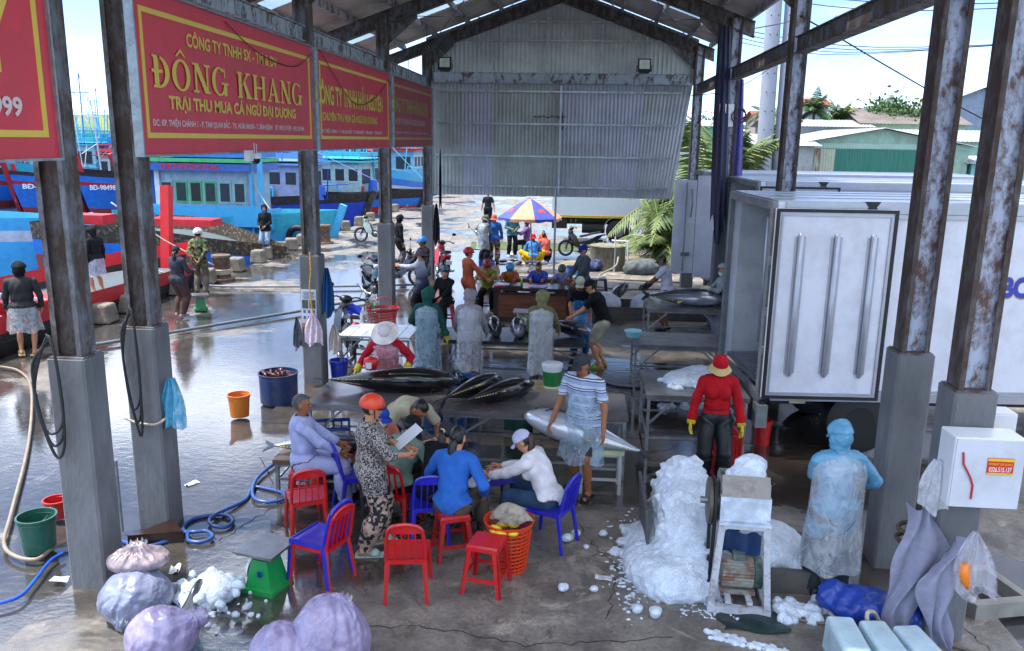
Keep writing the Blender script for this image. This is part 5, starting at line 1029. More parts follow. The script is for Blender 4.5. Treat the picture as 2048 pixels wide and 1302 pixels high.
person('woman in a grey brimmed hat and dip dyed jacket pointing to the left', (-3.38, 17.85), 70, 1.6, top=(DYE, 'l', -.2), bot=(c_('17181e'), 'l', .03), gear=[('brim', c_('5a4c54')), ('pony', HAIR, .3)], hands=((-.1, .62, 1.22), (.2, .2, .95)), elb=((0, -.2, -1), None), hdir=((0, 1, 0), None), fem=True, head=(10, 0), shoes=(BLACK, 's'), vox=.015)
person('man in a bright blue helmet and dark jacket behind the pointing woman', (-3.72, 19.9), 130, 1.64, top=(c_('2a2428'), 'l', -.12), bot=(c_('1c1c22'), 'l'), gear=[('helmet', plastic('2a80d0'))], hands=((-.15, .35, .95), (.15, .35, .95)), head=(-20, 10), shoes=(BLACK, 's'), skin=SKIN2, vox=.015)
person('person in a black hooded coat standing behind the column with the basket', (-5.5, 25.3), -60, 1.66, top=(c_('15161a'), 'l', -.3), bot=(c_('5a5860'), 'l', .02), gear=[('hood', c_('15161a')), ('cap', c_('15161a'))], head=(30, 20), shoes=(BLACK, 's'), vox=.016)
person('walker in dark clothes far off, cut at the waist by the gable sheets', (-4.1, 38.0), 5, 1.68, top=(c_('1e222c'), 's', -.08), bot=(c_('14161c'), 'l', .03), gear=[], hands=((-.3, .1, .8), (.3, -.1, .8)), feet=((-.1, .2, 0), (.1, -.25, 0)), shoes=(BLACK, 's'), vox=.02)
person('worker in a camouflage hat and clear raincoat holding up a slim fish', (-3.05, 26.75), -35, 1.58, top=(c_('6c7680'), 'l', -.1), bot=(c_('1c1e24'), 'l', .03), gear=[('bucket', CAMO), ('hood', c_('5a5c5a'))], apron=('full', FILM, .5), hands=((-.32, .25, 1.08), (.18, .34, .86)), gloves=BLKPL, lean=8, head=(0, 15), shoes=(BLACK, 'b'), vox=.017)
person('woman in a blue top and flowered trousers with her back to the hall', (-2.70, 26.9), 0, 1.6, top=(c_('2c60a8'), 'l', -.08), bot=(FLOR2, 'l', .03), gear=[('bucket', c_('c8604c')), ('scarf', c_('c8604c'))], hands=((-.26, .05, .78), (.26, .1, .78)), fem=True, shoes=(BLACK, 's'), vox=.017, wd=1.1)
person('person in a teal top and white rubber boots under the parasol', (-2.25, 28.7), 200, 1.6, top=(c_('4a7a84'), 'l', -.12), bot=(c_('15161a'), 'l', .02), gear=[('hair', HAIR)], hands=((-.08, .2, .95), (.08, .2, .98)), shoes=(BOOTW, 'b'), vox=.018)
person('person in a purple hood and white boots seated under the parasol', (-1.75, 28.95), 95, 1.6, hip=.52, top=(c_('6a5486'), 'l', -.12), bot=(c_('15161a'), 'l', .02), gear=[('hood', c_('5c3a5c')), ('mask', WP)], hands=((-.15, .42, .85), (.15, .4, .8)), feet=((-.14, .4, 0), (.14, .42, 0)), shoes=(BOOTW, 'b'), vox=.018)
person('woman in a light blue shirt and red hat squatting in yellow trousers', (-1.40, 26.9), 10, 1.56, hip=.28, lean=15, top=(c_('4a88c8'), 'l', -.05), bot=(c_('d8a81c'), 'l', .03), gear=[('bucket', c_('b82a38')), ('pony', HAIR, .25)], hands=((-.2, .35, .3), (.2, .35, .3)), feet=((-.18, .1, 0), (.18, .1, 0)), knees=((-.9, .7, .8), (.9, .7, .8)), fem=True, shoes=(BLACK, 's'), vox=.017)
person('woman in a salmon top squatting at the right of the parasol group', (-1.02, 27.4), 30, 1.56, hip=.3, lean=15, top=(c_('d0685c'), 'l', -.05), bot=(c_('15161a'), 'l', .03), gear=[('hair', HAIR)], hands=((-.2, .35, .3), (.2, .35, .3)), feet=((-.16, .1, 0), (.16, .1, 0)), knees=((-.6, .8, .8), (.6, .8, .8)), fem=True, shoes=(BLACK, 's'), vox=.017)
person('child in an orange vest standing close to the squatting woman in salmon', (-1.12, 27.75), 150, 1.05, top=(c_('d8581c'), 'l', -.08), bot=(c_('20242c'), 'l', .02), gear=[('hair', HAIR)], vox=.014, hands=((-.15, .15, .5), (.15, .15, .5)))
person('man in a white T shirt and camouflage cap by the steel table', (1.98, 17.75), 75, 1.66, top=(c_('d0cede'), 's', -.1), bot=(c_('15161c'), 's', .03), gear=[('cap', CAMO), ('mask', mat('blue_mask', '3a86b8', rough=.8))], hands=((-.15, .5, .95), (.05, .45, .9)), lean=12, head=(5, 15), gloves=BLKPL, shoes=(BLACK, 's'), skin=SKIN2)
person('worker in pale rainwear with one cream glove behind the open truck doors', (2.98, 16.75), 100, 1.6, top=(mat('grey_rainwear', '8f979e', rough=.4, bump=.5), 'l', -.3), bot=(c_('9aa0b8'), 'l', .03), gear=[('hood', c_('9aa0a8')), ('mask', WP)], hands=((-.1, .4, 1.15), (.2, .35, 1.1)), gloves=c_('c9c4a8'), shoes=(BLACK, 'b'), z=0)
# by the boats
person('woman in a dark cap, grey shirt and brown trousers standing by the green scale', (-8.85, 17.6), -25, 1.58, top=(c_('3a3c48'), 'l', -.1), bot=(c_('54403c'), 'l', .03), gear=[('cap', c_('2a2a36')), ('pony', HAIR, .2)], hands=((-.2, .32, 1.1), (.16, .3, 1.0)), fem=True, shoes=(plastic('a8a090'), 's'), wd=1.15, head=(20, 0), vox=.015)
person('man in camouflage clothes and a white helmet, hands behind his back', (-9.6, 20.3), 8, 1.66, top=(CAMO, 'l', -.15), bot=(c_('6a6458'), 'l', .02), gear=[('helmet', plastic('d0d4e0'), plastic('2a4a9a'))], hands=((-.05, -.22, .92), (.07, -.2, .9)), elb=((-1, -.6, -.3), (1, -.6, -.3)), shoes=(BLACK, 's'), vox=.015)
person('person in a black hooded jacket and clear skirt at the quay edge, back turned', (-10.0, 14.0), 25, 1.68, top=(mat('black_rain_jacket', '16191c', rough=.75, bump=.6, bs=9), 'l', -.1), bot=(c_('20242a'), 's', .02), gear=[('hood', c_('16191c'))], apron=('skirt', FILM, .45), hands=((-.28, .1, .8), (.28, .1, .85)), shoes=(plastic('c9b98a'), 'o'), wd=1.2)
# ================================================================ ICE, BAGS, MACHINE
def blob(name, prims, vox, mt, label=None, cat=None, noise=None, zmin=0, parent=None, loc=None, kind=None, group=None):
    V, F = surface([('e', (A3(*c), A3(*r), None), '', k) for c, r, k in prims], vox, zmin, noise)
    o = npmesh(name, V, F, mt, parent, loc=loc)
    return tag(o, label, cat, group, kind) if label else o
def lump_noise(a, f, s=0):
    return lambda x, y, z: a*(np.sin(f*x+3*np.sin(f*.6*y+s)+s)*np.sin(f*y+2*np.sin(f*.7*z))*np.sin(f*z+2*np.sin(f*.5*x+s))+.5*np.sin(2.3*f*x+s)*np.sin(2.1*f*y+1)*np.sin(2.7*f*z+2))
rnd.seed(11)
pr = [((1.05, 7.3, .08), (.5, .55, .24), .12), ((.84, 7.35, .07), (.24, .55, .17), .1), ((.98, 6.98, .08), (.34, .3, .2), .1), ((.75, 7.8, .05), (.16, .3, .12), .1), ((1.17, 7.65, .34), (.38, .55, .42), .12), ((1.15, 7.95, .50), (.28, .3, .38), .12), ((1.3, 7.6, .35), (.3, .4, .34), .12), ((1.2, 7.35, .22), (.36, .4, .30), .12), ((1.1, 7.05, .08), (.32, .28, .16), .1), ((1.35, 7.75, .2), (.3, .5, .3), .1)]
for i in range(150):
    a, e_ = rnd.uniform(0, 6.28), rnd.uniform(.05, 1.4); c_0, r_0 = rnd.choice([((1.17, 7.65, .34), (.38, .55, .42)), ((1.15, 7.95, .5), (.28, .3, .38)), ((1.2, 7.35, .22), (.36, .4, .3))]); s_0 = rnd.uniform(.025, .06); pr.append(((c_0[0]+r_0[0]*math.cos(a)*math.cos(e_), c_0[1]+r_0[1]*math.sin(a)*math.cos(e_), c_0[2]+r_0[2]*math.sin(e_)), (s_0, s_0*.8, s_0*.8), .025))
for i in range(60): a = rnd.random(); pr.append(((.95+rnd.random()*.45, 6.78+rnd.random()*.45, rnd.random()*.07), (rnd.uniform(.03, .07),)*3, .03))
for i in range(70): pr.append(((rnd.uniform(.52, .86)+.1*rnd.random(), rnd.uniform(6.95, 8.1), rnd.random()*.08), (rnd.uniform(.03, .08), rnd.uniform(.03, .07), .04), .04))
blob('ice_heap', pr, .018, ICE, 'biggest heap of crushed ice, spilling over the wet floor left of the ice crusher', 'ice', lump_noise(.016, 27, 1))
b = MB(); b.box((.76, 7.72, .32), (.03, .95, .62), ry=R(-4)); tag(b.build('ice_board', mat('grey_board', '4a4c4e', rough=.6)), 'dark board holding back the left side of the big ice heap', 'board')
pr = [((2.0, 7.55, .22), (.28, .4, .16), .08), ((1.82, 7.35, .26), (.22, .3, .2), .08), ((1.75, 7.9, .45), (.2, .2, .2), .08), ((2.2, 7.3, .16), (.15, .3, .1), .05)]
blob('ice_heap', pr, .018, ICE, 'smooth ice heap in the concrete trough right of the ice crusher', 'ice', lump_noise(.008, 22, 2), zmin=.1)
t = thing('ice_trough', (2.02, 7.4, 0), 0, 'low concrete trough full of ice beside the blue raincoat worker', 'trough')
b = MB()
for c, d in (((0, -.38, .11), (.8, .06, .22)), ((0, .38, .11), (.8, .06, .22)), ((.4, 0, .11), (.06, .7, .22)), ((-.4, 0, .11), (.06, .7, .22))): b.box(c, d)
b.build('trough_wall', mat('concrete_dark', '55534f', rough=.8), t); b = MB(); b.box((0, 0, .03), (.74, .7, .05)); b.build('trough_floor', CONC, t)
pr = []
for i in range(120): x = rnd.uniform(1.85, 2.75); pr.append(((x, 6.95-.25*rnd.random()-.1*(x-1.8)*rnd.random()-(.25*rnd.random() if x < 2.2 else 0), rnd.random()*.03), (rnd.uniform(.02, .055),)*3, .02))
blob('ice_scatter', pr, .013, ICE, 'broken ice scattered between the crusher and the blue sack', 'ice', lump_noise(.008, 50, 2), kind='stuff')
pr = []
for i in range(150): u = rnd.random(); pr.append(((1.2+.75*u+rnd.uniform(-.06, .06), 6.28-.28*u+rnd.uniform(-.05, .05), .0), (rnd.uniform(.008, .03),)*3, .01))
blob('ice_scatter', pr, .010, ICE, 'thin line of ice grains on the floor in front of the crusher', 'ice', kind='stuff')
for i, (px, py, s) in enumerate(((-.02, 6.82, .055), (.26, 6.86, .04), (.0, 7.78, .07), (.1, 7.9, .06), (.62, 6.55, .06), (.78, 6.5, .07), (.48, 7.55, .06), (.38, 7.95, .05), (.6, 8.1, .05), (.2, 7.65, .03))):
    pr = [((rnd.uniform(-s, s)*.5, rnd.uniform(-s, s)*.5, s*.4+rnd.uniform(0, s*.4)), (s*.6, s*.55, s*.5), .02) for _ in range(5)]
    blob('ice_chunk', pr, .012, ICE, 'loose ice chunk on the dark wet floor left of the big ice heap', 'ice', loc=(px, py, 0), group='loose ice chunks')
pr = [((1.62, 11.1, .82), (.36, .28, .12), .06), ((1.8, 11.2, .86), (.3, .25, .12), .06), ((1.45, 11.0, .8), (.2, .2, .08), .06)]
for i in range(40): pr.append(((rnd.uniform(1.15, 2.15), rnd.uniform(10.7, 11.45), .79), (rnd.uniform(.02, .06),)*3, .03))
blob('ice_heap', pr, .018, ICE, 'crushed ice heap covering a fish on the steel table', 'ice', lump_noise(.012, 30, 3), zmin=.785)
pr = [((1.6+.32*i, 19.3+.05*(i % 2), .2), (.3, .35, .3+.05*(i % 3)), .1) for i in range(5)]+[((.75, 19.3, .25), (.35, .3, .28), .1)]
blob('ice_heap', pr, .03, ICE, 'ice heap in the long low trough beyond the black tuna', 'ice', lump_noise(.015, 20, 1))
b = MB(); b.box((1.75, 18.75, .14), (2.9, .05, .28)); b.box((1.75, 19.8, .14), (2.9, .05, .28)); tag(b.build('ice_trough', mat('concrete_dark', '55534f')), 'long low grey trough edge in front of the far ice heap', 'trough')
pr = [((rnd.uniform(1.3, 2.4), rnd.uniform(12.2, 12.9), 0), (rnd.uniform(.03, .09),)*3, .04) for _ in range(50)]
blob('ice_scatter', pr, .022, ICE, 'ice spilled on the floor under the steel tables', 'ice', kind='stuff')
pr = [((rnd.gauss(.62, .09), rnd.gauss(7.4, .38), 0), (rnd.uniform(.008, .026), rnd.uniform(.008, .022), rnd.uniform(.006, .015)), .006) for _ in range(380)]+[((rnd.uniform(1.0, 1.5), rnd.uniform(6.5, 6.85), 0), (rnd.uniform(.008, .02), rnd.uniform(.008, .02), .01), .006) for _ in range(120)]
blob('ice_scatter', pr, .011, ICE, 'fine ice grains scattered round the biggest ice heap', 'ice', kind='stuff')
# heap with fish tail, lower left
pr = [((0, 0, .06), (.22, .2, .12), .06), ((.12, .1, .09), (.18, .16, .12), .06)]+[((rnd.gauss(.03, .14), rnd.gauss(.03, .12), rnd.uniform(.03, .17)), (rnd.uniform(.025, .055),)*3, .02) for _ in range(90)]+[((rnd.gauss(.1, .2), rnd.gauss(0, .17), .01), (rnd.uniform(.015, .035),)*3, .01) for _ in range(60)]
blob('ice_heap', pr, .015, ICE, 'small ice heap with a grey fish sticking out beside the plastic bags', 'ice', lump_noise(.012, 34, 5), loc=(-3.16, 6.3, 0))
b = MB(); b.grid(lambda u, v: ((u-.5)*.16*(1-v*.7)+.05*v, -.2+.36*v, .06+.17*math.sin(v*2.4)*(1-abs(2*u-1)**2*.6)), 8, 10); o = b.build('fish_head', mat('grey_fish', '4c545c', rough=.25, metal=.3), None, True, loc=(-3.2, 6.22, 0), rz=.2); tag(o, 'grey fish half buried in the small ice heap', 'fish')
for i, (x, y) in enumerate(((2.2, 5.93), (2.46, 5.9), (2.72, 5.86))):
    b = MB(); b.box((0, 0, .16), (.23, .5, .3), taper=.93); o = b.build('ice_block', mat('clear_ice', 'b9cfd8', rough=.15, var=.2, sss=.4, spec=.7, bump=.3, bs=10), loc=(x, y, 0), rz=.08*i); m_ = o.modifiers.new('b', 'BEVEL'); m_.width = .03; m_.segments = 3
    tag(o, 'clear ice block at the bottom right, %s of three' % ['leftmost', 'middle', 'rightmost'][i], 'ice', 'ice blocks')
# plastic sacks
def sackmat(name, c1, c2, sc=14):
    mt, nt, b_, N, L = nodes_of(name); tc = N('ShaderNodeTexCoord'); v = N('ShaderNodeTexNoise'); v.inputs['Scale'].default_value = sc*.2; v.inputs['Detail'].default_value = 10; v.inputs['Roughness'].default_value = .7; v.inputs['Distortion'].default_value = .8
    w = N('ShaderNodeTexWave'); w.inputs['Scale'].default_value = 2.2; w.inputs['Distortion'].default_value = 9; w.inputs['Detail'].default_value = 4
    L(tc.outputs['Object'], v.inputs[0]); L(tc.outputs['Object'], w.inputs[0]); rp = N('ShaderNodeValToRGB'); rp.color_ramp.elements[0].position = .34; rp.color_ramp.elements[1].position = .66; rp.color_ramp.elements[0].color = (*hexc(c1), 1); rp.color_ramp.elements[1].color = (*hexc(c2), 1)
    L(v.outputs[0], rp.inputs[0]); L(rp.outputs[0], b_.inputs['Base Color']); b_.inputs['Roughness'].default_value = .28; b_.inputs['Specular IOR Level'].default_value = .8
    bp = N('ShaderNodeBump'); bp.inputs['Strength'].default_value = .7; bp.inputs['Distance'].default_value = .02; L(w.outputs[0], bp.inputs['Height']); L(bp.outputs[0], b_.inputs['Normal']); return mt
SK1 = sackmat('lilac_sack', '766a8e', 'a79ec0', 30); SK2 = sackmat('grey_sack', '5d6478', '9298b4', 30); SK3 = sackmat('brown_sack', '64555c', 'a89aa0', 30)
def sack(x, y, z, r_, label, mt, rz=0, tail=(0, 0, 1), s=1):
    t = thing('plastic_sack', (x, y, z), rz, label, 'sack', 'filled plastic sacks')
    pr = [((0, 0, r_[2]*.9), r_, .08), ((r_[0]*.4, .05, r_[2]*.7), (r_[0]*.7, r_[1]*.8, r_[2]*.7), .08), ((-r_[0]*.35, -.03, r_[2]*.75), (r_[0]*.7, r_[1]*.85, r_[2]*.75), .08)]
    q = (tail[0]*r_[0], tail[1]*r_[1], r_[2]*.9+tail[2]*r_[2])
    for k in range(4): pr.append(((q[0]*(.7+.13*k), q[1]*(.7+.13*k), r_[2]*.9+(q[2]-r_[2]*.9)*(.7+.13*k)), (.09-.02*k, .03, .05), .06))
    ln_ = lump_noise(.010, 8, s); cre = lambda x, y, z: ln_(x, y, z)+.009*np.sin(17*np.arctan2(y-q[1], x-q[0])+6*z+3*np.sin(9*z))*np.exp(-((x-q[0])**2+(y-q[1])**2+(z-q[2])**2)/.06)+.003*np.sin(60*x+9*np.sin(14*y))*np.sin(50*z+7*np.sin(12*x))
    V, F = surface([('e', (A3(*c), A3(*q_), None), '', k) for c, q_, k in pr], .012, 0, cre); npmesh('sack_body', V, F, mt, t)
    b = MB(); 
    for k in range(9): a = k*.7; b.grid(lambda u, v: (q[0]+(.02+.06*v)*math.cos(a)+.02*u, q[1]+(.02+.06*v)*math.sin(a), q[2]-.02+.07*v+.02*math.sin(u*6+k)), 3, 3)
    b.build('tied_neck', FILMW, t); return t
sack(-3.62, 6.05, 0, (.26, .25, .22), 'round grey plastic sack beside the nearest harbour-side column', SK2, tail=(0, -.9, -.6), s=1)
sack(-3.66, 6.2, .36, (.22, .17, .09), 'flat brownish bag lying on top of the round grey sack', SK3, tail=(0, 0, 1.1), s=2)
sack(-3.12, 5.52, 0, (.24, .2, .22), 'small lilac sack at the bottom left corner', SK1, .3, (1.2, 0, .5), 3)
sack(-2.06, 5.28, 0, (.24, .22, .27), 'lilac sack at the bottom edge, left one of the large pair', SK1, 0, (-.6, .3, .2), 4)
sack(-1.76, 5.42, 0, (.28, .25, .35), 'lilac sack at the bottom edge, bigger right one of the pair', SK1, .4, (.35, .1, .72), 5)
# ice crusher
WF = mat('worn_white_paint', 'b9bec6', rough=.5, dirt='5a3524', dirtamt=.6, ds=6, ramp=(.52, .62))
t = thing('ice_crusher', (1.52, 6.86, 0), R(-3), 'white framed ice crusher with rusty motor and belt wheel', 'machine')
for sx in (-1, 1):
    for sy in (-1, 1): b = MB(); b.bar((sx*.24, sy*.24, .03), (sx*.18, sy*.17, .86), .055); b.build('leg', WF, t)
b = MB()
for sx in (-1, 1): b.box((sx*.24, 0, .035), (.06, .54, .06)); b.box((sx*.19, 0, .8), (.05, .36, .05)); b.box((sx*.09, -.05, .1), (.05, .4, .025))
for sy in (-1, 1): b.box((0, sy*.24, .035), (.42, .06, .06)); b.box((0, sy*.2, .8), (.36, .04, .05))
b.build('frame', WF, t)
b = MB(); b.box((0, 0, .93), (.42, .38, .24)); b.box((0, -.195, .93), (.36, .012, .18)); b.box((0, -.2, .82), (.44, .06, .02)); b.build('crusher_box', mat('frosted_box', 'b9c6d6', rough=.35, dirt='e6eef6', dirtamt=.6, bump=.3), t)
b = MB(); b.box((0, -.13, 1.12), (.4, .02, .2), rx=R(-28)); b.box((0, .16, 1.1), (.4, .02, .14)); b.box((-.2, .02, 1.09), (.02, .28, .12)); b.box((.2, .02, 1.09), (.02, .28, .12)); b.build('hopper', mat('stained_plate', '8e8b85', rough=.45, metal=.3, dirt='4a3a2c', dirtamt=.5, ds=6), t)
blob('ice_in_hopper', [((.02, .1, 1.13), (.18, .13, .1), .05), ((.08, .2, 1.2), (.14, .12, .1), .05)], .015, ICE, parent=t, zmin=1.05, noise=lump_noise(.01, 30, 2))
b = MB()
vs = [((.135 if k % 2 else .121)*math.cos(2*math.pi*k/56), (.135 if k % 2 else .121)*math.sin(2*math.pi*k/56)) for k in range(56)]; b.prism(vs, .27, Matrix.Translation((-.14, -.02, .28)) @ Matrix.Rotation(R(90), 4, 'Y'))
b.box((0, -.02, .13), (.3, .2, .04)); b.build('motor', mat('rusty_motor', '8d8f86', rough=.6, dirt='6b3a1c', dirtamt=.9, ds=7, ramp=(.45, .6)), t)
b = MB(); b.tube([(.135, -.02, .28), (.2, -.02, .28), (.215, -.02, .28)], [.14, .14, .11], 24); b.box((0, -.02, .44), (.1, .12, .06)); b.build('motor_cover', mat('green_motor_paint', '2c4a40', rough=.45, dirt='8a8f8c', dirtamt=.7, ds=5), t, smooth='auto')
b = MB(); b.tube([(-.3, 0, .93), (-.27, 0, .93)], .20, 28); b.tube([(-.262, 0, .93), (-.24, 0, .93)], .19, 28); b.build('belt_wheel', mat('wheel_wood', '6b6258', rough=.5, metal=.3, dirt='3a2c22', dirtamt=.6), t, smooth='auto')
b = MB(); b.cyl((-.36, 0, .93), (.0, 0, .93), .03); b.cyl((-.215, 0, .93), (-.205, 0, .93), .07); b.build('axle', GALV, t)
b = MB(); b.torus((-.251, 0, .93), .205, .014, 'x', 30, 6); b.bar((-.251, -.205, .93), (-.251, -.12, .28), .02, .03); b.bar((-.251, .205, .93), (-.251, .1, .28), .02, .03); b.torus((-.251, -.01, .28), .11, .013, 'x', 20, 6); b.build('drive_belt', BLACK, t)
b = MB(); b.grid(lambda u, v: (-.16+.36*u, .02+.04*math.sin(u*8), .42+.24*v*(1-.4*abs(u-.5))+.02*math.sin(u*12+v*5)), 10, 6); b.build('blue_cover', mat('dark_blue_cover', '1f3c66', rough=.3, bump=.4), t, smooth=True)
b = MB(); b.grid(lambda u, v: (.05+.55*(u-.5)+.04*math.sin(v*9), -.42+.35*v+.02*math.sin(u*7), .012+.012*math.sin(u*9+v*4)), 12, 8); o = b.build('rubber_mat', mat('dark_green_mat', '1d302e', rough=.4, bump=.4), None, True, loc=(1.55, 6.75, 0)); tag(o, 'dark green mat lying under the ice crusher', 'mat')
# ================================================================ HOSES, ROPES, SCRAPS
def curve_pts(P, n=6):
    P = [Vector(p) for p in P]; out = []
    for i in range(len(P)-1):
        a, b_, c, d = P[max(i-1, 0)], P[i], P[i+1], P[min(i+2, len(P)-1)]
        for k in range(n): t = k/n; out.append(.5*((2*b_)+(c-a)*t+(2*a-5*b_+4*c-d)*t*t+(3*b_-a-3*c+d)*t**3))
    return out+[P[-1]]
def hose(name, P, r_, mt, label, cat='hose', n=6, k=8, group=None):
    b = MB(); b.tube(curve_pts(P, n), r_, k); return tag(b.build(name, mt, None, True), label, cat, group)
def GP(px, py, z=0.0):
    x, y = (px-1024)/1654.2, (651-py)/1654.2; x, y = x*math.cos(-ROLL)-y*math.sin(-ROLL), x*math.sin(-ROLL)+y*math.cos(-ROLL)
    Y = math.cos(PITCH)+y*math.sin(PITCH); Z = -math.sin(PITCH)+y*math.cos(PITCH); k = (z-CAMH)/Z
    return ((x*math.cos(PSI)+Y*math.sin(PSI))*k, (-x*math.sin(PSI)+Y*math.cos(PSI))*k, z)
BH = mat('blue_hose', '2a4a86', rough=.35, var=.15); BGH = mat('beige_hose', '8f8474', rough=.5, var=.2)
pts = [(232, 1078), (285, 1093), (335, 1082), (372, 1064), (376, 1080), (400, 1084), (425, 1074), (412, 1062), (385, 1064), (366, 1060), (378, 1042), (410, 1032), (450, 1030), (466, 1042), (450, 1054), (424, 1050), (420, 1038), (445, 1022), (490, 1000), (506, 975), (535, 978), (566, 986), (568, 998), (530, 1004), (506, 992), (512, 960), (545, 930), (590, 905)]
hose('water_hose', [GP(a, b_, .02+.012*((i//3) % 3)) for i, (a, b_) in enumerate(pts)], .021, BH, 'long blue hose coiling across the floor behind the seated old man')
hose('water_hose', [GP(a, b_, .02) for a, b_ in ((0, 733), (38, 742), (62, 775), (58, 880), (24, 1020), (8, 1085), (30, 1112), (75, 1118), (110, 1092), (140, 1080))], .02, BGH, 'beige hose running down the left edge of the wet quay')
hose('water_hose', [GP(a, b_, .02) for a, b_ in ((-30, 1212), (35, 1195), (70, 1160), (100, 1122), (128, 1105))], .016, mat('bright_blue_hose', '1f58c8', rough=.3), 'short bright blue hose at the lower left')
PG = mat('grey_pipe', '6c747e', rough=.4)
hose('drain_pipe', [GP(*q, .03) for q in ((165, 693), (340, 665), (470, 643), (600, 622), (660, 610), (735, 598))], .035, PG, 'grey pipe crossing the wet quay behind the notice column', 'pipe')
hose('drain_pipe', [GP(*q, .03) for q in ((400, 563), (430, 572), (600, 573), (720, 572), (840, 569))], .03, PG, 'thin grey pipe crossing the quay farther off', 'pipe')
hose('drain_pipe', [GP(*q, .03) for q in ((1200, 760), (1240, 770), (1290, 773))], .03, PG, 'short grey pipe on the floor beside the iced table', 'pipe')
hose('drain_pipe', [(-2.6, 23.3, .03), (.2, 23.1, .03), (1.2, 22.6, .03), (2.8, 22.9, .03)], .025, BGH, 'pale pipe on the dirt behind the desk', 'pipe')
hose('water_hose', [(1.3, 25.6, .5), (1.2, 25.3, .25), (.7, 24.6, .03), (1.6, 24.2, .03), (3.2, 24.0, .03)], .03, BGH, 'beige hose running from the concrete tank')
hose('power_cable', [GP(*q, .015) for q in ((1535, 1160), (1545, 1210), (1600, 1240), (1700, 1252), (1800, 1262), (1900, 1290), (1990, 1315))], .013, mat('grey_cable', '6b6258', rough=.6), 'long cable running from the crusher to the right', 'cable')
cb = []
for i in range(26): a = i*.9; cb.append((2.72+.22*math.cos(a)+.02*i/26, 6.42+.12*math.sin(a), .02+.004*i))
hose('power_cable', cb, .009, mat('grey_cable2', '4b4a4a', rough=.6), 'coiled dark cable beside the blue sack', 'cable', n=4, k=6)
# black loops on the left columns
for (x0, y0, w, dz, lab) in ((XL-.27, 6.35, .14, .75, 'loose black cable looped round the nearest harbour-side column'), (XL-.2, 7.52, .09, .95, 'black cable loop hanging on the second harbour-side column')):
    P = [(x0-w*.3, y0, 2.25)]
    for k in range(3): P += [(x0-w, y0-.03, 2.05-.1*k), (x0-w*.5+.03*k, y0-.04, 2.13-dz*(.8+.15*k)), (x0+w*.6, y0-.03, 2.1-dz*(.65+.1*k)), (x0+w*.5, y0-.02, 2.15), (x0, y0-.0, 2.3+.03*k)]
    hose('black_cable', P, .012, BLACK, lab, 'cable')
hose('thin_rope', [(XL-.35, 7.53, 1.22), (XL-.2, 7.53, 1.17), (XL+.02, 7.53, 1.19), (XL+.03, 7.9, 1.3)], .014, ROPE, 'pale rope tied round the second harbour-side column', 'rope')
def drape(x, y, z, w, h, mt, label, rz=0, s_=0):
    b = MB(); wp = lambda v: w*(.12+.95*math.sin(math.pi*min(1, .1+v*.86))**.8)
    b.grid(lambda u, v: ((u-.5)*wp(v)+.07*math.sin(v*5+s_)+.03*math.sin(v*11+u*4), -.07*abs(math.sin(u*6.5+v*3+s_))-.05*math.sin(u*math.pi), -h*v-.03*math.sin(u*8+s_)), 26, 22)
    return tag(b.build('grey_tarp', mt, None, True, loc=(x, y, z), rz=rz), label, 'tarp')
def rag(name, x, y, z, w, h, mt, label, cat, rz=0, k=3, depth=.06, group=None, tip=.25, skew=0):
    b = MB(); s_ = rnd.random()*9
    b.grid(lambda u, v: ((u-.5)*w*(tip+(1-tip)*math.sin(min(1, v*1.5)*math.pi/2))+skew*v, -depth*math.sin(u*math.pi)*(.3+v)+.03*math.sin(u*k*6.28+s_+v*2), -h*v*(1-.08*math.sin(u*9+s_))), 18, 14)
    b.grid(lambda u, v: ((u-.5)*w*(tip+(1-tip)*math.sin(min(1, v*1.5)*math.pi/2))+skew*v, depth*.5*math.sin(u*math.pi)*(.3+v)+.02*math.sin(u*k*6.28+s_), -h*v*(1-.08*math.sin(u*9+s_))), 18, 14)
    o = b.build(name, mt, None, True, loc=(x, y, z), rz=rz); return tag(o, label, cat, group)
rag('plastic_bag', XL+.1, 7.65, 1.62, .26, .5, film('cyan_film', '4fb4d8', .85), 'turquoise plastic bag tied to the second harbour-side column', 'bag')
rag('carrier_bag', XL-.1, 12.72, 1.22, .30, .5, film('pinkish_film', 'e8d4e2', .85), 'white carrier bag with red print hanging on the notice column', 'bag', tip=.12)
rag('carrier_bag', XL-.36, 12.7, 1.15, .15, .5, film('black_film', '2a2a30', .85), 'black carrier bag hanging beside the white one', 'bag', tip=.15)
rag('blue_cloth', XL+.13, 12.8, 1.95, .2, .75, c_('1c4a7c'), 'dark blue cloth hanging from the side of the notice column', 'cloth', tip=.3)
rag('black_cloth', XL+.12, 23.2, 2.2, .2, 1.1, c_('1c1c20'), 'long black cloth hanging on the far corner column', 'cloth')
rag('blue_net', -3.9, 12.9, 1.0, .2, .45, film('woven_film', 'c9b8b0', .9), 'woven shopping bag hanging behind the notice column', 'bag')
t = thing('paper_notice', (XL-CW/2-.02, YC['C']-.008, 1.28), 0, 'paper notice with two small photos pasted on the column', 'notice')
b = MB(); b.box((0, 0, 0), (.25, .006, .62)); b.build('sheet', PAPER, t); b = MB()
for s in (-1, 1): b.box((s*.06, -.005, .07), (.1, .004, .14))
b.build('photos', mat('dark_photo', '4a5040', rough=.5, var=.8, vs=30), t); b = MB(); b.box((0, -.005, -.27), (.25, .004, .07)); b.build('footer_band', mat('orange_band', 'c08a62', rough=.6), t); b = MB()
for i in range(6): b.box((0, -.005, .27-.022*i), (.2-.02*(i % 3), .004, .008))
for i in range(3):
    for j in range(2): b.box((-.075+.075*i, -.005, -.05-.1*j), (.04, .004, .05))
b.build('print', mat('print_ink', '4a5a80', rough=.6), t)
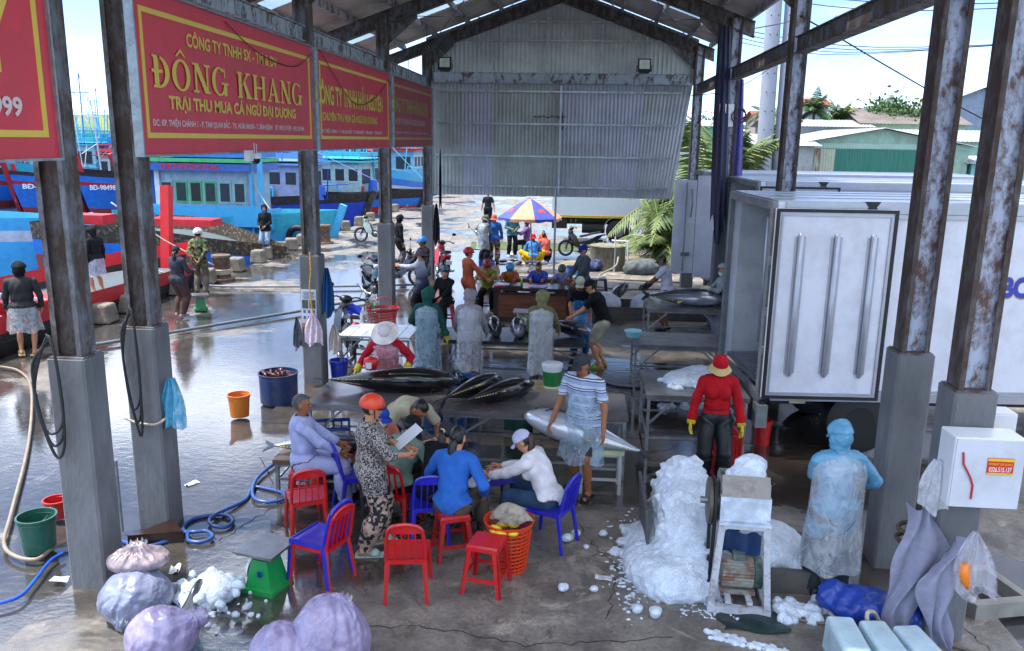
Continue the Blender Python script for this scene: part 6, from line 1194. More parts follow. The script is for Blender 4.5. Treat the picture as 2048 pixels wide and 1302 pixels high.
hose('tie_strings', [(XL-.12, 12.74, 2.2), (XL-.11, 12.73, 1.9), (XL-.14, 12.73, 1.6), (XL-.1, 12.73, 1.2)], .012, mat('orange_yellow_string', 'd8a02a', rough=.6, var=.6, vs=30), 'yellow and orange strings tied down the notice column', 'string')
# meter box on the right column
t = thing('meter_box', (3.14, 6.24, 1.59), 0, 'white electricity box with a red sticker on the nearest truck-side column', 'electrical box')
o = MB().box((0, 0, 0), (.52, .26, .56)).build('box_body', WP, t); m_ = o.modifiers.new('b', 'BEVEL'); m_.width = .012; m_.segments = 2
b = MB(); b.box((0, -.137, 0), (.50, .012, .54)); b.build('door', mat('white_box_door', 'c9d0dc', rough=.35, var=.08, dirt='8a8a86', dirtamt=.3), t)
b = MB(); b.box((.08, -.147, .07), (.19, .006, .125)); b.build('sticker', mat('sticker_red', 'c8241c', rough=.4), t)
b = MB(); b.box((.08, -.151, .12), (.19, .004, .02)); b.box((.08, -.151, .012), (.19, .004, .012)); b.build('sticker_band', mat('sticker_yellow', 'e0b81c', rough=.4), t)
text('lettering', 'INTERNET CÁP QUANG', mat('sticker_yellow'  , 'e0b81c'), t, frameM((.08, -.152, .088), (1, 0, 0), (0, 0, 1)), .17, .026, .02)
text('lettering', '0326.515.137', WP, t, frameM((.08, -.152, .045), (1, 0, 0), (0, 0, 1)), .165, .04, .02)
b = MB(); b.tube([(-.2, -.15, .17), (-.19, -.155, .08), (-.13, -.155, -.02), (-.1, -.15, -.09), (-.1, -.15, -.2)], .008, 6); b.build('red_string', plastic('b0243c'), t)
t = thing('meter_box', (3.52, 6.9, 1.72), 0, 'smaller white box behind the stickered electricity box', 'electrical box'); b = MB(); b.box((0, 0, 0), (.3, .2, .26)); b.build('box_body', WP, t); b = MB(); b.box((0, -.104, 0), (.27, .01, .23)); b.build('door', WP, t)
rag('plastic_bag', 2.86, 6.28, 1.62, .24, .40, FILMW, 'white plastic bag hung left of the electricity box', 'bag')
rag('plastic_bag', 3.12, 6.1, 1.12, .32, .52, film('clear_film2', 'dfe0ee', .3), 'clear plastic bag holding an orange glove under the electricity box', 'bag', tip=.1, skew=.06)
b = MB(); b.tube([(0, 0, 0), (.005, 0, -.09), (.03, -.01, -.16), (.05, -.01, -.2)], [.035, .045, .03, .02], 10); tag(b.build('orange_glove', plastic('e8801c'), None, True, loc=(3.06, 6.08, .86)), 'orange rubber glove inside the clear hanging bag', 'glove')
GT = mat('grey_tarp', '8d90a8', rough=.6, bump=.6, bs=9, dirt='5c5a60', dirtamt=.5, ds=6)
drape(2.78, 6.38, 1.22, .36, 1.1, GT, 'grey lilac sheet draped left of the nearest truck-side column')
drape(2.98, 6.22, 1.02, .26, .95, GT, 'second fold of grey sheet curling under the electricity box', .2, 2)
for k in range(4): pass
cb = [(2.74+.06*math.cos(i*.8)*(1+.1*(i % 3)), 6.42+.05*math.sin(i*.8), 1.02-.012*i) for i in range(18)]
hose('brown_rope', cb+[(2.72, 6.4, .7), (2.7, 6.38, .45), (2.74, 6.4, .3)], .018, mat('brown_rope', '4a3a2c', rough=.9, var=.4, vs=40), 'brown coil of rope hanging between the two right columns', 'rope')
hose('thick_rope', [(2.9, 6.4, .62), (2.72, 6.45, .5), (2.66, 6.4, .1), (2.5, 6.25, .3), (2.42, 6.18, .3), (2.5, 6.1, .05), (2.62, 6.12, .1), (2.75, 6.0, .03)], .017, ROPE, 'pale thick rope falling over the blue sack', 'rope')
blob('tarp_sack', [((0, 0, .14), (.3, .22, .15), .06), ((.24, -.08, .13), (.25, .2, .13), .06), ((-.22, .1, .16), (.16, .12, .14), .04)], .015, mat('blue_tarpaulin', '1c3f9c', rough=.3, var=.3, bump=.9, bs=9), 'crumpled bright blue tarpaulin bundle at the foot of the right columns', 'tarpaulin', lump_noise(.022, 17, 4), loc=(2.56, 6.62, 0))
t = thing('drain_kerb', (3.75, 7.1, 0), .25, 'square concrete kerb frame on the floor right of the columns', 'kerb')
b = MB()
for c, d in (((0, -.27, .07), (.6, .09, .14)), ((0, .27, .07), (.6, .09, .14)), ((.26, 0, .07), (.08, .45, .14)), ((-.26, 0, .07), (.08, .45, .14))): b.box(c, d)
b.build('kerb_ring', mat('pale_concrete', '8f8c84', rough=.8), t)
rag('red_cloth', 3.62, 7.3, .95, .1, .55, plastic('c8201c'), 'red plastic sheet hanging behind the right column', 'sheet')
for i, (px, py) in enumerate(((120, 1160), (385, 968), (1655, 1080), (1207, 1158), (950, 650), (350, 1140))):
    b = MB(); b.grid(lambda u, v: ((u-.5)*.16, (v-.5)*.09, .012+.02*math.sin(u*5+i)*math.sin(v*6)), 6, 5); tag(b.build('litter', film('litter_film', 'd8dae0', .9), None, True, loc=GP(px, py, 0), rz=i), ['white plastic scrap left of the nearest column', 'white scrap on the wet quay behind the coiled hose', 'scrap of film near the raincoat worker', 'yellow leaf on the floor left of the ice heap', 'paper scrap by the desk', 'small scrap beside the bags'][i], 'litter')
t = thing('wedge_block', (-4.12, 7.4, 0), .3, 'wooden wedge lying at the foot of the second harbour-side column', 'block'); b = MB(); b.prism([(-.26, -.14), (.26, -.14), (.1, .16)], .12); b.build('block_body', WOODD, t)
t = thing('water_tap', (XL-.47, 7.5, 0), 0, 'standpipe with a yellow valve beside the second harbour-side column', 'tap'); b = MB(); b.cyl((0, 0, 0), (0, 0, .78), .015, n=8); b.bar((0, 0, .76), (-.12, 0, .8), .03); b.build('pipe', GALV, t); b = MB(); b.box((-.16, 0, .8), (.1, .05, .06)); b.build('valve', plastic('c8901c'), t); b = MB()
for i in range(9): b.torus((-.07, -.02, .72-.045*i), .022, .005, 'x' if i % 2 else 'y', 8, 5)
b.build('chain', RUSTD, t)

# ================================================================ MOTORBIKES (x forward)
def moto(x, y, rz, c, label, seatc='14151a', lean=6):
    t = thing('motorbike', (x, y, 0), R(rz), label, 'motorbike', 'parked motorbikes'); t.rotation_euler = (R(lean), 0, R(rz)); body = plastic(c, coat=.5)
    for wx in (-.62, .64):
        b = MB(); b.torus((wx, 0, .29), .245, .042, 'y', 30, 8); w = b.build('tyre', BLACK, t, smooth=True)
        b = MB(); b.torus((wx, 0, .29), .205, .014, 'y', 26, 6); b.cyl((wx, -.05, .29), (wx, .05, .29), .05, n=12)
        for k in range(10): a = k*math.pi/5; b.bar((wx, 0, .29), (wx+.2*math.cos(a), 0, .29+.2*math.sin(a)), .012)
        b.build('rim', CHROME, t)
    b = MB()
    for s in (-1, 1): b.bar((.64, s*.06, .29), (.44, s*.055, .82), .03); b.bar((-.62, s*.09, .29), (-.42, s*.09, .62), .035); b.bar((-.62, s*.08, .29), (-.1, s*.07, .32), .04, .05)
    b.tube([(.42, 0, .84), (.2, 0, .5), (-.05, 0, .42), (-.3, 0, .58), (-.6, 0, .66)], .035, 8); b.build('frame', BLKPL, t)
    b = MB(); b.ell((.02, 0, .32), (.2, .1, .12), 14, 8); b.ell((.15, 0, .36), (.1, .07, .09), 12, 6); b.build('engine', mat('engine_grey', '5d6064', rough=.4, metal=.6), t, smooth=True)
    b = MB()
    for s in (-1, 1): b.add([(.48, s*.05, .92), (.52, s*.17, .68), (.36, s*.2, .40), (.20, s*.15, .30), (.16, s*.10, .44), (.26, s*.08, .70)], [(0, 1, 2, 5), (2, 3, 4, 5)]); b.add([(.48, s*.05, .92), (.52, s*.18, .68), (.36, s*.21, .40), (.54, 0, .70)], [(0, 1, 3)])
    b.ell((.46, 0, .84), (.1, .11, .12), 12, 6); b.build('leg_shield', body, t, smooth='auto')
    b = MB(); b.add([(.14, .06, .5), (-.2, .13, .55), (-.55, .12, .72), (-.78, .04, .78), (-.55, .1, .6), (-.2, .12, .42), (.14, -.06, .5), (-.2, -.13, .55), (-.55, -.12, .72), (-.78, -.04, .78), (-.55, -.1, .6), (-.2, -.12, .42)], [(0, 1, 5), (1, 2, 4, 5), (2, 3, 4), (6, 11, 7), (7, 11, 10, 8), (8, 10, 9), (2, 8, 9, 3), (3, 9, 10, 4)]); b.build('tail_panel', body, t)
    b = MB(); b.add([(math.cos(a)*.3+.64, sy*.05, .29+math.sin(a)*.3) for a in [R(25+13*i) for i in range(10)] for sy in (-1, 1)], [(2*i, 2*i+1, 2*i+3, 2*i+2) for i in range(9)]); b.build('front_fender', body, t, smooth=True)
    b = MB(); b.add([(-.62+math.cos(a)*.31, sy*.05, .29+math.sin(a)*.31) for a in [R(70+13*i) for i in range(9)] for sy in (-1, 1)], [(2*i, 2*i+1, 2*i+3, 2*i+2) for i in range(8)]); b.build('rear_fender', BLKPL, t, smooth=True)
    b = MB(); sp = [(.12, .09, .66), (-.1, .12, .7), (-.35, .13, .76), (-.62, .1, .8)]
    for i in range(3):
        (xa, wa, za), (xb, wb, zb_) = sp[i], sp[i+1]; b.add([(xa, -wa, za), (xa, wa, za), (xb, wb, zb_), (xb, -wb, zb_), (xa, -wa*.8, za+.07), (xa, wa*.8, za+.07), (xb, wb*.8, zb_+.07), (xb, -wb*.8, zb_+.07)], [(0, 3, 2, 1), (4, 5, 6, 7), (0, 1, 5, 4), (2, 3, 7, 6), (1, 2, 6, 5), (3, 0, 4, 7)])
    b.build('saddle', plastic(seatc), t, smooth='auto')
    b = MB(); b.tube([(.34, -.33, 1.0), (.4, -.2, 1.03), (.43, 0, .98), (.4, .2, 1.03), (.34, .33, 1.0)], .014, 8); b.ell((.45, 0, .98), (.1, .13, .075), 12, 6)
    for s in (-1, 1): b.tube([(.36, s*.3, 1.0), (.33, s*.36, .99)], .02, 8)
    b.build('handlebar', BLKPL, t, smooth=True)
    for s in (-1, 1): b = MB(); b.tube([(.38, s*.24, 1.02), (.37, s*.3, 1.2)], .006, 6); b.ell((.365, s*.33, 1.25), (.012, .065, .045), 12, 6); b.build('mirror', BLKPL, t, smooth=True)
    b = MB(); b.ell((.535, 0, .97), (.04, .08, .06), 12, 6); b.build('headlight', mat('headlight_glass', 'cfd6dc', rough=.1), t, smooth=True)
    b = MB(); b.ell((-.77, 0, .74), (.05, .07, .04), 12, 6); b.build('tail_light', plastic('a8141c'), t, smooth=True)
    b = MB(); b.tube([(.1, -.1, .24), (-.2, -.13, .22), (-.4, -.15, .26), (-.85, -.16, .34)], [.02, .025, .045, .04], 10); b.build('exhaust', CHROME, t, smooth=True)
    b = MB(); b.bar((-.05, .1, .26), (-.12, .24, .0), .018); b.build('side_stand', GALV, t); b = MB(); b.box((-.88, 0, .56), (.01, .17, .13), ry=R(-15)); b.build('number_plate', WP, t); return t
moto(-7.75, 31.6, 176, '8fa3a0', 'pale grey motorbike parked side on at the quay, front wheel to the left')
moto(-4.95, 22.3, -8, '1d2440', 'dark navy motorbike behind the column with the basket, front wheel to the right')
moto(-4.95, 19.9, -60, '6f8fa6', 'pale blue motorbike nearest the basket, angled towards the hall')
moto(-4.3, 14.8, 115, '14171c', 'black motorbike just behind the notice column with a blue rain cover', lean=8)
moto(-3.95, 23.9, 110, 'b81c2c', 'red motorbike behind the far corner column')
moto(.25, 29.3, 195, '17181c', 'black motorbike standing beyond the desk near the concrete tank')
b = MB(); b.grid(lambda u, v: ((u-.5)*.3, .1*math.sin(u*4+v*3), .1+.25*v*(1-abs(u-.5))), 8, 8); tag(b.build('rain_cover', mat('royal_blue_cover', '1c3cc8', rough=.4), None, True, loc=(-4.15, 15.0, .62)), 'royal blue rain cover stuffed on the black motorbike', 'cover')
pr = [((.05, 0, .12), (.45, .3, .16), .1), ((.4, .1, .2), (.25, .25, .25), .1)]
blob('blue_tarp_pile', pr, .03, mat('navy_tarp', '1c2c58', rough=.5, bump=.6), 'dark blue tarpaulin heaped on the dirt beside the concrete tank', 'tarpaulin', lump_noise(.03, 12, 1), loc=(.35, 26.0, 0))
# parasol
t = thing('parasol', (-1.42, 25.0, 0), 0, 'big blue and orange segmented parasol on a thin pole over the squatting women', 'parasol')
b = MB(); b.tube([(.12, 0, 0), (-.03, 0, 2.3)], .02, 8); b.build('pole', GALV, t)
segs = 8; Rr = .97
for k in range(segs):
    b = MB(); a0, a1 = 2*math.pi*k/segs+.2, 2*math.pi*(k+1)/segs+.2
    def fn(u, v):
        a = a0+(a1-a0)*u; sag = .94+.06*abs(2*u-1); r_ = Rr*v*(1-(1-sag)*v); return (r_*math.cos(a), r_*math.sin(a), 2.28-.55*v**1.3-.0*v)
    b.grid(fn, 6, 6); b.grid(lambda u, v: (fn(u, 1)[0]*(1+.0*v), fn(u, 1)[1], fn(u, 1)[2]-.10*v*(.8+.2*math.sin(u*9))), 6, 2)
    o = b.build('canopy_panel', [mat('parasol_blue', '4450a8', rough=.7), mat('parasol_orange', 'd89a78', rough=.7)][k % 2], t, smooth=True)
    if k % 2 == 0 and k in (4, 6): 
        am = (a0+a1)/2; d = Vector((math.cos(am), math.sin(am), 0)); b = MB(); b.grid(lambda u, v: fn(.3+.4*u, .62+.14*v+.03*math.sin(u*9)), 8, 2); b.v = [(q[0], q[1], q[2]+.012) for q in b.v]; b.build('red_mark', plastic('d8403c'), t)
b = MB()
for k in range(segs): a = 2*math.pi*k/segs+.2; b.bar((-.03, 0, 1.85), (Rr*.55*math.cos(a), Rr*.55*math.sin(a), 2.02), .012)
b.build('ribs', GALV, t)
# tank, rock, dirt, grass
t = thing('water_tank', (1.0, 26.4, 0), 0, 'round mossy concrete water tank with pipes on its rim', 'tank')
b = MB(); b.lathe([(.55, 0), (.56, .72), (.58, .76), (.5, .78), (0, .78)], n=30); b.build('tank_wall', mat('mossy_concrete', '84806c', rough=.85, dirt='4a4c34', dirtamt=.7, ds=4, stretch=(1, 1, .5)), t, smooth='auto')
b = MB(); b.tube([(.1, -.3, .95), (.6, -.4, .95), (.62, -.45, .1)], .03, 8); b.tube([(.2, -.5, 1.1), (.2, -.55, .0)], .02, 8); b.build('pipes', WP, t)
b = MB(); b.add([(-3.4, 22.2, -.036), (6.5, 21.6, -.036), (6.5, 30.0, -.036), (2.2, 30.3, -.036), (1.2, 29.2, -.036), (-.4, 28.2, -.036), (-1.2, 25.6, -.036), (-3.2, 24.6, -.036)], [(0, 1, 2, 3, 4, 5, 6, 7)]); tag(b.build('dirt_patch', mat('dry_dirt', '8a7a62', rough=.95, var=.35, vs=3, dirt='5f6a34', dirtamt=.5, ds=1.2, bump=.6, bs=14)), kind='structure')
blob('rock', [((0, 0, .15), (.5, .35, .3), .1), ((.3, .1, .2), (.4, .3, .25), .1)], .04, mat('grey_rock', '5a6264', rough=.9, var=.4, bump=.8, bs=10), 'dark grey boulder at the foot of the young palm', 'rock', lump_noise(.03, 9, 3), loc=(1.95, 25.6, 0))
# ================================================================ TRUCKS
TW = mat('truck_white', 'd6d9e4', rough=.35, var=.05, vs=1, dirt='8f8d92', dirtamt=.25, ds=2); TI = mat('truck_lining', 'c6c9cf', rough=.4, var=.1, dirt='6a6662', dirtamt=.3, ds=3); ALU = mat('aluminium_trim', 'a4a8b4', rough=.3, metal=.5, var=.1); GREYM = mat('grey_steel', '7f8488', rough=.45, metal=.4)
def ribbed_leaf(t, M, w, h, name='door_leaf', ribs=3, white=TW, gasket=True):
    """door leaf: local x along the leaf, z up, y thickness; inner face at -y"""
    b = MB(); b.T = M; b.box((w/2, 0, h/2), (w, .06, h)); o = b.build(name, white, t)
    if gasket:
        b = MB(); b.T = M
        for c, d in (((w/2, -.032, .02), (w, .03, .04)), ((w/2, -.032, h-.02), (w, .03, .04)), ((.02, -.032, h/2), (.04, .03, h-.08)), ((w-.02, -.032, h/2), (.04, .03, h-.08))): b.box(c, d)
        b.build('door_gasket', BLACK, t)
        b = MB(); b.T = M
        for c, d in (((w/2, -.04, .07), (w-.12, .012, .03)), ((w/2, -.04, h-.07), (w-.12, .012, .03)), ((.075, -.04, h/2), (.02, .012, h-.18)), ((w-.075, -.04, h/2), (.02, .012, h-.18))): b.box(c, d)
        b.build('door_trim', ALU, t)
    for i in range(ribs):
        b = MB(); b.T = M; x = w*(.2+.3*i)+.02; b.tube([(x, -.035, h*.13), (x, -.07, h*.15), (x, -.07, h*.855), (x, -.035, h*.87)], [.03, .036, .036, .03], 10); b.box((x, -.034, h*.5), (.13, .012, h*.72)); b.build('door_rib', ALU, t, smooth='auto')
def truck(x, y, yaw, label, L_=6.5, W=2.1, z0=.83, z1=3.3, leaf=True, word=None, zf=.62):
    t = thing('refrigerated_truck', (x, y, 0), R(yaw), label, 'truck', 'white refrigerated trucks'); h = z1-z0
    b = MB(); b.box((L_/2, .04, (z0+z1)/2), (L_, .08, h)); b.box((L_/2, W-.04, (z0+z1)/2), (L_, .08, h)); b.box((L_/2, W/2, z1-.045), (L_, W-.16, .09)); b.box((L_-.04, W/2, (z0+z1)/2-.05), (.08, W-.16, h-.1)); b.build('box_body', TW, t)
    b = MB(); b.box((L_/2, .086, (z0+z1)/2), (L_-.2, .012, h-.1)); b.box((L_/2, W-.086, (z0+z1)/2), (L_-.2, .012, h-.1)); b.build('lining', TI, t)
    b = MB(); b.box((L_/2, W/2, z0+.04), (L_-.1, W-.17, .05)); b.build('floor', GREYM, t); b = MB()
    for i in range(14): b.box((L_/2, .2+i*(W-.4)/13, z0+.075), (L_-.2, .03, .02))
    b.build('floor_ribs', ALU, t)
    b = MB()
    for yy in (.05, W-.05): b.box((-.03, yy, (z0+z1)/2-.03), (.06, .12, h+.06))
    b.box((-.03, W/2, z1-.05), (.06, W-.22, .1)); b.box((-.03, W/2, z0-.06), (.06, W-.22, .16)); b.build('rear_frame', GREYM, t)
    b = MB()
    for zz, hh in ((z1-.06, .13), (z1-.16, .05), (z0-.02, .1), (z0+.07, .03)): b.box((L_/2+.05, -.014, zz), (L_-.1, .024, hh))
    b.box((L_/2, W/2, z1+.008), (L_, W, .016)); b.build('side_rail', ALU, t)
    for k in (.25, .55, .8): b = MB(); b.box((L_/2, W*k, z1+.022), (L_-.1, .03, .012)); b.build('roof_seam', ALU, t)
    b = MB(); b.box((-.05, .3, z0-.25), (.09, .28, .3)); b.box((L_/2, W*.3, z0-.2), (L_-.6, .12, .2)); b.box((L_/2, W*.7, z0-.2), (L_-.6, .12, .2)); b.box((L_*.3, W/2, z0-.2), (.12, W*.9, .12)); b.build('chassis', BLACK, t)
    b = MB(); b.box((0, .04, z0-.28), (.14, .2, .3)); b.build('mudguard', GREYM, t)
    for wx in (1.35, L_-1.2):
        for wy in (.25, W-.25): 
            b = MB(); b.tube([(wx, wy-.14, .43), (wx, wy-.12, .43), (wx, wy+.12, .43), (wx, wy+.14, .43)], [.37, .43, .43, .37], 28); w_ = b.build('wheel', BLACK, t, smooth='auto'); b = MB(); b.tube([(wx, wy-.145, .43), (wx, wy-.12, .43)], [.2, .22], 20); b.build('rim', BLKPL, t, smooth='auto')
    b = MB(); b.box((.45, -.03, z0-.06), (.2, .03, .07)); b.build('marker_lamp', mat('lamp_cream', 'b9b8a0', rough=.3), t)
    if leaf:
        ribbed_leaf(t, Matrix.Translation((-.05, -.11, z0-.0)) @ Matrix.Rotation(R(-1.5), 4, 'Z'), 1.46, h-.07)
        b = MB()
        for zz in (.6, 1.1, 1.75): b.box((-.03, -.05, z0+zz), (.1, .07, .1))
        b.build('hinge', GREYM, t); b = MB(); b.box((1.22, -.135, z0+.12), (.24, .02, .12)); b.build('latch_plate', GREYM, t); b = MB(); b.add([(1.05, -.03, z1-.12), (1.25, -.03, z1-.12), (1.2, -.03, z1-.05), (1.25, -.03, z1+.02), (1.05, -.03, z1+.02), (1.1, -.03, z1-.05)], [(0, 1, 2, 5), (5, 2, 3, 4)]); b.build('door_hook', BLACK, t)
    b = MB(); b.T = Matrix.Translation((0, 0, 0)); 
    for yy in (W*.6,): b.tube([(.5, W-.12, z0+.25), (.5, W-.14, z0+.28), (.5, W-.14, z1-.4), (.5, W-.12, z1-.35)], .035, 10)
    b.build('lining_rib', ALU, t, smooth='auto')
    if word: text('lettering', word, mat('truck_blue_letters', '2a3aa8', rough=.4), t, frameM((3.05, -.009, 2.28), (1, 0, 0), (0, 0, 1)), .33, .27, .05); text('lettering_edge', word, mat('truck_gold_edge', 'b99a5a', rough=.4), t, frameM((3.055, -.004, 2.275), (1, 0, 0), (0, 0, 1)), .36, .30, .07)
    return t
truck(2.45, 10.45, 4.4, 'nearest white refrigerated truck, its ribbed door folded back against the side', word='BC', W=2.1)
truck(3.37, 15.85, 4.4, 'second white refrigerated truck, only its roof and open rear seen', W=2.25)
t3 = truck(3.25, 19.9, 4.4, 'farthest of the three white refrigerated trucks, doors swung out to the left', W=2.25, leaf=False)
M_ = Matrix.Translation((-.04, -.35, .9)) @ Matrix.Rotation(R(176), 4, 'Z')
ribbed_leaf(t3, M_, .5, 2.35, ribs=0, gasket=True); ribbed_leaf(t3, Matrix.Translation((-.56, -.32, 1.0)) @ Matrix.Rotation(R(180), 4, 'Z'), .5, 2.15, ribs=0, gasket=False)
b = MB(); b.tube([(-.8, -.4, 1.05), (-.8, -.4, 3.1)], .018, 8); b.tube([(-.68, -.4, 2.3), (-.66, -.42, 2.6), (-.68, -.4, 2.95)], .02, 8); b.box((-.76, -.4, 1.45), (.2, .03, .09)); b.build('lock_rod', GREYM, t3)
# box lorry behind the gable
t = thing('box_lorry', (-1.0, 32.8, 0), R(1), 'white box lorry with a yellow stripe standing beyond the gable', 'truck')
b = MB(); b.box((4.0, 1.2, 2.35), (8.0, 2.4, 2.6)); b.build('box_body', mat('lorry_white', 'c3cdd6', rough=.4, var=.05), t); b = MB(); b.box((4.0, -.005, 1.08), (8.0, .02, .09)); b.build('stripe', plastic('c8a42a'), t)
b = MB(); b.box((4.0, .5, .88), (7.6, .2, .26)); b.box((4.0, 1.9, .88), (7.6, .2, .26)); b.box((.3, .4, .8), (.6, .7, .4)); b.tube([(1.2, .35, .62), (2.1, .35, .62)], .22, 16); b.build('chassis', BLACK, t)
for wx in (2.65, 6.6): b = MB(); b.tube([(wx, .05, .5), (wx, .1, .5), (wx, .38, .5)], [.4, .5, .5], 30); b.build('wheel', BLACK, t, smooth='auto'); b = MB(); b.tube([(wx, .03, .5), (wx, .1, .5)], [.15, .3], 20); b.build('rim', GREYM, t, smooth='auto')
b = MB(); b.add([(2.65+.62*math.cos(a), sy, .5+.62*math.sin(a)) for a in [R(10*i) for i in range(2, 18)] for sy in (-.02, .4)], [(2*i, 2*i+1, 2*i+3, 2*i+2) for i in range(15)]); b.build('fender', mat('lorry_white', 'c3cdd6'), t)

# ================================================================ BOATS (x to the bow, z = 0 at the water)
BLU = paint('1f6fc8'); LBL = paint('3fa6d8', ds=4); DBL = paint('1c3fae'); BRED = paint('a82024'); RUSTR = paint('8a3a30'); BBLK = mat('tarred_rail', '1c1a1c', rough=.6, dirt='5a4c40', dirtamt=.25, ds=6, ramp=(.5, .6)); TEAL = paint('2fa88c'); BWHT = paint('b8c2cc', dirtamt=.2); CREAM = paint('9fb0b8', dirtamt=.4); TURQ = paint('35a8c0')
BRAIL = mat('weathered_rail', '3e362e', rough=.8, dirt='8c7c64', dirtamt=.8, ds=9, ramp=(.52, .6))
def hull(b, L_, B, D, sheer, rows, bow=.62, stern=.75, n=26):
    """rows: list of (fraction of side height, material index); sheer(u): extra gunwale height"""
    fr = [0]+[r_[0] for r_ in rows]; k = len(fr)
    for side in (-1, 1):
        vs = []
        for i in range(n+1):
            u = i/n; x = u*L_; hb = B/2*min(1, (stern+(1-stern)*min(1, u*4)))*(1-max(0, (u-bow)/(1-bow))**2.2); zt = D+sheer(u)
            for f in fr: vs.append((x+(.09*L_*f if u > .8 else 0)*((u-.8)/.2 if u > .8 else 0), side*hb*(.72+.28*f**.7), -.5+(zt+.5)*f))
        for i in range(n):
            for j in range(k-1):
                q = (i*k+j, (i+1)*k+j, (i+1)*k+j+1, i*k+j+1); b.add([vs[z] for z in q], [(0, 1, 2, 3) if side < 0 else (3, 2, 1, 0)], rows[j][1])
    # transom
    zt = D+sheer(0); hb = B/2*stern
    for j in range(k-1): f0, f1 = fr[j], fr[j+1]; b.add([(0, -hb*(.72+.28*f0**.7), -.5+(zt+.5)*f0), (0, hb*(.72+.28*f0**.7), -.5+(zt+.5)*f0), (0, hb*(.72+.28*f1**.7), -.5+(zt+.5)*f1), (0, -hb*(.72+.28*f1**.7), -.5+(zt+.5)*f1)], [(0, 3, 2, 1)], rows[j][1])
def deckmesh(L_, B, D, sheer, drop=.5, bow=.62, stern=.75, n=20):
    b = MB(); vs = []
    for i in range(n+1):
        u = i/n*.97; hb = B/2*min(1, (stern+(1-stern)*min(1, u*4)))*(1-max(0, (u-bow)/(1-bow))**2.2)*.97; z = D+sheer(u)-drop; vs += [(u*L_, -hb, z), (u*L_, hb, z)]
    b.add(vs, [(2*i, 2*i+2, 2*i+3, 2*i+1) for i in range(n)]); return b
DECK = mat('deck_boards', '56656c', rough=.8, var=.35, vs=3, dirt='4a4038', dirtamt=.6, ds=3, stretch=(.4, 3, 1))
def boat(x, y, hd, label, L_=14, B=3.8, D=1.7, rise=1.2, mats=None, rows=None, cabin=None, masts=(), stem=None, group='fishing boats in the harbour', rail=True, z=-1.25, sheer=None, lite=False, bow=.62, lean=.11):
    t = thing('fishing_boat', (x, y, z), R(hd), label, 'boat', group); sheer = sheer or (lambda u: rise*u**2.2+.25*(1-u)**3)
    mats = mats or [RUSTR, BLU, BRED, BLU, BBLK]; rows = rows or [(.3, 0), (.62, 1), (.72, 2), (.85, 3), (1, 4)]
    b = MB(); hull(b, L_, B, D, sheer, rows, bow); b.build('hull', mats, t, smooth=False)
    deckmesh(L_, B, D, sheer, bow=bow).build('deck', DECK, t)
    b = MB(); zt = D+sheer(1); hh = stem[1] if stem else .5
    b.bar((L_*.985, 0, -.3), (L_*(1+lean), 0, zt+hh), .26, .26); b.build('stem_post', stem[0] if stem else BRED, t)
    if cabin:
        cx, cl, cw, ch, cm, rm, wm = cabin; zd = D-.2
        b = MB(); b.box((cx, 0, zd+ch/2), (cl, cw, ch)); c = b.build('cabin_wall', cm, t)
        b = MB(); b.box((cx, 0, zd+ch+.06), (cl+.7, cw+.6, .1)); b.box((cx, 0, zd+ch+.22), (cl+.5, cw+.5, .04)); b.build('cabin_roof', rm, t)
        nwin = max(2, int(cl/.75))
        for s in (-1, 1):
            for i in range(nwin):
                xx = cx-cl/2+cl*(i+.5)/nwin; b = MB(); b.box((xx, s*(cw/2+.01), zd+ch*.66), (cl/nwin*.82, .03, ch*.42)); f = b.build('window', wm, t); b = MB(); b.box((xx, s*(cw/2+.024), zd+ch*.66), (cl/nwin*.66, .012, ch*.32)); b.build('pane', mat('boat_glass', '1c2a34', rough=.12, var=.3), f)
        for i in (-1, 1): b = MB(); b.box((cx+cl/2+.01, i*cw*.25, zd+ch*.62), (.03, cw*.34, ch*.4)); b.build('window', mat('boat_glass', '1c2a34'), t)
        if not lite:
            b = MB(); zr = zd+ch+.25
            for s in (-1, 1):
                for k in range(5): b.box((cx-cl/2+cl*k/4, s*cw/2, zr+.3), (.06, .06, .62))
                b.box((cx, s*cw/2, zr+.6), (cl, .07, .07)); b.box((cx, s*cw/2, zr+.2), (cl, .04, .22))
            for s in (-1, 1): b.box((cx+s*cl/2, 0, zr+.6), (.07, cw, .07)); b.box((cx+s*cl/2, 0, zr+.2), (.04, cw, .22))
            b.build('roof_railing', rm, t)
    for mx_, mz, mm, rk in masts: b = MB(); b.tube([(mx_, 0, D*.5), (mx_+rk, .1, mz)], [.07, .04], 7); b.tube([(mx_+rk*.5, 0, mz*.6), (mx_+rk*.5+1.5, .6, mz*.35+1.2)], .03, 6); b.tube([(mx_+rk*.9, -.9, mz*.85), (mx_+rk*.9, .9, mz*.85)], .025, 6); b.tube([(mx_+rk, .1, mz), (mx_+3.2, -.8, D+1)], .018, 4); b.tube([(mx_+rk, .1, mz), (mx_-2.4, .9, D+1)], .018, 4); b.tube([(mx_+.7, -1.2, D), (mx_+.9, -1.5, mz*.8)], .035, 5); b.tube([(mx_-.9, 1.2, D), (mx_-1.3, 1.4, mz*.7)], .035, 5); b.build('mast', mm, t)
    if rail and not lite:
        b = MB()
        for s in (-1, 1):
            for k in range(7): u = .1+.1*k; b.box((u*L_, s*B/2*.9, D+sheer(u)+.2), (.07, .07, .5))
            b.tube([((.1+.1*k)*L_, s*B/2*.9, D+sheer(.1+.1*k)+.45) for k in range(7)], .04, 6)
        b.build('rail', LBL, t)
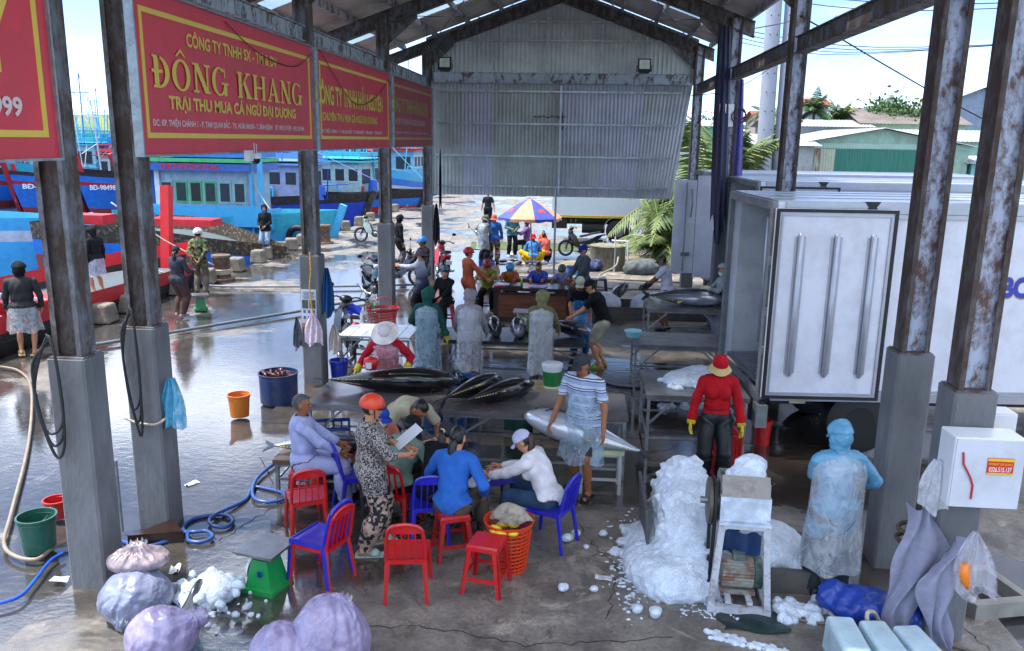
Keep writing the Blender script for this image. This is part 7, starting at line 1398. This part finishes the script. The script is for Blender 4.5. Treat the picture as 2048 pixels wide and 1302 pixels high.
    if not lite and rail:
        for k in range(5):
            b = MB(); q = (rnd.uniform(.25, .8)*L_, rnd.uniform(-.9, .9), D+.05); cc = rnd.choice(['c8202c', '1f8a5c', 'd8d8dc', '1c4ab0', 'd8741c'])
            if k % 2: b.tube([q, (q[0], q[1], q[2]+.55)], [.28, .25], 12)
            else: b.box((q[0], q[1], q[2]+.2), (.7, .5, .45), rz=k)
            b.build('deck_box' if k % 2 == 0 else 'deck_drum', plastic(cc), t, smooth='auto')
    return t
def stxt(t, s, x, y, z, w, h, side=-1, mt=None, rot=0, tilt=0):
    xd = Vector((1, 0, 0)) if side < 0 else Vector((-1, 0, 0)); text('lettering', s, mt or WP, t, Matrix.Translation((x, y, z)) @ Matrix.Rotation(R(rot), 4, 'Z') @ frameM((0, 0, 0), xd, (0, 0, 1)) @ Matrix.Rotation(R(tilt), 4, 'Z'), w, h, .03)
# 1 moored alongside, red gunwale
b1_ = boat(-12.25, 8.0, 88.5, 'low boat moored along the quay with a bright red gunwale and tall red stem post', 15.0, 3.3, 1.95, .0, bow=.82, lean=.02, mats=[BRED, DBL, DBL, BBLK, paint('c8202c')], rows=[(.3, 0), (.52, 1), (.6, 2), (.86, 3), (1, 4)], sheer=lambda u: .1-.25*u+.25*max(0, u-.85)/.15, stem=(paint('c8141c'), 1.75), rail=False)
for k in range(2): b = MB(); b.box((5.6+2.6*k, -.6, 1.6), (1.2, 1.1, .5)); b.build('hatch_box', [LBL, paint('c8141c')][k], b1_)
for a, c in (((3.2, -.6, 3.2), (8.8, -1.1, 1.6)), ((2.6, -.9, 3.0), (8.0, -1.5, 1.3))): b = MB(); b.tube([a, c], .07, 8); b.build('boom', BWHT, b1_)
b = MB(); b.torus((5.4, -1.62, 1.0), .34, .12, 'y', 24, 8); b.build('tyre_fender', BLACK, b1_, smooth=True)
b = MB(); b.box((6.6, .6, 2.2), (2.0, 1.3, 1.3)); b.build('cabin_wall', CREAM, b1_); b = MB(); b.box((6.6, .6, 2.9), (2.3, 1.6, .08)); b.build('cabin_roof', LBL, b1_)
# 2 across, weathered rail
b2_ = boat(-18.0, 27.6, -3, 'boat with a weathered brown rail and blue and red bands, bow at the quay', 7.6, 4.0, 2.35, .0, bow=.5, mats=[BRED, DBL, RUSTR, BLU, BRAIL], rows=[(.22, 0), (.44, 1), (.62, 2), (.80, 3), (1, 4)], sheer=lambda u: -.75*max(0, (u-.45)/.55)**1.6, stem=(BRAIL, -.35), rail=False)
b = MB(); b.box((5.2, -1.0, 2.45), (2.2, .8, .22)); b.box((2.2, -1.4, 2.5), (1.2, .7, .3)); b.build('red_locker', paint('c8202c'), b2_); b = MB(); b.tube([(3.9, -1.3, 2.2), (3.9, -1.3, 2.95)], [.3, .26], 18); b.build('red_drum', paint('c8202c'), b2_, smooth='auto')
t = thing('wooden_post', (-16.0, 25.2, -1.2), 0, 'sky blue wooden post with bolted cleats beside the first gap between columns', 'post'); b = MB(); b.box((0, 0, 1.3), (.42, .3, 2.5)); b.build('post_body', LBL, t); b = MB()
for k in range(3): b.box((0, -.18, .9+.65*k), (.5, .1, .1))
b.build('cleat', BWHT, t)
# 3 light blue with the phone number cabin
b3_ = boat(-18.6, 33.6, -2, 'light blue boat with a green framed wheelhouse and a phone number over its windows', 8.2, 4.2, 2.0, .35, bow=.5, mats=[LBL, LBL, LBL, TURQ, TURQ], stem=(LBL, .2), rail=False)
cx = 4.0; b = MB(); b.box((cx, -.6, 2.9), (3.6, 2.2, 2.1)); b.build('cabin_wall', paint('86a4b8'), b3_)
GF = paint('3aa86c')
for i in range(6): b = MB(); b.box((cx-1.5+.6*i, -1.715, 3.05), (.5, .04, .85)); f = b.build('window', GF if i in (1, 2, 3) else paint('7fb0b0'), b3_); b = MB(); b.box((cx-1.5+.6*i, -1.74, 3.05), (.38, .02, .7)); b.build('pane', mat('boat_glass', '1c2a34') if i != 2 else BLACK, f)
b = MB(); b.box((cx, -.6, 4.02), (4.1, 2.9, .28)); b.build('fascia', paint('2c5ab0'), b3_); b = MB(); b.box((cx, -.6, 4.28), (4.2, 3.0, .14)); b.build('green_edge', GF, b3_); b = MB(); b.box((cx, -.6, 4.55), (4.0, 2.8, .3)); b.build('roof_box', BLU, b3_)
stxt(b3_, '0974754706', cx-.3, -2.07, 4.03, 2.4, .21, mt=mat('crimson_digits', 'b0203c', rough=.5))
b = MB(); b.box((cx+.3, -1.9, 2.15), (5.0, .12, .8)); b.box((cx+2.6, -1.2, 2.0), (.12, 1.4, .8)); b.build('bulwark', LBL, b3_)
for x_, w_, m_ in ((cx-2.25, .35, BLU), (cx-1.85, .2, BWHT), (cx+2.35, .14, LBL), (cx+2.0, .1, LBL)): b = MB(); b.box((x_, -1.7, 3.4), (w_, .2, 4.2)); b.build('post', m_, b3_)
for k in range(5): pass
b = MB(); b.torus((7.6, -1.2, 1.3), .4, .13, 'y', 24, 8); b.build('tyre_fender', BLACK, b3_, smooth=True)
# 4, 5
b4_ = boat(-23.2, 43.5, -4, 'royal blue boat with a black rail and lilac wheelhouse, bow at the quay', 11.5, 4.4, 2.1, .35, mats=[RUSTR, DBL, DBL, DBL, BBLK], rows=[(.3, 0), (.5, 1), (.7, 2), (.84, 3), (1, 4)], cabin=(7.6, 3.4, 3.2, 1.9, paint('8f9cc0'), paint('5a88c8'), paint('8f9cc0')), masts=[(4.5, 6.5, LBL, .3), (9.9, 4.6, DBL, -.6)], stem=(BBLK, .1))
b5_ = boat(-22.0, 51.0, -8, 'boat with blue hull, red band and turquoise upper deck, farthest along the quay', 12.0, 4.8, 1.9, .4, mats=[BLU, BLU, BRED, BLU, BBLK], rows=[(.3, 0), (.5, 1), (.66, 2), (.82, 3), (1, 4)], cabin=(7.6, 4.2, 3.6, 2.1, paint('9fc0c4'), TURQ, paint('a8c4c8')), masts=[(5.0, 8.0, LBL, .4), (10, 6, TURQ, -.4)], stem=(BBLK, .1))
for bb_ in (b4_, b5_):
    b = MB(); b.tube([(10.2, -1.1, 2.1), (10.2, -1.1, 2.8)], [.3, .25], 14); b.build('blue_barrel', plastic('1c5cc8'), bb_, smooth='auto'); b = MB(); b.box((9.6, -1.5, 2.3), (.3, .3, .3)); b.build('red_box', paint('c8202c'), bb_)
# 6, 7 with registration numbers
for i, (x, y, s, lb) in enumerate(((-36.9, 52.6, 'BĐ-9802', 'boat with red stem, registration number half hidden behind the nearest column'), (-32.4, 52.8, 'BĐ-98498TS', 'boat with red stem and white registration number between the two nearest columns'))):
    hd = 240; L_ = 12; d = Vector((math.cos(R(hd)), math.sin(R(hd)), 0)); o = Vector((x, y, 0))-d*L_*1.03
    t_ = boat(o.x, o.y, hd, lb, L_, 3.9, 1.9, .9, mats=[RUSTR, BLU, BRED, BLU, BBLK], rows=[(.26, 0), (.72, 1), (.8, 2), (.92, 3), (1, 4)], cabin=(4.4, 3.2, 2.4, 1.9, BWHT, paint('a8202c'), GF), masts=[(2.5, 8, BWHT, 0), (6.5, 7.5, BWHT, .5)], stem=(paint('c8141c'), 1.1), lean=.07)
    stxt(t_, s, 11.6, 1.15, 1.75, 1.95, .34, side=1, rot=-38)
b = boat(-30, 27.5, 0, 'small sky blue boat with a rope slung along its gunwale at the left edge', 12, 3.2, 2.4, .0, mats=[LBL, LBL, LBL, BWHT, LBL], stem=(LBL, .1))
# basket boat
t = thing('basket_boat', (-32.4, 54.6, -1.25), 0, 'round green basket boat carrying a rower in a white shirt', 'boat'); b = MB(); b.lathe([(0, -.1), (.7, 0), (1.0, .3), (1.05, .6), (1.0, .6), (.9, .3), (0, .12)], n=24); b.build('hull', TEAL, t, smooth='auto'); b = MB(); b.bar((.4, -.6, .8), (1.7, -1.2, .0), .05); b.build('paddle', WOODD, t)
# the packed fleet behind
rnd.seed(5); protos = []
HC_ = [[RUSTR, BLU, BRED, BLU, BBLK], [RUSTR, LBL, BRED, LBL, TURQ], [BRED, DBL, BRED, LBL, BBLK], [RUSTR, BLU, BWHT, BLU, LBL], [RUSTR, TURQ, BRED, BLU, BRED], [BRED, BLU, TEAL, LBL, BBLK]]
CB_ = [(BWHT, LBL, GF), (paint('8fc0d8'), TURQ, BWHT), (CREAM, BLU, TEAL), (paint('6fb0d0'), BRED, BWHT), (BWHT, TEAL, LBL), (TURQ, LBL, BWHT)]
LB = ['blue hull, black rail and pale cabin', 'light blue hull and turquoise rail', 'dark blue hull and red waterline', 'blue hull and white band', 'turquoise hull and red rail', 'blue hull and green band']
for i in range(6):
    c = CB_[i]; p = boat(-40-6*i, 75, -85+5*i, 'boat with '+LB[i]+' in the packed fleet', 13+i % 3, 4.4, 2.1+.2*(i % 2), 1.2, mats=HC_[i], cabin=(4.5, 4.0, 3.2, 2.2+.2*(i % 3), c[0], c[1], c[2]), masts=[(2.5, 8+i % 4, [BWHT, LBL, BLU][i % 3], .3), (8.5, 7.5-i % 3, [LBL, BWHT, TURQ][i % 3], -.4), (5, 10, [LBL, BLU, BWHT][i % 3], .1)], group='boats packed in the far harbour', lite=False); protos.append(p)
k = 0
for row, (y, n, x0, x1) in enumerate(((66, 9, -44, -12), (80, 12, -62, -11), (98, 15, -82, -11), (120, 17, -105, -12), (148, 18, -130, -14), (185, 18, -160, -18))):
    for j in range(n):
        i = rnd.randrange(6) if k >= 6 else k; x = x0+(x1-x0)*(j+rnd.uniform(.2, .8))/n; c = protos[k] if k < 6 else copy_tree(protos[i]); k += 1; c['label'] = 'boat with %s in the %s row of the fleet' % (LB[i], ['nearest', 'second', 'third', 'fourth', 'fifth', 'farthest'][row])
        c.location = (x, y+rnd.uniform(-5, 5), -1.25); c.rotation_euler = (0, 0, R(-90+rnd.choice([-28, -12, 0, 14, 30])+rnd.uniform(-6, 6))); q = rnd.uniform(.88, 1.15); c.scale = (q, q, q)
for x, y in ((-48, 100), (-52, 112)):
    t = thing('flag', (x, y, 6.5), 0, 'red flag with a yellow star, %s of the two' % ('left' if x == -52 else 'right'), 'flag', 'red flags over the fleet'); b = MB(); b.tube([(0, 0, -6), (0, 0, 2.2)], .06, 6); b.build('flag_pole', BWHT, t); b = MB(); b.grid(lambda u, v: (1.7*u, .15*math.sin(u*5), 2.1-1.1*v), 8, 4); b.build('flag_cloth', plastic('c8141c'), t, smooth=True)
    b = MB(); pts_ = [((.36 if k % 2 == 0 else .15)*math.sin(k*math.pi/5), (.36 if k % 2 == 0 else .15)*math.cos(k*math.pi/5)) for k in range(10)]; b.prism(pts_, .02, Matrix.Translation((.85, -.2, 1.55)) @ Matrix.Rotation(R(90), 4, 'X')); b.build('star', plastic('e8c81c'), t)
# people on the boats
person('person in a black hooded coat and clear skirt standing on the red gunwale boat', (-12.0, 19.7), 70, 1.66, z=.05, top=(c_('1a1c22'), 'l', -.3), bot=(c_('2a3448'), 's', .02), gear=[('hood', c_('1a1c22')), ('cap', c_('1a1c22'))], apron=('skirt', film('pale_film', 'c8d0e8', .6), .45), head=(25, 20), skin=SKIN)
person('person in a black hooded jacket and pale mask on the light blue bow', (-10.75, 27.9), 175, 1.66, z=.0, top=(c_('1a1c22'), 'l', -.12), bot=(c_('8fa8c0'), 'l', .03), gear=[('hood', c_('1a1c22')), ('mask', mat('blue_mask', '3a86b8'))], hands=((-.1, .25, .95), (.1, .25, .95)), vox=.017)
person('man in a turquoise shirt sitting on the rail of the royal blue boat', (-15.6, 41.3), 190, 1.62, z=.35, hip=.5, top=(c_('3aa0b0'), 's', -.08), bot=(c_('5a4c48'), 'l', .02), gear=[], hands=((-.15, .35, .6), (.15, .35, .6)), feet=((-.14, .4, 0), (.14, .4, 0)), lean=15, vox=.02)
person('rower in a white shirt sitting in the green basket boat', (-32.5, 54.4), 130, 1.6, z=-1.0, hip=.45, lean=15, top=(c_('c8ccd8'), 'l', -.08), bot=(c_('2a2a30'), 'l', .02), gear=[], hands=((-.1, .5, .9), (.2, .5, .8)), feet=((-.14, .4, 0), (.14, .4, 0)), vox=.022)
person('man in a white undershirt standing on the boat behind the boom poles', (-14.0, 18.4), 200, 1.66, z=.1, top=(c_('c4c8c4'), 's', -.08), bot=(c_('4a5060'), 'l', .02), gear=[], hands=((-.2, .3, .9), (.15, .3, .95)), head=(-20, 0), skin=SKIN2, vox=.016)
person('person in a green hat and dark vest bending on the boat at the left edge', (-13.0, 16.4), 150, 1.6, z=-.25, hip=.6, lean=35, top=(c_('2a2c50'), 'n', -.08), bot=(c_('5a4c44'), 'l', .02), gear=[('bucket', c_('2a9c6c'))], hands=((-.2, .5, .5), (.15, .5, .5)), feet=((-.14, .3, 0), (.14, .2, 0)), skin=SKIN2, vox=.016)
person('worker in a yellow helmet crouched behind the light blue bulwark', (-14.6, 32.8), 180, 1.6, z=.1, hip=.35, top=(c_('3a4a5a'), 'l', -.08), bot=(c_('2a2a30'), 'l'), gear=[('helmet', plastic('e0c81c'))], feet=((-.14, .3, 0), (.14, .3, 0)), knees=((-.6, .8, .8), (.6, .8, .8)), vox=.02)
person('person in a turquoise shirt and dark cap on deck beside the wheelhouse post', (-16.2, 32.6), 200, 1.6, z=.15, hip=.5, top=(c_('3aa89c'), 's', -.08), bot=(c_('2a2a30'), 'l'), gear=[('cap', c_('1a1a20'))], feet=((-.14, .35, 0), (.14, .35, 0)), vox=.02)
# quay furniture
for i, (x, y, s) in enumerate(((-10.25, 16.9, 1), (-10.3, 18.1, 1.1), (-10.35, 20.3, .9), (-10.2, 22.0, .9), (-10.3, 24.2, 1), (-10.3, 26.0, .9), (-10.35, 26.9, .8), (-10.35, 28.1, 1), (-10.35, 29.3, 1), (-10.35, 30.6, 1), (-10.35, 32, 1), (-10.2, 34, .8), (-10.2, 36, .8), (-10.2, 38.2, .8), (-10.2, 40.4, .8), (-10.2, 43, .8), (-10.2, 46, .8), (-10.2, 49, .8))):
    b = MB(); b.box((0, 0, .22), (.5*s, .5*s, .42), rz=rnd.uniform(-.3, .3), taper=.82); o = b.build('kerb_stone', mat('worn_kerb_concrete', '7d766a', rough=.9, var=.4, vs=5, bump=.8, bs=12), loc=(x, y, -.05)); m_ = o.modifiers.new('b', 'BEVEL'); m_.width = .05; m_.segments = 2
    tag(o, 'rough concrete block, %s from the viewer along the quay edge' % 'first second third fourth fifth sixth seventh eighth ninth tenth eleventh twelfth thirteenth fourteenth fifteenth sixteenth seventeenth eighteenth'.split()[i], 'block', 'concrete blocks along the quay edge')
for x, y, lb in ((-10.05, 22.6, 'rusty mooring bollard wrapped with rope behind the camouflage man'), (-9.75, 31.3, 'tall rusty mooring bollard between the notice column and the grey motorbike')):
    t = thing('mooring_bollard', (x, y, -.04), 0, lb, 'bollard', 'mooring bollards'); b = MB(); b.lathe([(.36, 0), (.36, .05), (.25, .06), (.24, .62), (.27, .66), (.26, .72), (0, .72)], n=22); b.build('bollard_body', mat('rusty_bollard', '5c4a40', rough=.85, dirt='8c7a6a', dirtamt=.5, bump=.5), t, smooth='auto')
    if x < -10: b = MB(); [b.torus((0, 0, .2+.05*k), .27, .03, 'z', 22, 7) for k in range(3)]; b.tube([(-.2, -.2, .2), (-.8, -.6, .1), (-1.6, -1.2, .5)], .025, 6); b.build('rope_turns', ROPE, t, smooth=True)
for a, c, lb in (((-9.9, 21.8, .5), (-12.4, 21.3, 2.2), 'pale mooring rope from the red stem post to the bollard'), ((-11.7, 31, 1.2), (-14, 33, 3.8), 'pale mooring rope in front of the wheelhouse')):
    a, c = Vector(a), Vector(c); hose('mooring_rope', [a, (a+c)/2-Vector((0, 0, .15)), c], .02, ROPE, lb, 'rope')
# ================================================================ PALMS, TREES, SHEDS, POLES, WIRES
PALM = mat('palm_leaf', '3f5a2a', rough=.6, var=.4, vs=3, dirt='8c8a4a', dirtamt=.4); PALMD = mat('palm_leaf_dark', '34522c', rough=.6, var=.4); BARK = mat('palm_bark', '6a5c48', rough=.95, var=.4, bump=.7, bs=12); LEAF = mat('tree_leaf', '3c5a28', rough=.7, var=.5, vs=2)
def palm(x, y, z0, h, fr, n, label, mt=PALM, lean=.05, young=False, name='palm_tree', group=None):
    t = thing(name, (x, y, z0), rnd.random()*6, label, 'palm', group)
    b = MB(); b.tube([(0, 0, 0), (lean*h*.4, 0, h*.5), (lean*h, 0, h)], [.18 if not young else .3, .13 if not young else .28, .12 if not young else .2], 10); b.build('trunk', BARK, t, smooth=True)
    b = MB(); r2 = random.Random(int(x*7+y)); st = MB()
    for i in range(n):
        a = 2*math.pi*i/n*2.4+r2.uniform(-.2, .2); el = r2.uniform(.25, 1.35) if not young else r2.uniform(.5, 1.45); L_ = fr*r2.uniform(.8, 1.1); m_ = 20; p = Vector((lean*h, 0, h)); d = Vector((math.cos(a)*math.cos(el), math.sin(a)*math.cos(el), math.sin(el))); pts = [p.copy()]
        for k in range(m_): d = (d+Vector((0, 0, -.075-.05*(1-math.sin(el)))) ).normalized(); p = p+d*L_/m_; pts.append(p.copy())
        st.tube(pts, [.035*(1-k/m_)+.008 for k in range(m_+1)], 5)
        sd_ = Vector((-math.sin(a), math.cos(a), 0))
        for k in range(2, m_+1):
            f = k/m_; ll = fr*.26*math.sin(math.pi*min(1, .18+f*.84))+.05
            for s in (-1, 1):
                for hlf in (0, .5):
                    dd = (pts[k]-pts[k-1]).normalized(); q = pts[k-1].lerp(pts[k], hlf); tip = q+sd_*s*ll*.85+dd*ll*.45-Vector((0, 0, ll*(.35+.3*r2.random()))); w_ = dd*.028*fr/2
                    mid = q.lerp(tip, .5)+Vector((0, 0, .03)); b.add([q-w_*.5, q+w_*.5, mid+w_, mid-w_, tip], [(0, 1, 2, 3), (3, 2, 4)])
    b.build('fronds', mt, t); st.build('frond_stalks', mat('frond_stalk', '8c9440', rough=.6), t, smooth=True); return t
palm(2.75, 27.4, 0, .6, 2.15, 20, 'young coconut palm with arching fronds right under the gable sheets', young=True)
palm(4.6, 29.5, 0, 1.6, 4.2, 26, 'tall leafy palm showing above the trucks beside the gable column', young=True)
palm(6.2, 33.0, 0, 1.8, 4.4, 20, 'palm behind the open truck doors', PALMD, young=True)
palm(21.2, 80, 0, 6.9, 2.6, 22, 'coconut palm with a full round crown beyond the sheds', PALMD)
palm(23.9, 80, 0, 6.1, 2.4, 16, 'paler coconut palm right of the full one', PALM)
palm(16.9, 80, 0, 6.3, 2.6, 16, 'coconut palm left of the rusty column, beyond the sheds', PALMD)
def tree(x, y, z0, h, r_, label, n=900, mt=LEAF, flat=.55, group='trees beyond the sheds'):
    t = thing('leafy_tree', (x, y, z0), 0, label, 'tree', group); b = MB(); b.tube([(0, 0, 0), (.1, 0, h*.5), (0, 0, h)], [.2, .15, .05], 8); r2 = random.Random(int(x*13)); cl = []
    for i in range(9): a = r2.random()*6.28; e = Vector((math.cos(a)*r_*.7*r2.random(), math.sin(a)*r_*.7*r2.random(), h+r_*flat*r2.uniform(-.5, .6))); b.tube([(0, 0, h*.55), e*.5+Vector((0, 0, h*.4)), e], [.08, .05, .02], 5); cl.append(e)
    b.build('trunk', BARK, t, smooth=True); b = MB()
    for i in range(n):
        c = r2.choice(cl); v = Vector((r2.gauss(0, 1), r2.gauss(0, 1), r2.gauss(0, .7)))*r_*.24+c; s = r2.uniform(.1, .22)*r_/3; u = Vector((r2.gauss(0, 1), r2.gauss(0, 1), r2.gauss(0, 1))).normalized()*s; w = u.cross(Vector((r2.gauss(0, 1), r2.gauss(0, 1), r2.gauss(0, 1)))).normalized()*s; b.add([v-u, v+w*.6, v+u, v-w*.6], [(0, 1, 2, 3)])
    b.build('crown', mt, t); return t
tree(27.8, 80, 0, 6.6, 3.4, 'broad leafy tree over the brown shed roof', 2600)
tree(24.9, 86, 0, 6.2, 1.8, 'small bush tree between the pale palm and the broad tree', 900)
tree(6.3, 48, 0, 3.6, 2.2, 'dark bushy tree just right of the gable', 1500)
tree(12.5, 90, 0, 5.6, 2.6, 'low green tree far off left of the utility poles', 900)
def wallm(c): return mat('wall_'+c, c, rough=.8, var=.15, vs=.8, dirt='6a6c60', dirtamt=.4, ds=1.2)
def shed(x0, x1, y0, y1, hw, hr, label, wall, roof, axis='x', door=None, z0=0, over=.5, group='sheds beyond the trucks'):
    """gable shed: ridge along y (axis 'y') or x"""
    t = thing('shed', ((x0+x1)/2, y0, z0), 0, label, 'shed', group); w, d = x1-x0, y1-y0
    b = MB()
    if axis == 'y': b.add([(-w/2, 0, 0), (w/2, 0, 0), (w/2, 0, hw), (0, 0, hr), (-w/2, 0, hw), (-w/2, d, 0), (w/2, d, 0), (w/2, d, hw), (0, d, hr), (-w/2, d, hw)], [(0, 1, 2, 3, 4), (9, 8, 7, 6, 5), (1, 6, 7, 2), (5, 0, 4, 9)])
    else: b.add([(-w/2, 0, 0), (w/2, 0, 0), (w/2, 0, hw), (-w/2, 0, hw), (-w/2, d, 0), (w/2, d, 0), (w/2, d, hw), (-w/2, d, hw), (w/2, d/2, hr), (-w/2, d/2, hr)], [(0, 1, 2, 3), (5, 4, 7, 6), (1, 5, 6, 8, 2), (4, 0, 3, 9, 7)])
    b.build('wall', wall, t); b = MB(); n = 60
    if axis == 'y':
        for s in (-1, 1):
            k = (hr-hw)/(w/2); vs = []
            for i in range(n+1): y = -over+(d+2*over)*i/n; dz = .04*(i % 2); vs += [(0, y, hr+.05+dz), (s*(w/2+over), y, hw+.05+dz-k*over)]
            b.add(vs, [(2*i, 2*i+1, 2*i+3, 2*i+2) for i in range(n)])
    else:
        for s, y in ((-1, -over), (1, d+over)):
            k = (hr-hw)/(d/2); vs = []
            for i in range(n+1): x = -w/2-over+(w+2*over)*i/n; dz = .04*(i % 2); vs += [(x, d/2, hr+.05+dz), (x, y, hw+.05+dz-k*over)]
            b.add(vs, [(2*i, 2*i+1, 2*i+3, 2*i+2) for i in range(n)])
    b.build('roof', roof, t)
    for dx0, dx1, dz0, dz1, dm, nm in (door or []):
        b = MB(); m_ = int((dx1-dx0)/.09); vs = []
        for i in range(m_+1): x = dx0+(dx1-dx0)*i/m_-(x0+x1)/2; yy = -.05-.03*(i % 2); vs += [(x, yy, dz0), (x, yy, dz1)]
        b.add(vs, [(2*i, 2*i+2, 2*i+3, 2*i+1) for i in range(m_)]); b.build(nm, dm, t)
    return t
WR = mat('pale_sheet_roof', '9aa0a8', rough=.6, var=.15, vs=.5, dirt='7a746c', dirtamt=.3, ds=.8); MR = mat('mint_sheet', '8fb0a4', rough=.6, var=.15, vs=.5); BR = mat('brown_sheet_roof', '6a625e', rough=.8, var=.3, vs=.6); GD = mat('green_door', '1f6a5c', rough=.5, var=.15, vs=1, stretch=(6, 1, .3)); RS = mat('rusty_sheet', '9aa89c', rough=.7, dirt='7a3c24', dirtamt=.8, ds=1.4, ramp=(.5, .55), stretch=(1, 1, .3)); CS = mat('cream_sheet', '9fa898', rough=.6, var=.1)
shed(14.8, 26.5, 60, 74, 4.0, 5.1, 'mint green shed with a long dark green corrugated door', wallm('87aa9c'), WR, 'y', [(15.05, 16.6, 0, 3.7, RS, 'rusty_panel'), (16.6, 17.6, 0, 3.7, CS, 'cream_panel'), (17.6, 23.2, 0, 3.7, GD, 'sliding_door'), (23.25, 24.1, 0, 3.7, RS, 'rusty_panel'), (14.7, 26.6, 3.75, 4.1, MR, 'awning')])
shed(10.9, 15.6, 58, 68, 3.9, 4.6, 'small grey white shed with a lean roof left of the green door shed', wallm('8f989c'), WR, 'x', [(12.4, 13.4, 0, 3.4, BLACK, 'doorway')])
shed(26.8, 31, 60, 66, 2.9, 3.3, 'low turquoise shed right of the green door shed', wallm('7ab0b0'), WR, 'x', [(28.2, 29.0, 0, 2.3, GREYM, 'doorway')])
shed(16.5, 24.5, 74.5, 82, 5.5, 6.1, 'shed with a pale grey roof behind the mint shed', wallm('8f989c'), WR, 'x')
shed(24.5, 33, 76, 86, 5.9, 7.3, 'shed with a dark brown sheet roof', wallm('9aa08c'), BR, 'x')
shed(25.6, 34, 66, 75, 4.4, 5.2, 'wide mint sheet roof at the right', wallm('87aa9c'), MR, 'x')
shed(33.2, 42, 84, 98, 7.6, 9.4, 'large blue grey warehouse standing highest at the right', wallm('7f90a8'), WR, 'y', [(34.5, 36, 6.3, 7.0, GREYM, 'window')])
shed(18.2, 21.5, 88, 96, 6.3, 7.3, 'house with a red tiled roof behind the utility poles', wallm('9c9488'), mat('red_roof', '8a4238', rough=.8, var=.2), 'x')
shed(23.9, 25.8, 92, 98, 8.1, 8.8, 'pale blue house far behind the palms', wallm('8c98a8'), mat('red_roof', '8a4238'), 'x')
shed(10.4, 13.0, 75, 82, 5.4, 5.9, 'turquoise building left of the utility poles', wallm('5aa0a0'), WR, 'x')
t = thing('roof_tank', (28.5, 82, 7.4), 0, 'small pale water tank tower on the brown roof', 'tank'); b = MB(); b.box((0, 0, .2), (1.0, 1, .5)); b.build('base', CREAM, t); b = MB(); b.lathe([(0, .45), (.35, .45), (.35, 1.2), (0, 1.35)], n=14); b.build('tank_body', BWHT, t, smooth='auto')
for i, x in enumerate((6.35, 6.95)):
    t = thing('utility_pole', (x+.1, 30, 0), 0, 'thick pale concrete utility pole with bolt holes, %s of the pair' % ['left', 'right'][i], 'pole', 'twin concrete utility poles'); b = MB(); b.cyl((0, 0, 0), (-.15, 0, 12), .29, .23, 22); b.build('shaft', mat('pale_pole', '8f95a4', rough=.7, var=.1, vs=1), t, smooth='auto')
    b = MB()
    for k in range(14):
        for s in (-1, 1): z = 2.6+.62*k; b.ell((s*.12-.15*z/12, -.275+.06*z/12, z), (.022, .015, .022), 8, 4)
    b.build('bolt_holes', BLACK, t)
for i in range(9):
    z = 8.2+.28*(i % 5); y = 30+3*i; hose('overhead_wire', [(7, y, z+1.6), (14, y-2, z+.9-.1*i), (26, y-6, z+.6)], .02, BLACK, 'thin dark overhead wire crossing the sky at the right', 'wire', k=4, group='overhead wires')
for P, lb in (([(2.9, 23, 5.2), (5, 26, 5.8), (9, 32, 8.5)], 'wire rising from the far corner column to the utility poles'), ([(3.1, 18, 6.2), (6, 24, 7.5), (7, 30, 10)], 'wire from the tarpaulin column up to the utility poles'), ([(3.1, 12.9, 5.8), (9, 16, 3.9), (16, 20, 4.4)], 'long sagging wire passing in front of the sky')):
    hose('overhead_wire', P, .012, BLACK, lb, 'wire', k=4)
# tarps and boxes on the fourth truck-side column
rag('rolled_tarpaulin', 2.84, 17.9, 6.3, .34, 4.1, mat('navy_tarpaulin', '2a2c48', rough=.6, bump=.5), 'long dark navy tarpaulin hanging down a truck-side column', 'tarpaulin', tip=.7, k=3, depth=.16, skew=.14)
rag('rolled_tarpaulin', 3.3, 18.35, 5.3, .42, 4.2, mat('purple_tarpaulin', '4a3f86', rough=.6, bump=.5), 'purple blue tarpaulin hanging behind the same truck-side column', 'tarpaulin', tip=.4, k=2, depth=.14)
t = thing('junction_box', (2.98, 17.9, 4.55), 0, 'small white box with black cable coils high on a truck-side column', 'electrical box'); b = MB(); b.box((0, 0, 0), (.3, .14, .45)); b.build('box_body', WP, t); b = MB(); b.torus((.25, -.1, -.02), .14, .014, 'y', 18, 6); b.torus((.27, -.12, .03), .11, .014, 'y', 18, 6); b.build('cable_coil', BLACK, t)
rag('black_cloth', -3.8, 22.9, 3.7, .07, 1.5, c_('1c1c20'), 'dark cloth strip hanging at the left edge of the gable sheets', 'cloth')
for x, y, z, P, lb in ((0, 0, 0, [(XL+.04, 12.7, 5.2), (XL+.04, 11.9, 4.95), (XL+.04, 10.6, 5.0), (XL+.04, 9.6, 5.25)], 'thin wire sagging across the big red banner'), (0, 0, 0, [(XL+.04, 13.1, 5.3), (XL+.04, 15, 4.6), (XL+.04, 16.6, 4.75), (XL+.04, 17.9, 5.2)], 'thin wire sagging across the bright red banner')):
    hose('thin_wire', P, .006, BLACK, lb, 'wire', k=4)
b = MB(); b.add([(-4, 30.6, -.03), (1.2, 31, -.03), (1.4, 33.2, -.03), (-4.2, 33.0, -.03)], [(0, 1, 2, 3)]); tag(b.build('grass_verge', mat('short_grass', '4c5c34', rough=.95, var=.5, vs=4, bump=.8, bs=20)), kind='structure')
